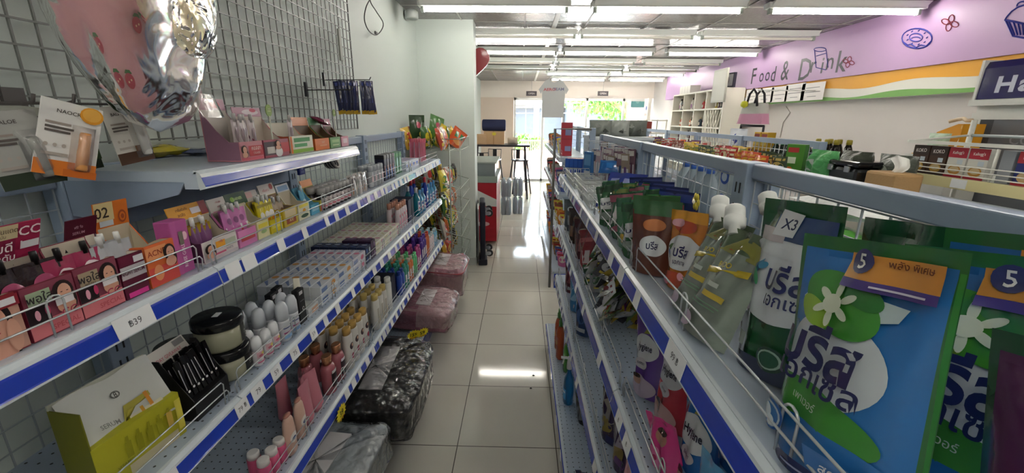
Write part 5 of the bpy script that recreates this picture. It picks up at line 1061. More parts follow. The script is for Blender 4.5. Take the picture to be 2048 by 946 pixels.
for i in range(16):
    c = m_g[i % 4]; y = 1.04+.028*i; x = .31+.04*(i % 3)+.02*hsh(i)
    if c not in gp0:
        b = pouch(.115, .14, .05, film(c, .8, 22), [('p', [(.1, .3), (.25, .8), (.35, .78), (.22, .3)], 'b8c0bc'), ('p', [(.7, .2), (.8, .6), (.9, .62), (.84, .2)], '9aa8a0'), ('r', .0, .82, 1, .97, ['2a4a34', '7a8a4a', '8a4a5a', '35604a'][i % 4]), ('e', .5, .55, .3, .14, ['c9ced0', 'b8584c', 'c9c4c8', '8aa09a'][i % 4]), ('e', .5, .25, .35, .1, ['8a9a92', 'c8ccc8', 'b06a7a', 'c9a83c'][i % 4]), ('t', 'บรีส', .5, .55, .09, '22244a')], sd=30+i, cr=.012, nu=16, nv=18, step=.012, mk=lambda q: film(q, .7, 22))  # silvery slivers are foil highlights painted into the artwork
        lb = ['deep green pouch with a white oval', 'mid green pouch with a red oval and olive seal', 'blackish green pouch with a rose band', 'grey-green pouch with a golden patch'][i % 4]+', in the green row'
        gp0[c] = solo('softener_pouch', b, lb, 'refill pouch', (x, y, 1.257), 0, lb, rot=(.05, -.05, RW+.45+.4*hsh(i, 3)))
    else: dup(gp0[c], (x, y, 1.257+.0), rot=(-.12*hsh(i, 2), -.3*hsh(i, 5), RW+.1+.9*hsh(i, 3)))
b = pouch(.12, .15, .04, film('202a5c', .7, 22), [('r', .1, .3, .9, .5, '6a7ac0'), ('r', 0, .8, 1, .95, '2c3a80')], sd=51, nu=10, nv=12)
nv0 = putR(b, 'softener_pouch', 'navy blue pouch behind the green row, against the grid', .455, 1.20, 1.257, 0, 0, .8, cat='refill pouch', group='navy pouches'); 
for i in range(3): dup(nv0, (.455, 1.29+.1*i, 1.257), rot=(0, -.05*i, RW+.9))
fl = MB()
for i in range(6): a = i*pi/3; fl.lathe([(.001, 0), (.011, .002), (.001, .005)], M('e3cf4a', .5), 10, (.013*cos(a), 0, .013*sin(a)), rot=Matrix.Rotation(R90, 3, 'X'))
q = at(1313, 438, X=.47); fl.lathe([(.001, 0), (.007, .004), (.001, .008)], M('f0eed8', .5), 10, (0, -.004, 0), rot=Matrix.Rotation(R90, 3, 'X'))
solo('flower_tag', fl, 'small yellow flower ornament above the green pouches', 'ornament', (.455, 1.075, 1.40), RW)
# stacked white wire trays and what lies in them
def wtray(lab, y, z, w=.34, d=.21):
    b = MB(); mw2 = M('d8dcda', .3, metal=.2)
    for h_, r in ((0, .0025), (.035, .0035)): k = .0 if h_ == 0 else .012; b.tube([(-d/2-k, -w/2-k, h_), (d/2+k, -w/2-k, h_), (d/2+k, w/2+k, h_), (-d/2-k, w/2+k, h_)], r, mw2, 5, True)
    for i in range(9): x = -d/2+d*i/8; b.tube([(x, -w/2-.012, .035), (x, -w/2, 0), (x, w/2, 0), (x, w/2+.012, .035)], .0013, mw2, 4)
    for i in range(13): yy = -w/2+w*i/12; b.tube([(-d/2-.012, yy, .035), (-d/2, yy, 0), (d/2, yy, 0), (d/2+.012, yy, .035)], .0013, mw2, 4)
    return solo('wire_tray', b, lab, 'wire tray', (.385, y, z))
for i, (y, z) in enumerate(((1.80, 1.259), (1.84, 1.285), (1.90, 1.259+.052), (2.32, 1.259), (2.35, 1.285))): wtray('white wire tray, %s' % ('bottom of the nearer stack on the top right shelf', 'middle of the nearer stack on the top right shelf', 'top of the nearer stack on the top right shelf', 'lower of the farther pair on the top right shelf', 'upper of the farther pair on the top right shelf')[i], y, z)
b = pouch(.10, .07, .03, film('2462a8', .4, 24), [('r', .1, .3, .9, .7, '2f78c0')], sd=61, pillow=True); solo('wipes_packet', b, 'bright blue wipes packet on the stacked wire trays', 'packet', (.42, 2.02, 1.355), 0, rot=(-.6, 0, RW+1.2))
b = pouch(.16, .2, .02, film('2a3a86', .5, 24), [('r', .1, .2, .9, .8, '8a94c8'), ('r', .2, .4, .8, .6, 'c9cede')], sd=62, pillow=True); solo('glove_packet', b, 'blue and white flat packet leaning in front of the wire trays', 'packet', (.37, 1.64, 1.262), 0, rot=(-.9, 0, RW+1.0))
# blister cards hanging on the grid beyond
cc = ['7a5a6a', 'b8b4b8', '8a6a7a', '4a5a7a', '9a8a7a', 'b8a0ae']
for k in range(6):
    b = MB().box((0, 0, -.075), (.05, .004, .15), card(cc[k]), bev=.001); b.art(plane((-.025, -.002, -.15), (1, 0, 0), (0, 0, 1), .05, .15), [('r', .1, .1, .9, .55, 'd8d8dc'), ('r', .35, .05, .65, .6, ['5a2a4a', 'a83a5a', '3a5a8a', 'c87a3a', '6a4a8a', 'a8b0b8'][k]), ('r', .1, .8, .9, .95, 'e0dcd8')], .05, .15)
    lb = 'hanging %s accessory card on the grid past the wire trays' % ('mauve', 'silver', 'plum', 'slate', 'tan', 'lilac')[k]
    o = solo('accessory_card', b, lb, 'blister card', (.50, 1.93+.07*k, 1.475), 0, lb, rot=(.08, .05, RW+.5))
    for j in range(3): dup(o, (.50-.03*j, 1.93+.07*((k*5+j*2) % 11), 1.475-.02*j), rot=(.1*hsh(j, k), .2*(hsh(k, j)-.5), RW+.3+.5*hsh(j+k)))
hk3 = M('c9ced0', .3, metal=.4)
for k in range(4): h = MB(); h.bar((.533, 1.95+.22*k, 1.475), (.40, 1.95+.22*k, 1.478), .0022, hk3); h.bb((.530, 1.94+.22*k, 1.46), (.534, 1.96+.22*k, 1.49), hk3); solo('display_hook', h, 'thin white hook for accessory cards, %s from the second upright' % ('first', 'second', 'third', 'fourth')[k], 'hook')
# blue cans display near the end of the island
b = carton(.11, .11, .07, '1e4a9c', [('r', .03+.245*i, .06, .22+.245*i, .5, 'c0cad8') for i in range(4)]+[('r', .03+.245*i, .55, .22+.245*i, .95, '2c5ab0') for i in range(4)]+[('e', .125+.245*i, .3, .05, .12, '2848a0') for i in range(4)], [('r', .05, .1, .95, .9, 'a8483c')])
solo('battery_box', b, 'blue counter box of eight small packs near the far end of the top right shelf', 'display box', (.33, 2.64, 1.257), -.35)
b = carton(.075, .16, .03, '3a78b8', [('r', .1, .5, .9, .9, '6aa0d0'), ('r', .1, .1, .9, .3, 'd8dce0')]); solo('glue_box', b, 'light blue upright box behind the blue counter box', 'box', (.40, 2.55, 1.257), RW+.5)
# ================================================================== right island, second level
Z2 = RZ[2]
def hyg(base, txtc, photo):
    return [('e', .5, .62, .42, .16, 'c2c6ca'), ('p', [(.4, .78), (.86, .84), (.9, .93), (.5, .9)], '8a8a3c'), ('t', 'ยอดขาย', .66, .87, .045, '2a2a1c', .1, 1), ('t', 'Hygiene', .52, .62, .11, txtc, .06, .78, .02), ('e', .5, .42, .2, .07, 'b8b4bc'), ('t', 'EXPERT', .5, .42, .03, txtc, 0, .9), ('e', .5, .14, .42, .14, photo), ('e', .42, .2, .13, .06, 'b08a7c'), ('e', .4, .25, .12, .03, '3a2a24')]
def hp(col, ph, lab, x, y, ry, dz, sd, h=.205, w=.12, top=None):
    b = bigpouch(w, h, .055, col, hyg(col, '1e1c38', ph), top, sd); return putR(b, 'softener_pouch', lab, x, y, Z2+.001, .02, ry, dz, cat='softener pouch')
hp('5a3a8c', 'b0a0b4', 'purple fabric softener pouch with a baby picture on the second right shelf', .345, .955, -.16, .3, 71)
hp('b03a44', 'c09a98', 'red fabric softener pouch with a baby picture, right of the purple one', .365, .85, -.06, .15, 73)
hp('9a3038', 'b08a88', 'second red fabric softener pouch, hidden behind the first red one', .45, .83, -.06, .15, 74)
hp('1f5ca0', '5a90c0', 'blue fabric softener pouch with a yellow burst, near the bottom of the frame', .345, .645, -.16, .1, 75, top='1a4a8c')
hp('2a6cb0', '6a9cc8', 'second blue fabric softener pouch behind the yellow-burst one', .42, .66, -.10, .1, 76)
b = bigpouch(.11, .16, .05, '5aa0d0', [('e', .5, .4, .4, .25, 'b0cede'), ('t', 'Essence', .5, .6, .1, '2a5a9a', 0, .8)], None, 78); putR(b, 'softener_pouch', 'light blue softener pouch at the bottom edge of the frame on the second right shelf', .32, .535, Z2+.001, .02, -.1, .05, cat='softener pouch')
b = bigpouch(.11, .11, .05, 'c83a80', [('e', .6, .7, .18, .14, 'a87868'), ('e', .62, .8, .16, .06, '3a2a20'), ('e', .4, .3, .3, .2, 'd870a4'), ('e', .4, .3, .06, .05, 'a83060')], None, 79); putR(b, 'softener_pouch', 'hot pink pouch with a child portrait, slumped before the blue softener pouch', .315, .70, Z2+.001, -.12, -.35, .25, cat='softener pouch')
# heap of small seasoning sachets
sc = [('c9ccd0', '7a2a30'), ('2f5034', 'c9ccc8'), ('b09a3c', '5a2a5a'), ('8a8e92', '2a5a3a'), ('3a3a44', 'b8bcc0'), ('5f7a4a', 'b0483a')]
nmz = ['silver and maroon', 'dark green and white', 'gold and violet', 'grey and green', 'black and silver', 'olive and red']
first = {}
rng = random.Random(3)
for i in range(210):
    c = i % 6; u = rng.random(); y = 1.27+.46*u; x = .285+.19*rng.random(); top_ = .19*(1-abs(2*u-1)**3)*(1-((x-.39)/.16)**2*.5); z = Z2+.018+max(0, top_)*rng.random()**.8
    r = (rng.uniform(-1.3, -.3), rng.uniform(-.6, .6), RW+rng.uniform(-1.2, 1.2))
    if c not in first:
        b = pouch(.072, .088, .02, film(sc[c][0], .9, 40, .15), [('e', .5, .5, .28, .2, sc[c][1]), ('r', .1, .78, .9, .88, sc[c][1]), ('r', .3, .15, .7, .25, 'c8b84a')], sd=90+c, pillow=True, nu=7, nv=7, cr=.002)
        first[c] = solo('sachet', b, '%s sachet in the loose heap on the second right shelf' % nmz[c], 'sachet', (x, y, z), 0, '%s sachets in the heap' % nmz[c], rot=r)
    else: dup(first[c], (x, y, z), rot=r)
def bagR(lab, col, x, y, z, w, h, d, art, sd, rx=0, ry=0, dz=0, name='bag', cat='bag'):
    b = pouch(w, h, d, film(col, .8, 20), art, sd=sd, cr=.005, nu=12, nv=14); return putR(b, name, lab, x, y, z, rx, ry, dz, cat)
bagR('crumpled red bag beyond the sachet heap on the second right shelf', '8a2a30', .34, 1.87, Z2+.001, .16, .2, .07, [('r', .3, .2, .7, .5, 'c9b8b8'), ('r', .1, .7, .9, .8, 'b85a5a')], 95, .1, -.3, .5)
bagR('second red bag leaning behind the crumpled red one', '7a2430', .42, 1.95, Z2+.001, .16, .22, .07, [('r', .2, .3, .8, .6, '9a4a50')], 96, .0, -.2, .5)
for i in range(5): bagR('%s bag in the dark row at the far end of the second right shelf' % ('maroon', 'near-black', 'brown', 'slate', 'grey')[i], ('4a2028', '20222a', '3c2a28', '2c3440', '4c565c')[i], .34+.04*(i % 2), 2.06+.14*i, Z2+.001, .15, .2+.02*(i % 2), .07, [('r', .2, .2, .8, .5, ('8a5a58', '5a5f68', '8a6a50', '8a4a5a', '8a949a')[i]), ('e', .5, .7, .2, .08, ('b8a89a', '9a3a40', '6a4a3a', '9aa4ac', 'b8c4c8')[i])], 97+i, .05, -.1, .7)
# third level
Z3r = RZ[3]
bagR('mottled plum softener pouch, nearer of the two at the frame bottom', '3a2a48', .34, 1.07, Z3r+.001, .12, .2, .06, [('e', .5, .6, .35, .2, '8a8490'), ('e', .4, .3, .3, .12, '7a6a3c'), ('e', .6, .2, .2, .1, '5a3a6a')], 104, .03, -.15, .4)
bagR('mottled plum softener pouch, farther of the two at the frame bottom', '342844', .33, 1.2, Z3r+.001, .12, .2, .06, [('e', .5, .55, .35, .2, '84807a'), ('e', .4, .3, .3, .12, '8a7a3c'), ('r', 0, 0, 1, .14, '2c2c5a')], 105, .03, -.1, .5)
bagR('salmon pink pouch on the third right shelf at the frame bottom', 'c0808c', .335, .93, Z3r+.001, .12, .22, .06, [('e', .5, .5, .3, .2, 'd09aa4')], 106, .03, -.1, .3)
bagR('navy pouch lying at the bottom of the third right shelf', '20285c', .30, 1.30, RZ[0]+.001, .12, .11, .06, [('r', .1, .3, .9, .5, '4a50a0')], 107, .0, -.5, .6)
for i in range(6): bagR('%s pouch in the far row of the third right shelf' % ('dark blue', 'pink and white', 'sky blue', 'light blue with red', 'maroon', 'wine red')[i], ('1f3a68', 'c08a9c', '3f82b8', '5a90c0', '5a2430', '4a1c2a')[i], .335+.03*(i % 2), 1.93+.135*i, Z3r+.001, .12, .2, .06, [('e', .5, .5, .3, .2, ('3a5a90', 'd8c8d0', '8ab8d8', 'b03a58', '8a4a50', '7a3a44')[i]), ('r', .2, .1, .8, .2, 'b8c0c8')], 110+i, .03, -.1, .6)
# base shelf bottles
ob2 = bottle([(.036, 0), (.04, .008), (.04, .17), (.03, .2), (.018, .215), (.02, .216), (.02, .245), (.012, .25), (.010, .275)], M('b8502c', .25, coat=.3), plas('3f7a34'), 5, 20, sy=.6, lab=(.04, .03, .16, [('r', .1, .1, .9, .9, 'a84a34'), ('e', .5, .6, .3, .15, 'c8963c'), ('r', .2, .2, .8, .3, 'c98a6a')]))
o = place(ob2, 'floor_cleaner', 'orange floor cleaner bottle with green cap on the bottom right shelf, nearer of two', 'cleaner bottle', (.262, 2.33, .172), RW); o['group'] = 'orange cleaner bottles'
dup(o, (.262, 2.44, .172), label='orange floor cleaner bottle with green cap on the bottom right shelf, farther of two')
gb2 = bottle([(.034, 0), (.038, .008), (.038, .13), (.03, .16), (.016, .18), (.017, .181), (.017, .20), (.012, .206)], M('3f8a2c', .2, coat=.4), plas('dcdcd8'), 5, 20, sy=.6, lab=(.038, .03, .12, [('e', .5, .5, .4, .3, '7ab84a')]))
place(gb2, 'dish_soap', 'green dish soap bottle between the orange bottles and the blue spray', 'cleaner bottle', (.29, 2.19, .172), RW)
sprb = [('body', MB().lathe([(.034, 0), (.038, .006), (.038, .10), (.034, .14), (.014, .18), (.0135, .20)], M('1f86c8', .08, trans=.6), 20, sy=.7)),
        ('trigger', MB().lathe([(.014, .198), (.015, .205), (.014, .235), (.011, .262), (.004, .272)], plas('dfe2e0'), 16).tube([(0, -.0, .258), (-.0, -.045, .262)], .007, plas('dfe2e0'), 8).tube([(0, -.03, .255), (0, -.036, .225)], .004, plas('dfe2e0'), 6)),
        ('label', MB().art(lambda u, v, off: Vector(((.0385+off)*cos(-pi/2+(u-.5)*1.8), (.0385+off)*sin(-pi/2+(u-.5)*1.8)*.7, .03+.06*v)), [('r', 0, 0, 1, 1, '3a9ad0'), ('r', .1, .6, .9, .8, 'd8e8ee')], .07, .06, step=.008))]
place(sprb, 'glass_cleaner', 'clear blue spray bottle with white nozzle on the bottom right shelf', 'spray bottle', (.268, 1.90, .172), RW)
bagR('blue refill pouch behind the spray bottle on the bottom right shelf', '2f74b4', .35, 1.93, .172, .11, .17, .05, [('e', .5, .5, .3, .2, '8ab8d8')], 120, .02, -.1, .5)
bagR('black and white patterned pouch beside the blue spray bottle', '23262a', .335, 1.74, .172, .12, .14, .05, [('e', .5, .4, .35, .25, '6a6e70'), ('e', .3, .3, .1, .1, 'a8aca8'), ('r', .2, .75, .8, .85, '3a5a3a')], 121, .0, -.25, .5)
# ================================================================== rear side of the right island (seen through the mesh)
ZB = 1.221
wb = bottle([(.030, 0), (.034, .006), (.034, .13), (.028, .17), (.014, .20), (.0145, .201), (.0145, .217), (.012, .22)], M('c4d4dc', .1, trans=.45), plas('3f6ac0'), 5, 16, lab=(.034, .06, .12, [('r', 0, 0, 1, 1, '2f5ab8'), ('r', .2, .3, .8, .7, 'd8e4f0')]))
serie(200, wb, 'water_bottle', 'clear water bottle with blue label, in the pack behind the middle mesh', 'water bottle', [(.67+.075*j, 1.50+.075*i, ZB) for i in range(4) for j in range(2)], 'water bottles behind the mesh')
tb = [('pack', MB().box((0, 0, .13), (.10, .09, .26), M('c9d6dc', .3, coat=.3), bev=.02).art(plane((-.05, -.045, 0), (1, 0, 0), (0, 0, 1), .10, .26), [('e', .5, .2+.3*k, .3, .09, '2f5ab8') for k in range(3)]+[('e', .5, .2+.3*k, .18, .055, 'c9d6e4') for k in range(3)], .10, .26))]
serie(201, tb, 'tissue_roll_pack', 'tall pale blue pack with round blue emblems behind the middle mesh', 'pack', [(.70, 1.36, ZB-.1), (.70, 1.25+.005, ZB-.1)], 'tall emblem packs')
for o in [x for x in bpy.data.objects if x.name.startswith('tissue_roll_pack')]: o.location.z = ZB; o.rotation_euler = (0, 0, -R90)
cp = pouch(.13, .16, .07, film('4a2c28', .6, 20), [('r', .1, .3, .9, .6, 'b0a8a4'), ('r', .2, .7, .8, .85, '8a4a3a')], sd=130); solo('cocoa_bag', cp, 'brown bag between the emblem packs and the green packs behind the mesh', 'bag', (.70, 1.15, ZB), -R90)
gp = [('pack', MB().box((0, 0, .08), (.13, .10, .16), M('4f9a38', .35, coat=.4, bump=.3, bscale=20), bev=.03).art(plane((-.065, -.051, 0), (1, 0, 0), (0, 0, 1), .13, .16), [('e', .5, .42, .34, .3, '23408a'), ('e', .53, .42, .24, .2, '5aa040'), ('r', .62, .3, .9, .5, '5aa040'), ('t', 'C', .5, .42, .34, 'c9d8e0'), ('r', .1, .86, .9, .96, 'd8dcd0')], .13, .16))]
serie(202, gp, 'napkin_pack', 'bright green pack with a navy round letter, behind the near mesh', 'pack', [(.68, 1.045, ZB), (.68, .905, ZB)], 'green packs behind the mesh')
for i, (y, w_, lb) in enumerate(((1.03, .3, 'white wrapped roll pack lying on the green packs'),)):
    solo('roll_pack', pouch(.26, .12, .05, M('dfe2e0', .5, bump=.9, bscale=16, bdist=.012), sd=140, pillow=True), lb, 'pack', (.70, .97, ZB+.191), 0, rot=(-R90, 0, -R90))
for i in range(3): solo('roll_pack', pouch(.27, .15, .13, M('dfe2e0', .5, bump=.9, bscale=16, bdist=.012), sd=141+i, pillow=True), 'white plastic wrapped roll pack behind the near mesh, %s' % ('next to the upright', 'middle of three', 'nearest of three')[i], 'pack', (.66, .72-.28*i, ZB+.075), 0, rot=(-R90, 0, -R90))
# ================================================================== second island with noodles, across the next aisle
DX = 1.78
for i in range(4):
    y0, y1 = 2.56+.9*i, 3.46+.9*i
    bay = thing('shelving_bay', 'pale blue island shelving of instant noodles, %s' % ('nearest bay', 'second bay', 'third bay', 'farthest bay')[i], 'shelving', group='noodle island bays')
    for yy in ([y0+.03] if i else [y0+.03])+([y1-.03] if i == 3 else []): part('post', MB().box((DX, yy, .745), (.05, .05, 1.49), m_steel, bev=.003), bay)
    g = MB(); wire_panel(g, DX, y0+.065, y1-.005, 1.0, 1.47, .05, .0017, M('d8dedd', .35)); part('mesh_panel', g, bay)
    part('top_rail', MB().bb((DX-.015, y0+.06, 1.455), (DX+.015, y1-.002, 1.49), m_steel), bay)
    for z in (1.28, .95, .6):
        for s in (-1, 1): part('shelf', MB().bb((DX+s*.03, y0+.002, z-.025), (DX+s*.33, y1-.002, z), m_deckp).bb((DX+s*.33, y0+.002, z-.04), (DX+s*.345, y1-.002, z+.004), m_lip), bay)
cN = [('c8502c', 'e0a83c', 'orange-red noodle pack'), ('b02c2c', 'd8c8a0', 'red noodle pack'), ('3a4a34', 'b8a860', 'dark green noodle pack'), ('c9a83a', '7a8a3a', 'yellow noodle pack'), ('7a3a2c', 'd0b0a0', 'brown noodle pack'), ('b8a8a0', 'a83a34', 'silver and red noodle pack'), ('5a2c5a', 'c8a03c', 'purple noodle pack')]
fN = {}; k = 0
for i in range(44):
    y = 2.66+.078*i
    for j in range(2):
        c = (i//4+j*2) % 7; x = DX-.29+.12*j; r = (.25*hsh(k, 1), 0, -R90+.5*(hsh(k, 3)-.5)+.5); k += 1
        lb = '%s in the crowded row on the noodle island' % cN[c][2]
        if c not in fN:
            b = pouch(.10, .115, .04, film(cN[c][0], .8, 26), [('e', .5, .5, .34, .22, cN[c][1]), ('r', .1, .78, .9, .9, cN[c][1])], sd=150+c, pillow=True, nu=7, nv=7)
            fN[c] = solo('noodle_pack', b, lb, 'noodle pack', (x, y, 1.285), 0, lb, rot=r)
        else: dup(fN[c], (x, y, 1.285+.03*hsh(k)), rot=r)
b = pouch(.30, .26, .06, M('c9ccd2', .4, bump=.5, bscale=14), [('p', [(.2, .6), (.5, .5), (.85, .8), (.5, .7)], '3a4aa0'), ('p', [(.1, .2), (.4, .4), (.7, .3), (.4, .15)], '3a4aa0'), ('e', .6, .4, .2, .05, '3a4aa0', .4), ('e', .35, .75, .12, .04, '3a4aa0', .6)], sd=160)
solo('tissue_bag', b, 'white bag with blue swirls standing over the noodle island', 'bag', (DX+.10, 3.78, 1.281), -R90)
bb_ = bottle([(.03, 0), (.034, .006), (.034, .12), (.02, .17), (.013, .19), (.015, .191), (.015, .215), (.012, .22)], M('1a1714', .12), plas('a89a3a'), 5, 14, lab=(.034, .03, .10, [('r', 0, 0, 1, 1, 'c8c4b8'), ('r', .2, .3, .8, .7, 'b8a83c')]))
serie(210, bb_, 'sauce_bottle', 'black sauce bottle with yellow cap by the end of the noodle island', 'bottle', [(DX+.10+.075*j, 2.60+.08*i, 1.281) for i in range(3) for j in range(2)], 'black sauce bottles')
gb_ = bottle([(.03, 0), (.034, .006), (.034, .10), (.02, .15), (.013, .16), (.015, .161), (.015, .18), (.012, .185)], M('1d2a20', .12), plas('2f8a44'), 5, 14, lab=(.034, .03, .09, [('r', 0, 0, 1, 1, '3a7a3c'), ('r', .2, .3, .8, .7, 'c8b83c')]))
serie(211, gb_, 'green_cap_bottle', 'dark bottle with green cap behind the noodle island mesh', 'bottle', [(DX+.10+.075*j, 2.88+.08*i, 1.281) for i in range(5) for j in range(2)], 'green capped bottles')
yb_ = carton(.09, .12, .06, 'c9a02c', [('r', .1, .2, .9, .5, 'd8c060'), ('r', .1, .65, .9, .9, '8a3a2c')])
serie0([('c', yb_)], 'spice_box', 'yellow spice box stacked behind the noodle island mesh', 'box', [(DX+.07, 3.30+.1*i, 1.281) for i in range(3)]+[(DX+.07, 3.32+.1*i, 1.402) for i in range(2)], 'yellow spice boxes', -R90)
b = carton(.10, .19, .05, '4f8a34', [('r', .1, .75, .7, .9, 'b03a3a'), ('r', .1, .4, .6, .6, 'd8e0c8'), ('e', .3, .2, .2, .1, 'c86a3a')]); solo('tea_box', b, 'green and white box clipped at the near end of the noodle island', 'box', (DX-.12, 2.62, 1.281), -R90+.6)
# ================================================================== low counter with the black case, wicker box and plastic bags
ct_ = MB().bb((1.62, 1.55, 0), (1.93, 2.45, 1.25), M('b8b4a8', .5)); ct_.bb((1.60, 1.53, 1.25), (1.95, 2.47, 1.28), M('a9b4bc', .3)); solo('side_counter', ct_, 'low pale counter between the noodle island and the cereal rack', 'counter')
cz_ = [('body', MB().box((0, 0, .05), (.24, .16, .10), M('1b1d1f', .15, coat=.5), bev=.02)), ('lid', MB().box((0, 0, .115), (.25, .17, .03), M('17181a', .12, coat=.5), bev=.012)), ('latch', MB().box((-.06, -.09, .09), (.03, .008, .03), M('b9bcc0', .2, metal=.8)).box((.06, -.09, .09), (.03, .008, .03), M('b9bcc0', .2, metal=.8)))]
q = at(1725, 362, X=1.72); place(cz_, 'black_case', 'glossy black lidded case on the counter beside the wicker box', 'case', (1.76, 2.26, 1.281), -R90)
wk = MB().box((0, 0, .05), (.17, .13, .10), M('a8865a', .7, bump=1, bscale=80, stretch=(1, 1, 3)), bev=.012); solo('wicker_box', wk, 'tan woven tissue box with a tissue sticking out, before the cereal rack', 'tissue box', (1.74, 2.00, 1.281), -R90)
ts_ = MB().grid(lambda u, v: (.05*(u-.5)*(1+v)+.02*sin(v*4), .01*sin(u*9)+.02*v, .095+.08*v*(1-.4*abs(u-.5))), 8, 6, M('e3e3df', .7)); solo('tissue', ts_, 'white tissue pulled out of the woven box', 'tissue', (1.74, 2.00, 1.281), -R90)
for i, (y, x, c, lb) in enumerate(((2.37, 1.84, '3a3f34', 'dark crumpled plastic bag behind the black case'), (2.42, 1.70, '4f9a5a', 'green and white crumpled bag left of the black case'), (2.12, 1.85, '4a5048', 'grey-green crumpled bag at the wall side of the black case'))):
    b = pouch(.22, .17, .12, M(c, .35, bump=1, bscale=18, bdist=.02), [('e', .4, .5, .2, .2, 'b8c4b8'), ('e', .7, .6, .1, .1, c)], sd=170+i, pillow=True, cr=.012); solo('plastic_bag', b, lb, 'plastic bag', (x, y, 1.281), -R90)
# ================================================================== cereal rack
t = thing('cereal_rack', 'cream and white wire rack of small cereal boxes at the right edge', 'rack', (0, 0, 0))
mc_ = M('d8d9d2', .35)
for z, nm_ in ((1.36, 'upper'), (1.10, 'lower')):
    part('shelf', MB().bb((1.99, .9, z-.02), (2.30, 2.26, z), mc_), t)
    st = MB().bb((1.975, .9, z-.045), (1.99, 2.26, z+.002), M('d9cf9c', .4)); o = part('price_strip', st, t, 'cream yellow shelf strip')
    for y in (1.40, 1.62, 1.93, 2.18): part('price_label', MB().bb((1.9735, y-.035, z-.04), (1.975, y+.035, z), M('e6e8ea', .5)), t, 'white price label')
for y in (.92, 2.25): part('upright', MB().bar((2.29, y, .02), (2.29, y, 1.62), .012, mc_), t); part('upright', MB().bar((2.0, y, .02), (2.0, y, 1.36), .01, mc_), t)
for y in (2.24, 1.83, 1.42, 1.0): part('fence_wire', MB().bar((1.995, y, 1.36), (1.995, y, 1.44 if y != 1.83 else 1.50), .004, mc_), t)
for z in (1.375, 1.395, 1.415): part('fence_rail', MB().bar((1.993, .92, z), (1.993, 2.25, z), .0028, mc_), t)
part('top_rail', MB().bb((1.99, .9, 1.505), (2.0, 2.26, 1.52), mc_), t); part('top_rail', MB().bar((2.29, .9, 1.545), (2.29, 2.26, 1.545), .008, M('9aa6a8', .3)), t)
for s in (.9, 2.25): part('side_arm', MB().bar((1.99, s, 1.512), (2.29, s, 1.545), .006, mc_), t)
def cereal(c1, c2, bowl, txt, h=.135):
    return [('carton', carton(.085, h, .04, c2, [('r', 0, .66, 1, 1, c1), ('t', txt, .5, .82, .13, 'ece6e0', .05, .8), ('e', .5, .25, .34, .16, bowl), ('e', .5, .27, .26, .1, 'c9b48a'), ('r', .55, .45, .85, .6, 'b8c4cc'), ('r', 0, 0, 1, .08, c1)]))]
def crow(pts, c, lb, g): return serie0(c, 'cereal_box', lb, 'cereal box', pts, g, -R90)
crow([(2.012, 2.19-.092*i, 1.361) for i in range(2)], cereal('3a2c26', '463228', 'b8903a', 'KOKO'), 'dark brown cereal box at the far end of the cereal rack', 'brown cereal boxes')
crow([(2.012, 2.005-.092*i, 1.361) for i in range(2)], cereal('a8283a', 'ccccc4', 'b8863c', "Kellogg's"), 'white and red cereal box in the middle of the cereal rack', 'white and red cereal boxes')
crow([(2.012, 1.72-.092*i, 1.361) for i in range(6)], cereal('b0303c', '2a3470', 'c8a878', "Kellogg's"), 'navy and red cereal box at the near end of the cereal rack', 'navy and red cereal boxes')
b = carton(.05, .135, .04, '8f949a'); solo('steel_divider', b, 'plain grey box gap filler between the white and the navy cereal boxes', 'box', (2.012, 1.80, 1.361), -R90)
ap = MB().lathe([(.004, 0), (.022, .006), (.030, .025), (.026, .045), (.01, .05), (.004, .048)], M('8fc83a', .3), 18); ap.tube([(0, 0, .048), (.003, 0, .06), (-.003, 0, .07)], .003, M('c8b0d8', .4)); solo('apple_toy', ap, 'lime green apple-shaped candy under the cereal shelf', 'candy', (2.03, 2.10, 1.101))
for i, (y, c, lb) in enumerate(((2.0, 'b03030', 'red candy bag under the cereal shelf'), (1.90, '8a8a3a', 'olive snack pack under the cereal shelf'), (1.80, 'a85a30', 'orange-brown snack pack under the cereal shelf'), (1.70, '5a4234', 'brown snack pack under the cereal shelf'), (1.60, '8a4a2c', 'russet snack pack under the cereal shelf'), (1.48, 'c8c4b0', 'white and yellow pack under the cereal shelf'), (1.38, '30323c', 'black pack under the cereal shelf'), (1.28, 'd0d0cc', 'white pack at the near end under the cereal shelf'))):
    b = pouch(.085, .11, .05, film(c, .7, 24), [('e', .5, .5, .25, .2, 'c8a070'), ('r', .2, .75, .8, .85, 'd8d0c0')], sd=180+i, nu=8, nv=8); solo('snack_pack', b, lb, 'snack pack', (2.05, y, 1.101), -R90)
# ================================================================== ice cream freezer with the dark blue header, and the yellow carrier
t = thing('display_freezer', 'white upright freezer with a dark blue header reading Ha, cut by the frame', 'freezer', (0, 0, 0))
FX = 2.62; mwf = M('dcdeda', .3)
part('cabinet', MB().bb((FX+.02, 1.75, 0), (3.2, 2.60, 1.70), mwf).bb((FX, 2.545, .1), (FX+.02, 2.60, 1.66), mwf).bb((FX, 1.75, 1.625), (FX+.02, 2.545, 1.66), mwf), t)
part('glass_door', MB().bb((FX+.004, 1.76, .15), (FX+.012, 2.545, 1.625), M('70747a', .08, spec=.8)).art(plane((FX+.004, 2.545, .15), (0, -1, 0), (0, 0, 1), .785, 1.475), [('r', 0, 0, .09, 1, '3a3e44'), ('t', 'COOL', .35, .93, .035, '8a8e94'), ('e', .38, .86, .06, .028, 'd0d0ce'), ('e', .62, .86, .06, .05, 'c9c9c6'), ('e', .5, .80, .08, .03, '8a5a5a'), ('e', .8, .84, .1, .05, '9aa0a6')], .785, 1.475), t)
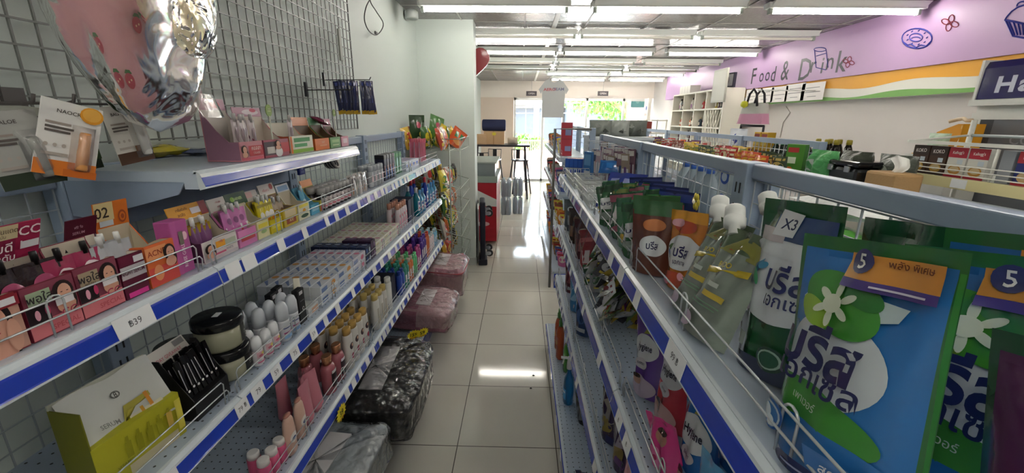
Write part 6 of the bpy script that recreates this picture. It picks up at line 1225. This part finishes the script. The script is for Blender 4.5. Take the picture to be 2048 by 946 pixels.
hd = MB(); hd.prism([(FX+.02, 1.725), (FX-.02, 1.735), (FX-.015, 1.90), (FX+.0, 1.935), (FX+.3, 1.935), (FX+.3, 1.725)], 1.55, 2.585, M('2a2360', .12, coat=.6), 'y')
S = plane((FX-.0205, 2.585, 1.735), (0, -1, 0), (.005, 0, .165), 1.035, .165); hd.art(S, [('t', 'H', (2.585-at(2006, 185, X=2.6).y)/1.035, .45, .52, .0, 1.25, .035, 'c9cce0'), ('t', 'a', (2.585-at(2046, 190, X=2.6).y)/1.035, .38, .38, .0, 1.3, .035, 'c9cce0')], 1.035, .165); part('header_sign', hd, t, 'glossy dark blue sign lettered Ha')
part('sign_frame', MB().bb((FX-.026, 2.585, 1.725), (FX+.3, 2.60, 1.945), mwf).bb((FX-.03, 1.5, 1.70), (FX+.3, 2.61, 1.733), mwf), t)
yb = MB(); q = at(1880, 285, X=2.45)
yb.prism([(2.45, 1.42), (2.72, 1.42), (2.72, 1.52), (2.62, 1.60), (2.45, 1.60)], 2.44, 2.443, M('e09c20', .5), 'x'); yb.bb((2.445, 2.45, 1.42), (2.60, 2.453, 1.58), M('c88a1c', .5)); yb.bb((2.44, 2.44, 1.42), (2.60, 2.72, 1.424), M('e09c20', .5)); yb.bb((2.4385, 2.50, 1.572), (2.4395, 2.58, 1.59), M('e8c878', .5))
t2 = thing('display_pedestal', 'white pedestal under the yellow carrier, between freezer and wall', 'pedestal'); part('column', MB().bb((2.42, 2.44, 0), (2.60, 2.74, 1.418), M('d0d0ca', .5)), t2)
yb = MB()
prof = [(2.72, 1.42), (2.45, 1.42), (2.45, 1.60), (2.60, 1.60), (2.72, 1.55)]
yb.prism(prof, 2.56, 2.563, M('e09c20', .5), 'x'); yb.bb((2.44, 2.45, 1.42), (2.56, 2.453, 1.60), M('e09c20', .5)); yb.bb((2.44, 2.45, 1.42), (2.56, 2.72, 1.423), M('e09c20', .5)); yb.bb((2.5595, 2.50, 1.572), (2.561, 2.58, 1.592), M('e8c878', .5))
solo('yellow_carrier', yb, 'open yellow cardboard carrier with a cut-out handle, left of the freezer', 'carrier')
solo('mint_bag', pouch(.14, .12, .06, M('b4ccb4', .4, bump=1, bscale=16, bdist=.02), sd=190, pillow=True), 'pale mint crumpled bag inside the yellow carrier', 'bag', (2.51, 2.64, 1.425), -R90)
solo('white_cone', MB().lathe([(.035, 0), (.012, .08), (.004, .13)], M('e0e0dc', .5), 16), 'white cone standing in the yellow carrier', 'cone', (2.51, 2.51, 1.425))
solo('shell_ornament', MB().tube([(2.50, 2.60, 1.612), (2.52, 2.57, 1.625), (2.51, 2.53, 1.63), (2.50, 2.50, 1.618), (2.50, 2.47, 1.62)], .010, M('d8c0a0', .5), 8), 'small tan ornament on top of the yellow carrier', 'ornament')
# ================================================================== pink tote on a folding stand
tx, ty = 2.6, at(1510, 215, X=2.6).y
pz0 = at(1505, 248, X=2.6).z; pz1 = at(1512, 207, X=2.6).z
tb_ = thing('tote_bag', 'pink and grey tote bag with black handles hanging at the white wall', 'bag', (tx, ty, 0), -R90+.25)
w_, h_ = .40, pz1-pz0
part('body', MB().grid(lambda u, v: ((.20+.0*v)*(1 if u < .5 else -1)*(1-abs(4*(u % .5)-1)**6*0)*0+(.19-.03*v)*cos(2*pi*u)/max(.01, (abs(cos(2*pi*u))**6+abs(sin(2*pi*u))**6)**(1/6)), .07*(1-.5*v)*sin(2*pi*u)/max(.01, (abs(cos(2*pi*u))**6+abs(sin(2*pi*u))**6)**(1/6)), pz0+h_*v), 32, 6, M('b57f98', .6), mf=lambda u, v: M('b57f98', .6) if v < .5 else M('a9a9a2', .6)).bb((-.18, -.06, pz0), (.18, .06, pz0+.005), M('b57f98', .6)), tb_)
for s in (-.05, .05): part('handle', MB().tube([(-.08, s, pz1-.03), (-.05, s, pz1+.10), (0, s, pz1+.15), (.05, s, pz1+.10), (.08, s, pz1-.03)], .012, M('1c1a20', .5), 8), tb_, 'black strap')
part('keychain', MB().lathe([(.001, 0), (.035, .02), (.04, .04), (.03, .07), (.001, .08)], M('b8b82a', .5), 14, (-.07, -.085, pz1-.05)), tb_, 'lime fluffy keychain')
hk4 = MB().bar((WX1-.001, ty, pz1+.14), (tx, ty, pz1+.14), .008, M('d8d8d4', .4)); solo('wall_bracket', hk4, 'white arm reaching from the right wall, carrying the tote', 'bracket')
ch = MB()
for s in (-.17, .17): ch.tube([(s, 0, 0.0), (s, 0, pz0-.13), (s*.98, 0, pz0-.02)], .012, M('2a2a30', .4), 8)
ch.tube([(-.17, 0, pz0-.02), (.17, 0, pz0-.02)], .012, M('2a2a30', .4), 8); o = solo('luggage_stand', ch, 'dark tubular stand under the pink tote', 'stand', (tx, ty, 0), -R90+.25)
ww = MB().tube([at(1572, 213, X=WX1-.006), at(1580, 225, X=WX1-.006), at(1566, 245, X=WX1-.006), at(1560, 275, X=WX1-.006)], .005, M('c9c0ba', .5), 5); solo('wall_cable', ww, 'thin pale cable running down the white right wall', 'cable')
# ================================================================== bookcase of cosmetics and bottles at the far right
BX = 2.92; m_bk = M('ddd9cc', .5); y0b, y1b, ztb = 6.45, 8.55, 2.06
t = thing('open_bookcase', 'white bookcase with cubby holes of bottles under the lilac fascia', 'bookcase', (0, 0, 0))
part('back_panel', MB().bb((BX+.29, y0b, .5), (BX+.30, y1b, ztb), M('b9b4a4', .6)), t)
cols_y = [y0b, 7.05, 7.50, 8.0, y1b]; rows_z = [.5, .86, 1.22, 1.50, 1.78, ztb]
for y in cols_y: part('upright', MB().bb((BX, y-.012, .0), (BX+.29, y+.012, ztb), m_bk), t)
for z in rows_z: part('board', MB().bb((BX, y0b, z-.012), (BX+.29, y1b, z+.012), m_bk), t)
lat = MB()
for i in range(6):
    a = y0b+.03; n_ = .54
    for s in (0, 1):
        P0 = (BX+.004, a+n_*(i/6), 1.24); zz = 1.24
    lat.bar((BX+.004, a+n_*i/6, 1.24 if i % 2 == 0 else 1.76), (BX+.004, a+n_*min(1, (i+2)/6), 1.76 if i % 2 == 0 else 1.24), .009, m_bk, 4)
    lat.bar((BX+.004, a+n_*i/6, 1.76 if i % 2 == 0 else 1.24), (BX+.004, a+n_*min(1, (i+2)/6), 1.24 if i % 2 == 0 else 1.76), .009, m_bk, 4)
part('lattice', lat, t)
colb = ['5a2a26', '1f2024', 'c8642c', 'd8d4cc', '6a3a4a', '8a8f96', 'a83a3a', 'c9b04a', '3a4a5a']
wn = ['maroon', 'black', 'orange', 'white', 'plum', 'grey', 'red', 'golden', 'slate']; fb = {}; k = 0
for yi in range(4):
    for zi in range(2, 5):
        if yi == 0 and zi in (2, 3): continue
        for j in range(5):
            c = int(hsh(k, 7)*9); k += 1; y = cols_y[yi]+.06+.085*j
            if y > cols_y[yi+1]-.04: continue
            lb = '%s bottle or jar standing in the white bookcase cubby holes' % wn[c]
            h = .15+.05*(c % 2)
            if c not in fb:
                fb[c] = place(bottle([(.028, 0), (.03, .005), (.03, h*.6), (.012, h*.8), (.012, h*.82), (.013, h)], M(colb[c], .25), plas('2a2420' if c % 2 else 'c9b890'), 4, 12, lab=(.03, h*.1, h*.5, [('r', .1, .1, .9, .9, 'd8d0c4' if c != 3 else '8a5a8a')])), 'cosmetic_bottle', lb, 'bottle', (BX+.10, y, rows_z[zi]+.0125), -R90, lb)
            else: dup(fb[c], (BX+.08+.08*hsh(k), y, rows_z[zi]+.0125), -R90)
def boxat(name, lab, cat, px0, py0, px1, py1, X, dpt, col, art=(), rz=0):
    a = at(px0, py0, X=X); b_ = at(px1, py1, X=X); w2, h2 = abs(a.y-b_.y), abs(a.z-b_.z)
    c = carton(w2, h2, dpt, col, art); return solo(name, c, lab, cat, (X, (a.y+b_.y)/2, min(a.z, b_.z)), -R90)
o = carton(.50, .13, .18, 'd9d6ce', [('r', .24, 0, .26, 1, 'a8a29a'), ('r', .5, 0, .52, 1, 'a8a29a'), ('r', .76, 0, .78, 1, 'a8a29a')]); solo('white_file_boxes', o, 'row of white boxes on top of the bookcase near the window', 'boxes', (BX+.03, 8.1, ztb+.013), -R90)
o = carton(.42, .46, .03, '9a9a90', [('r', .06, .06, .94, .94, 'a3a399')]); q = at(1433, 205, X=BX-.04); solo('grey_board', o, 'plain grey square board leaning on the front of the bookcase', 'board', (BX-.04, q.y, q.z), -R90)
o = carton(.20, .26, .03, '6a6e72', [('r', .15, .1, .85, .9, 'a0a4a8'), ('e', .5, .55, .2, .2, '3a3c40')]); solo('picture_frame', o, 'upright grey picture frame on the bookcase, left of the dark framed photos', 'picture', (BX+.06, 6.86, ztb+.013), -R90)
o = carton(.38, .2, .04, '2a2a34', [('r', .05, .1, .95, .9, '9a9a9c'), ('e', .3, .5, .1, .3, '3a3a40'), ('e', .6, .5, .12, .3, '4a3a40')]); solo('photo_montage', o, 'dark framed black and white photo montage on the bookcase', 'picture', (BX+.06, 6.60, ztb+.013), -R90+.15)
# pale shop tower and red things left of the bookcase
t = thing('shop_rack', 'narrow white rack by the street window, left of the bookcase', 'rack', (0, 0, 0))
for y in (8.75, 9.35):
    for x in (2.5, 2.9): part('leg', MB().bar((x, y, 0), (x, y, 1.62), .012, m_bk), t)
for z in (.5, .95, 1.35, 1.6): part('board', MB().bb((2.48, 8.73, z-.01), (2.92, 9.37, z+.01), m_bk), t)
o = carton(.30, .42, .06, 'e0dcd4', [('e', .6, .55, .14, .1, '3a4a9a'), ('r', .2, .2, .8, .3, 'c8b8b0')]); solo('poster_box', o, 'white box with a blue mark standing on the narrow white rack', 'box', (2.55, 9.05, 1.611), -R90)
o = carton(.12, .22, .12, '8a3a34', [('r', .2, .2, .8, .8, 'a85a4a')]); f = solo('red_box', o, 'brick red box on the narrow white rack', 'box', (2.55, 9.0, 1.361), -R90, 'brick red boxes on the narrow rack'); dup(f, (2.55, 9.22, 1.361))
# ================================================================== far aisle: goods, T-shirt, freezer, trolley, bar table
b = carton(.10, .30, .06, 'a83440', [('r', .35, .62, .9, .8, '8a90b8'), ('r', .35, .15, .9, .3, '8a90b8'), ('r', .0, .5, 1, .52, '8a2a34')]); q = at(1100, 280, Y=3.98); solo('red_tall_box', b, 'tall red box at the near end of the far island', 'box', (q.x+.06, 3.98, 1.275), 0.0)
o = bpy.data.objects['red_tall_box']; o.location.x = .42; o.location.y = 3.96
fr = MB(); fr.tube([(.30, 3.83, 0.02), (.30, 3.83, 1.52), (.62, 3.83, 1.52)], .012, M('6a6a66', .4), 8); solo('end_frame', fr, 'thin dark metal frame at the near end of the far island', 'frame')
cF = ['b8a090', 'c83a3a', 'd8c04a', '5a9a3a', 'c86a9a', '8a5a3a', '3a3a44', 'b8b8b4', '4a5a9a', 'd8883a']
wF = ['beige', 'red', 'yellow', 'green', 'pink', 'brown', 'black', 'white', 'blue', 'orange']; fF = {}; k = 0
for z, zn in ((1.271, 'top'), (.931, 'middle'), (.561, 'lower'), (.171, 'bottom')):
    for i in range(12):
        c = int(hsh(k, 11)*10); k += 1; y = 4.0+.185*i+.03*hsh(k); lb = '%s snack packet on the %s shelf of the far island' % (wF[c], zn)
        key = c
        p_ = (.42+.04*hsh(k, 2), y, z); r = (.05, -.1, RW+.6+.5*hsh(k))
        if key not in fF: fF[key] = solo('snack_packet', pouch(.13, .15, .06, film(cF[c], .7, 22), [('e', .5, .5, .3, .22, 'd8d0c4'), ('r', .1, .75, .9, .85, 'a83a3a')], sd=200+c, nu=8, nv=8), lb, 'snack packet', p_, 0, lb, rot=r)
        else: dup(fF[key], p_, rot=r, label=lb, group=lb)
for i in range(3):
    b = pouch(.24, .17, .10, M(('6a706a', '8a8f8a', '5a605a')[i], .5, bump=.8, bscale=14, bdist=.01), [('p', [(.1, .6), (.3, .8), (.5, .6), (.3, .5)], '8f948e'), ('p', [(.5, .3), (.7, .5), (.9, .3), (.7, .2)], '3a3e3a')], sd=220+i, pillow=True, cr=.012); solo('grey_bag', b, 'grey patterned bag on the cabinet behind the far island, %s' % ('left of three', 'middle of three', 'right of three')[i], 'bag', (.84+.2*i, 4.62+.05*i, 1.43), 0, rot=(0, 0, -.1))
solo('storage_cabinet', MB().bb((.74, 4.52, 0), (1.38, 5.1, 1.40), M('9aa4ac', .5)).bb((.73, 4.51, 1.40), (1.39, 5.11, 1.428), M('b4bcc2', .4)), 'grey cabinet behind the far island carrying grey bags', 'cabinet')
# T-shirt on a hanger
TY = 7.6; cx_, tz = at(1108, 160, Y=TY).x, at(1108, 158, Y=TY).z; zb_ = at(1108, 235, Y=TY).z
hw = (at(1131, 200, Y=TY).x-at(1085, 200, Y=TY).x)/2; hs = (at(1136, 200, Y=TY).x-at(1079, 200, Y=TY).x)/2-.03
pr = [(-hw*.92, zb_), (hw*.92, zb_), (hw, tz-.20), (hs-.0, tz-.24), (hs+.04, tz-.17), (hw*.75, tz-.03), (.09, tz), (.05, tz-.04), (0, tz-.055), (-.05, tz-.04), (-.09, tz), (-hw*.75, tz-.03), (-hs-.04, tz-.17), (-hs, tz-.24), (-hw, tz-.20)]
t = thing('t_shirt', 'white T-shirt printed in red and blue, hanging from the ceiling over the far island', 't-shirt', (cx_, TY, 0))
b = MB(); ms_ = M('aeb0b0', .8, bump=.3, bscale=8, bdist=.01); b.prism(pr, -.02, .02, ms_, 'y')
b.art(plane((-hw, -.02, zb_), (1, 0, 0), (0, 0, 1), 2*hw, tz-zb_), [('t', 'AERO', .32, .73, .075, .02, 1.3, .03, 'a84a50'), ('t', 'TEAM', .70, .74, .075, .02, 1.2, .03, '6a6a84')], 2*hw, tz-zb_)
part('fabric', b, t); part('hanger', MB().tube([(-hw*.7, 0, tz-.03), (0, 0, tz+.03), (hw*.7, 0, tz-.03)], .006, M('c8c8c8', .3), 6).bar((0, 0, tz+.03), (0, 0, CZ-.001), .003, M('c8c8c8', .3)), t)
# AC unit, heart cushion and screen behind the pillar
t = thing('air_conditioner', 'white wall air conditioner beyond the pillar', 'air conditioner', (0, 0, 0)); 
ac0, ac1 = 5.9, 7.0
b = MB(); b.prism([(WX0, 2.16), (WX0+.17, 2.14), (WX0+.25, 2.24), (WX0+.25, 2.40), (WX0+.2, 2.44), (WX0, 2.44)], ac0, ac1, M('cfd8cc', .35), 'y'); part('housing', b, t); part('louvre', MB().bb((WX0+.19, ac0+.03, 2.15), (WX0+.24, ac1-.03, 2.18), M('5a6258', .4)), t)
hp_ = [(16*sin(a)**3/16*.20, (13*cos(a)-5*cos(2*a)-2*cos(3*a)-cos(4*a))/16*.20) for a in [2*pi*i/30 for i in range(30)]]
hq = at(960, 125, Y=5.0); b = MB()
b.prism([(x, z) for x, z in hp_], -.03, .03, M('8a1420', .4, coat=.3), 'y'); o = solo('heart_balloon', b, 'dark red heart decoration hanging just behind the pillar', 'heart decoration', (-.56, 5.0, hq.z)); 
part('string', MB().bar((0, 0, .1), (0, 0, CZ-hq.z-.001), .0015, M('c0c0c0')), o)
q = at(972, 176, Y=6.4); t = thing('wall_screen', 'grey framed screen tilted on the left wall past the pillar', 'screen', (WX0+.22, 6.6, q.z), R90-.35, rot=(.15, 0, R90-.5))
part('screen', MB().box((0, 0, 0), (.36, .04, .30), M('4a4a4c', .4), bev=.006).art(plane((-.18, -.02, -.15), (1, 0, 0), (0, 0, 1), .36, .30), [('r', .06, .06, .94, .94, 'c8beb8')], .36, .30), t); part('arm', MB().bar((0, .02, 0), (.0, .20, .0), .015, M('5a5a5a', .4)), t)
# garments / curtain strips on the left wall
cur = MB().grid(lambda u, v: (WX0+.03+.02*sin(u*40), 5.4+.9*u, .75+1.15*v), 40, 2, M('8f97a8', .8)); solo('grey_curtain', cur, 'grey-blue curtain hanging along the left wall past the pillar', 'curtain')
# chest freezer
t = thing('chest_freezer', 'red and white chest freezer with a glass lid behind the pillar', 'freezer', (0, 0, 0)); x1f = -.30
fzb = MB().bb((WX0+.05, 5.30, .05), (x1f, 6.2, .82), M('a8202e', .35)); fzb.art(plane((WX0+.05, 5.2995, .05), (1, 0, 0), (0, 0, 1), .70, .77), [('p', [(0, .55), (0, 1), (.35, 1), (1, .72), (1, .6), (.5, .62)], 'c9ccc8'), ('e', .75, .3, .12, .04, 'd8b8b8')], .70, .77)
part('cabinet', fzb, t); part('rim', MB().bb((WX0+.04, 5.29, .82), (x1f+.01, 6.21, .90), M('8f9a92', .4)), t); part('glass_lid', MB().bb((WX0+.07, 5.32, .90), (x1f-.02, 6.18, 1.06), M('b8c4c8', .08, trans=.6)), t)
part('lid_frame', MB().bb((WX0+.05, 5.30, 1.06), (x1f, 6.2, 1.075), M('9aa49c', .4)), t)
# folded trolley standing at the pillar
t = thing('folded_trolley', 'folded dark platform trolley standing on end against the pillar corner', 'trolley', (-.42, 4.62, 0), .1)
mt_ = M('1a1d2c', .5); part('platform', MB().box((0, 0, .40), (.06, .30, .66), mt_, bev=.015), t); part('frame', MB().tube([(-.05, -.12, .03), (-.05, -.12, .70), (-.05, .12, .70), (-.05, .12, .03)], .011, M('8a8c90', .3, metal=.7), 8), t)
for (y, z) in ((-.11, .14), (.11, .14), (-.11, .60), (.11, .60)):
    o = part('caster', MB().lathe([(.038, -.012), (.04, -.008), (.04, .008), (.038, .012)], M('26262a', .5), 18, (.075, y, z), rot=Matrix.Rotation(R90, 3, 'X')), t); part('hub', MB().lathe([(.018, -.014), (.018, .014)], M('b8bcc4', .3, metal=.5), 14, (.075, y, z), rot=Matrix.Rotation(R90, 3, 'X')).bb((.03, y-.02, z-.02), (.075, y+.02, z+.02), M('9a9ea6', .3, metal=.6)), o)
part('foot', MB().box((0, 0, .035), (.10, .28, .07), mt_, bev=.01), t)
# shrink-wrapped water packs, two high
wp = [('bottles', MB())]
for i in range(2):
    for j in range(3): wp[0][1].lathe([(.035, 0), (.04, .01), (.04, .2), (.03, .26), (.014, .29), (.014, .31)], M('c4d4e0', .12, trans=.3), 10, (-.042+.084*i, -.085+.084*j, 0))
wp.append(('wrap', MB().box((0, 0, .15), (.175, .26, .30), clearfilm('eef4f8', .12, .8, 14, .01), bev=.03)))
w0 = place(wp, 'water_pack', 'shrink-wrapped pack of water bottles on the floor, lower left of four', 'water pack', (-.24, 7.2, .001), 0, 'water packs on the floor')
for dx, dz_, lb in ((0, .315, 'upper left'), (.20, 0, 'lower right'), (.20, .315, 'upper right')): dup(w0, (-.24+dx, 7.2+dx*.5, .001+dz_), label='shrink-wrapped pack of water bottles, %s of four' % lb)
# bar table, stools, cartons and quilt roll
q = at(1000, 290, Y=8.9); tzz = q.z
t = thing('bar_table', 'high bar table with dark tapering legs near the shopfront', 'table', (-.42, 8.9, 0)); md = M('26242a', .4)
part('table_top', MB().box((0, 0, tzz), (1.2, .6, .035), md, bev=.004), t)
for sx_ in (-1, 1):
    for sy_ in (-1, 1): part('leg', MB().bar((sx_*.50, sy_*.24, tzz-.02), (sx_*.57, sy_*.29, 0), .022, md, 6), t)
def stool(lab, x, y, rz, sz=.72):
    t = thing('bar_stool', lab, 'stool', (x, y, 0), rz)
    part('seat', MB().box((0, 0, sz), (.32, .32, .03), md, bev=.01), t)
    for sx_ in (-1, 1):
        for sy_ in (-1, 1): part('leg', MB().bar((sx_*.13, sy_*.13, sz-.01), (sx_*.21, sy_*.21, 0), .016, md, 6), t)
    part('footrest', MB().tube([(-.18, -.18, .25), (.18, -.18, .25), (.18, .18, .25), (-.18, .18, .25)], .008, M('c8c8c8', .3, metal=.4), 5, True), t)
    part('backrest', MB().tube([(-.14, .15, sz), (-.15, .17, sz+.22), (.15, .17, sz+.22), (.14, .15, sz)], .01, md, 6).box((0, .17, sz+.12), (.09, .012, .20), md), t)
    return t
stool('dark metal bar stool with a low back, right of the bar table', -.02, 9.44, .25); stool('dark metal bar stool at the left end of the bar table', -.62, 9.5, -.2); stool('dark metal bar stool partly hidden by the freezer', -.70, 8.35, .5)
o = carton(.42, .26, .3, 'c9a57c', [('r', .45, 0, .5, 1, 'b08a5c'), ('e', .5, .8, .1, .12, 'd8c83a')]); solo('cardboard_box', o, 'brown cardboard box with a yellow sticker on the bar table', 'box', (-.55, 8.8, tzz+.0185)); 
o = carton(.24, .2, .2, 'd0ac84'); solo('cardboard_box', o, 'smaller brown cardboard box behind the yellow-stickered one', 'box', (-.83, 8.75, tzz+.0185))
o = MB().lathe([(.10, -.24), (.115, -.22), (.115, .22), (.10, .24)], M('2f3458', .8, bump=.6, bscale=20), 20, rot=Matrix.Rotation(R90, 3, 'Y')); solo('blanket_roll', o, 'rolled dark blue blanket on top of the cardboard boxes', 'blanket', (-.56, 8.95, tzz+.0185+.262+.115)); 
solo('crumpled_bag', pouch(.22, .14, .12, M('d8c8b4', .6, bump=.6, bscale=14), sd=230, pillow=True), 'small beige bag on the bar table by the box', 'bag', (-.17, 8.9, tzz+.018))
# hanging OPEN-type signs in the window
for px, lb in ((1063, 'small dark sign hanging in the left window'), (1206, 'small dark sign hanging in the right window')):
    q = at(px, 187, Y=10.9); s_ = MB().box((0, 0, 0), (.26, .02, .11), M('4a4448', .5), bev=.004); s_.art(plane((-.13, -.01, -.055), (1, 0, 0), (0, 0, 1), .26, .11), [('t', 'OPEN', .5, .5, .4, 'd8d0cc')], .26, .11)
    s_.bar((0, 0, .05), (0, 0, CZ-q.z-.001), .003, M('8a8a8a')); solo('window_sign', s_, lb, 'sign', q)
q0, q1 = at(1266, 190, Y=11.2), at(1302, 215, Y=11.2); s_ = MB().bb((q0.x, 11.335, q1.z), (q1.x, 11.349, q0.z), M('5f9a9a', .5)); s_.art(plane((q0.x, 11.335, q1.z), (1, 0, 0), (0, 0, 1), q1.x-q0.x, q0.z-q1.z), [('e', .35, .5, .1, .16, '8ab8b4'), ('r', .5, .45, .8, .55, '8ab8b4')], q1.x-q0.x, q0.z-q1.z); solo('window_poster', s_, 'teal poster stuck to the right end of the street window', 'poster')
q0, q1 = at(1242, 258, Y=10.6), at(1276, 282, Y=10.6); s_ = MB().bb((q0.x, 10.6, q1.z), (q1.x, 10.64, q0.z), M('2a7ac8', .4)); s_.art(plane((q0.x, 10.6, q1.z), (1, 0, 0), (0, 0, 1), q1.x-q0.x, q0.z-q1.z), [('e', .45, .55, .3, .25, 'c83a34'), ('e', .45, .6, .12, .1, 'e8d8c8')], q1.x-q0.x, q0.z-q1.z)
s_.bar(((q0.x+q1.x)/2, 10.62, q1.z), ((q0.x+q1.x)/2, 10.62, .0), .02, M('8a8a8a', .4)); solo('ice_cream_sign', s_, 'blue board with a red mark on a stand inside the window', 'sign')
# ================================================================== the street outside
struct('floor_street', MB().bb((-9, YF+.12, -.12), (12, 40, -.02), M('a5a19a', .8)))
pl = MB().bb((-1.2, 14.2, -.02), (1.1, 14.7, .55), M('b08a72', .7)); solo('planter', pl, 'low brick planter wall beyond the pavement', 'planter')
for i in range(20): pass
fn = thing('slatted_fence', 'low brown slatted fence on the planter wall', 'fence', (0, 0, 0))
fb_ = MB(); 
for i in range(18): x = .0+.06*i; fb_.bb((x, 14.15, .55), (x+.03, 14.18, .95), M('8a6450', .7))
part('slats', fb_, fn); part('rail', MB().bb((-.05, 14.14, .90), (1.1, 14.19, .95), M('8a6450', .7)), fn)
def leafy(name, lab, cat, c, r, n, col, seed, trunk=None, leaf=.09):
    rg = random.Random(seed); t = thing(name, lab, cat, c); V = MB(); ms2 = [M(x, .6) for x in col]
    for i in range(n):
        a, ph, rr = rg.uniform(0, 2*pi), math.acos(rg.uniform(-1, 1)), rg.random()**.4
        p = Vector((r[0]*rr*sin(ph)*cos(a), r[1]*rr*sin(ph)*sin(a), r[2]*rr*cos(ph))); e = Euler((rg.uniform(0, 6), rg.uniform(0, 6), rg.uniform(0, 6))).to_matrix(); s = leaf*rg.uniform(.6, 1.3)
        V.add([p+e @ Vector(q) for q in ((-s, 0, 0), (0, -s*.5, .1*s), (s, 0, 0), (0, s*.5, .1*s))], [(0, 1, 2, 3)], ms2[i % len(ms2)])
    o = part('foliage', V, t)
    if trunk:
        b = MB()
        for P_, r_ in trunk: b.tube(P_, r_, M('7a6a50', .9, bump=.8, bscale=6, bdist=.03), 10)
        part('trunk', b, t)
    return t
leafy('street_tree', 'bright green tree with a thick trunk outside the right window', 'tree', (3.0, 15.0, 2.55), (1.9, 1.2, .95), 3000, ('5f8a2c', '7a9c38', '4c7a28'), 4, [(((.62, -.9, -2.57), (.58, -.9, -1.2), (.5, -.8, -.5), (.3, -.6, .3)), .17), (((.58, -.9, -1.2), (.85, -.8, -.5), (1.1, -.6, .1)), .10), (((.52, -.85, -.8), (-.2, -.7, -.3), (-.8, -.5, .1)), .07)])
leafy('hedge', 'light green clipped hedge in the street planter', 'hedge', (.0, 14.45, .85), (.9, .25, .28), 900, ('6a9a34', '5a8a2c'), 6, leaf=.06)
leafy('shrub', 'small green shrub at the foot of the street tree', 'shrub', (3.0, 14.6, .9), (.5, .3, .6), 400, ('6a9034', '5a8a2c'), 8, leaf=.07)
for i, (x0, x1, y, h, c, lb) in enumerate(((-6, -1.0, 24, 7, '8f8a88', 'pale shophouse left across the street'), (-.8, 2.4, 26, 6, '989490', 'light grey shophouse with dark balcony openings across the street'), (2.6, 6.4, 25, 6.5, '83868a', 'grey shophouse behind the tree across the street'), (6.6, 11, 24, 7, '8f8278', 'beige shophouse right across the street'))):
    t = thing('shophouse', lb, 'building', ((x0+x1)/2, y, 0)); w2 = x1-x0
    part('wall', MB().bb((-w2/2, 0, -.02), (w2/2, 3, h), M(c, .8)), t); part('awning', MB().prism([(-1.2, 2.5), (0, 2.9), (0, 2.8), (-1.2, 2.4)], -w2/2, w2/2, M(('8a8f96', '9a8a84', '6a7078', 'a89a90')[i], .6), 'x'), t)
    for k in range(3):
        x = -w2/2+w2*(k+.5)/3; part('window', MB().bb((x-.4, -.05, 3.5), (x+.4, 0, 4.6), M('4a5058', .3)), t); part('shopfront', MB().bb((x-.5, -.04, .1), (x+.5, 0, 2.2), M('5a5a60', .4)), t)
for i, (x, lb) in enumerate(((.62, 'pale utility pole left outside the window'), (5.2, 'pale utility pole beyond the tree'))): solo('utility_pole', MB().bar((x, 18+i, -.02), (x, 18+i, 8), .12, M('9a9a98', .8), 10), lb, 'pole')
for i in range(6): solo('power_line', MB().tube([(-9, 18.1, 2.0+.24*i), (-2, 18.1, 1.8+.22*i), (5, 18.1, 1.9+.25*i), (12, 18.1, 2.1+.2*i)], .025, M('4a4a4c', .6), 4), 'dark power line across the street, %s from the bottom' % ('first', 'second', 'third', 'fourth', 'fifth', 'sixth')[i], 'power line')
solo('brick_pillar', MB().bb((3.05, 12.2, -.02), (3.75, 12.6, 2.6), M('b08878', .8)), 'pinkish brick pillar outside the right end of the window', 'pillar')
mo = thing('parked_scooter', 'small grey scooter parked across the pavement', 'scooter', (-1.1+.9, 16.3, 0))
part('body', MB().tube([(-.5, 0, .5), (-.2, 0, .45), (.1, 0, .5), (.45, 0, .75), (.5, 0, 1.0)], .13, M('8a8f98', .3), 10), mo)
for x in (-.5, .55): part('wheel', MB().lathe([(.24, -.05), (.27, 0), (.24, .05)], M('2a2a2c', .7), 20, (x, 0, .25), rot=Matrix.Rotation(R90, 3, 'X')), mo)
part('seat', MB().box((-.25, 0, .70), (.6, .22, .1), M('2a2628', .6), bev=.03), mo)
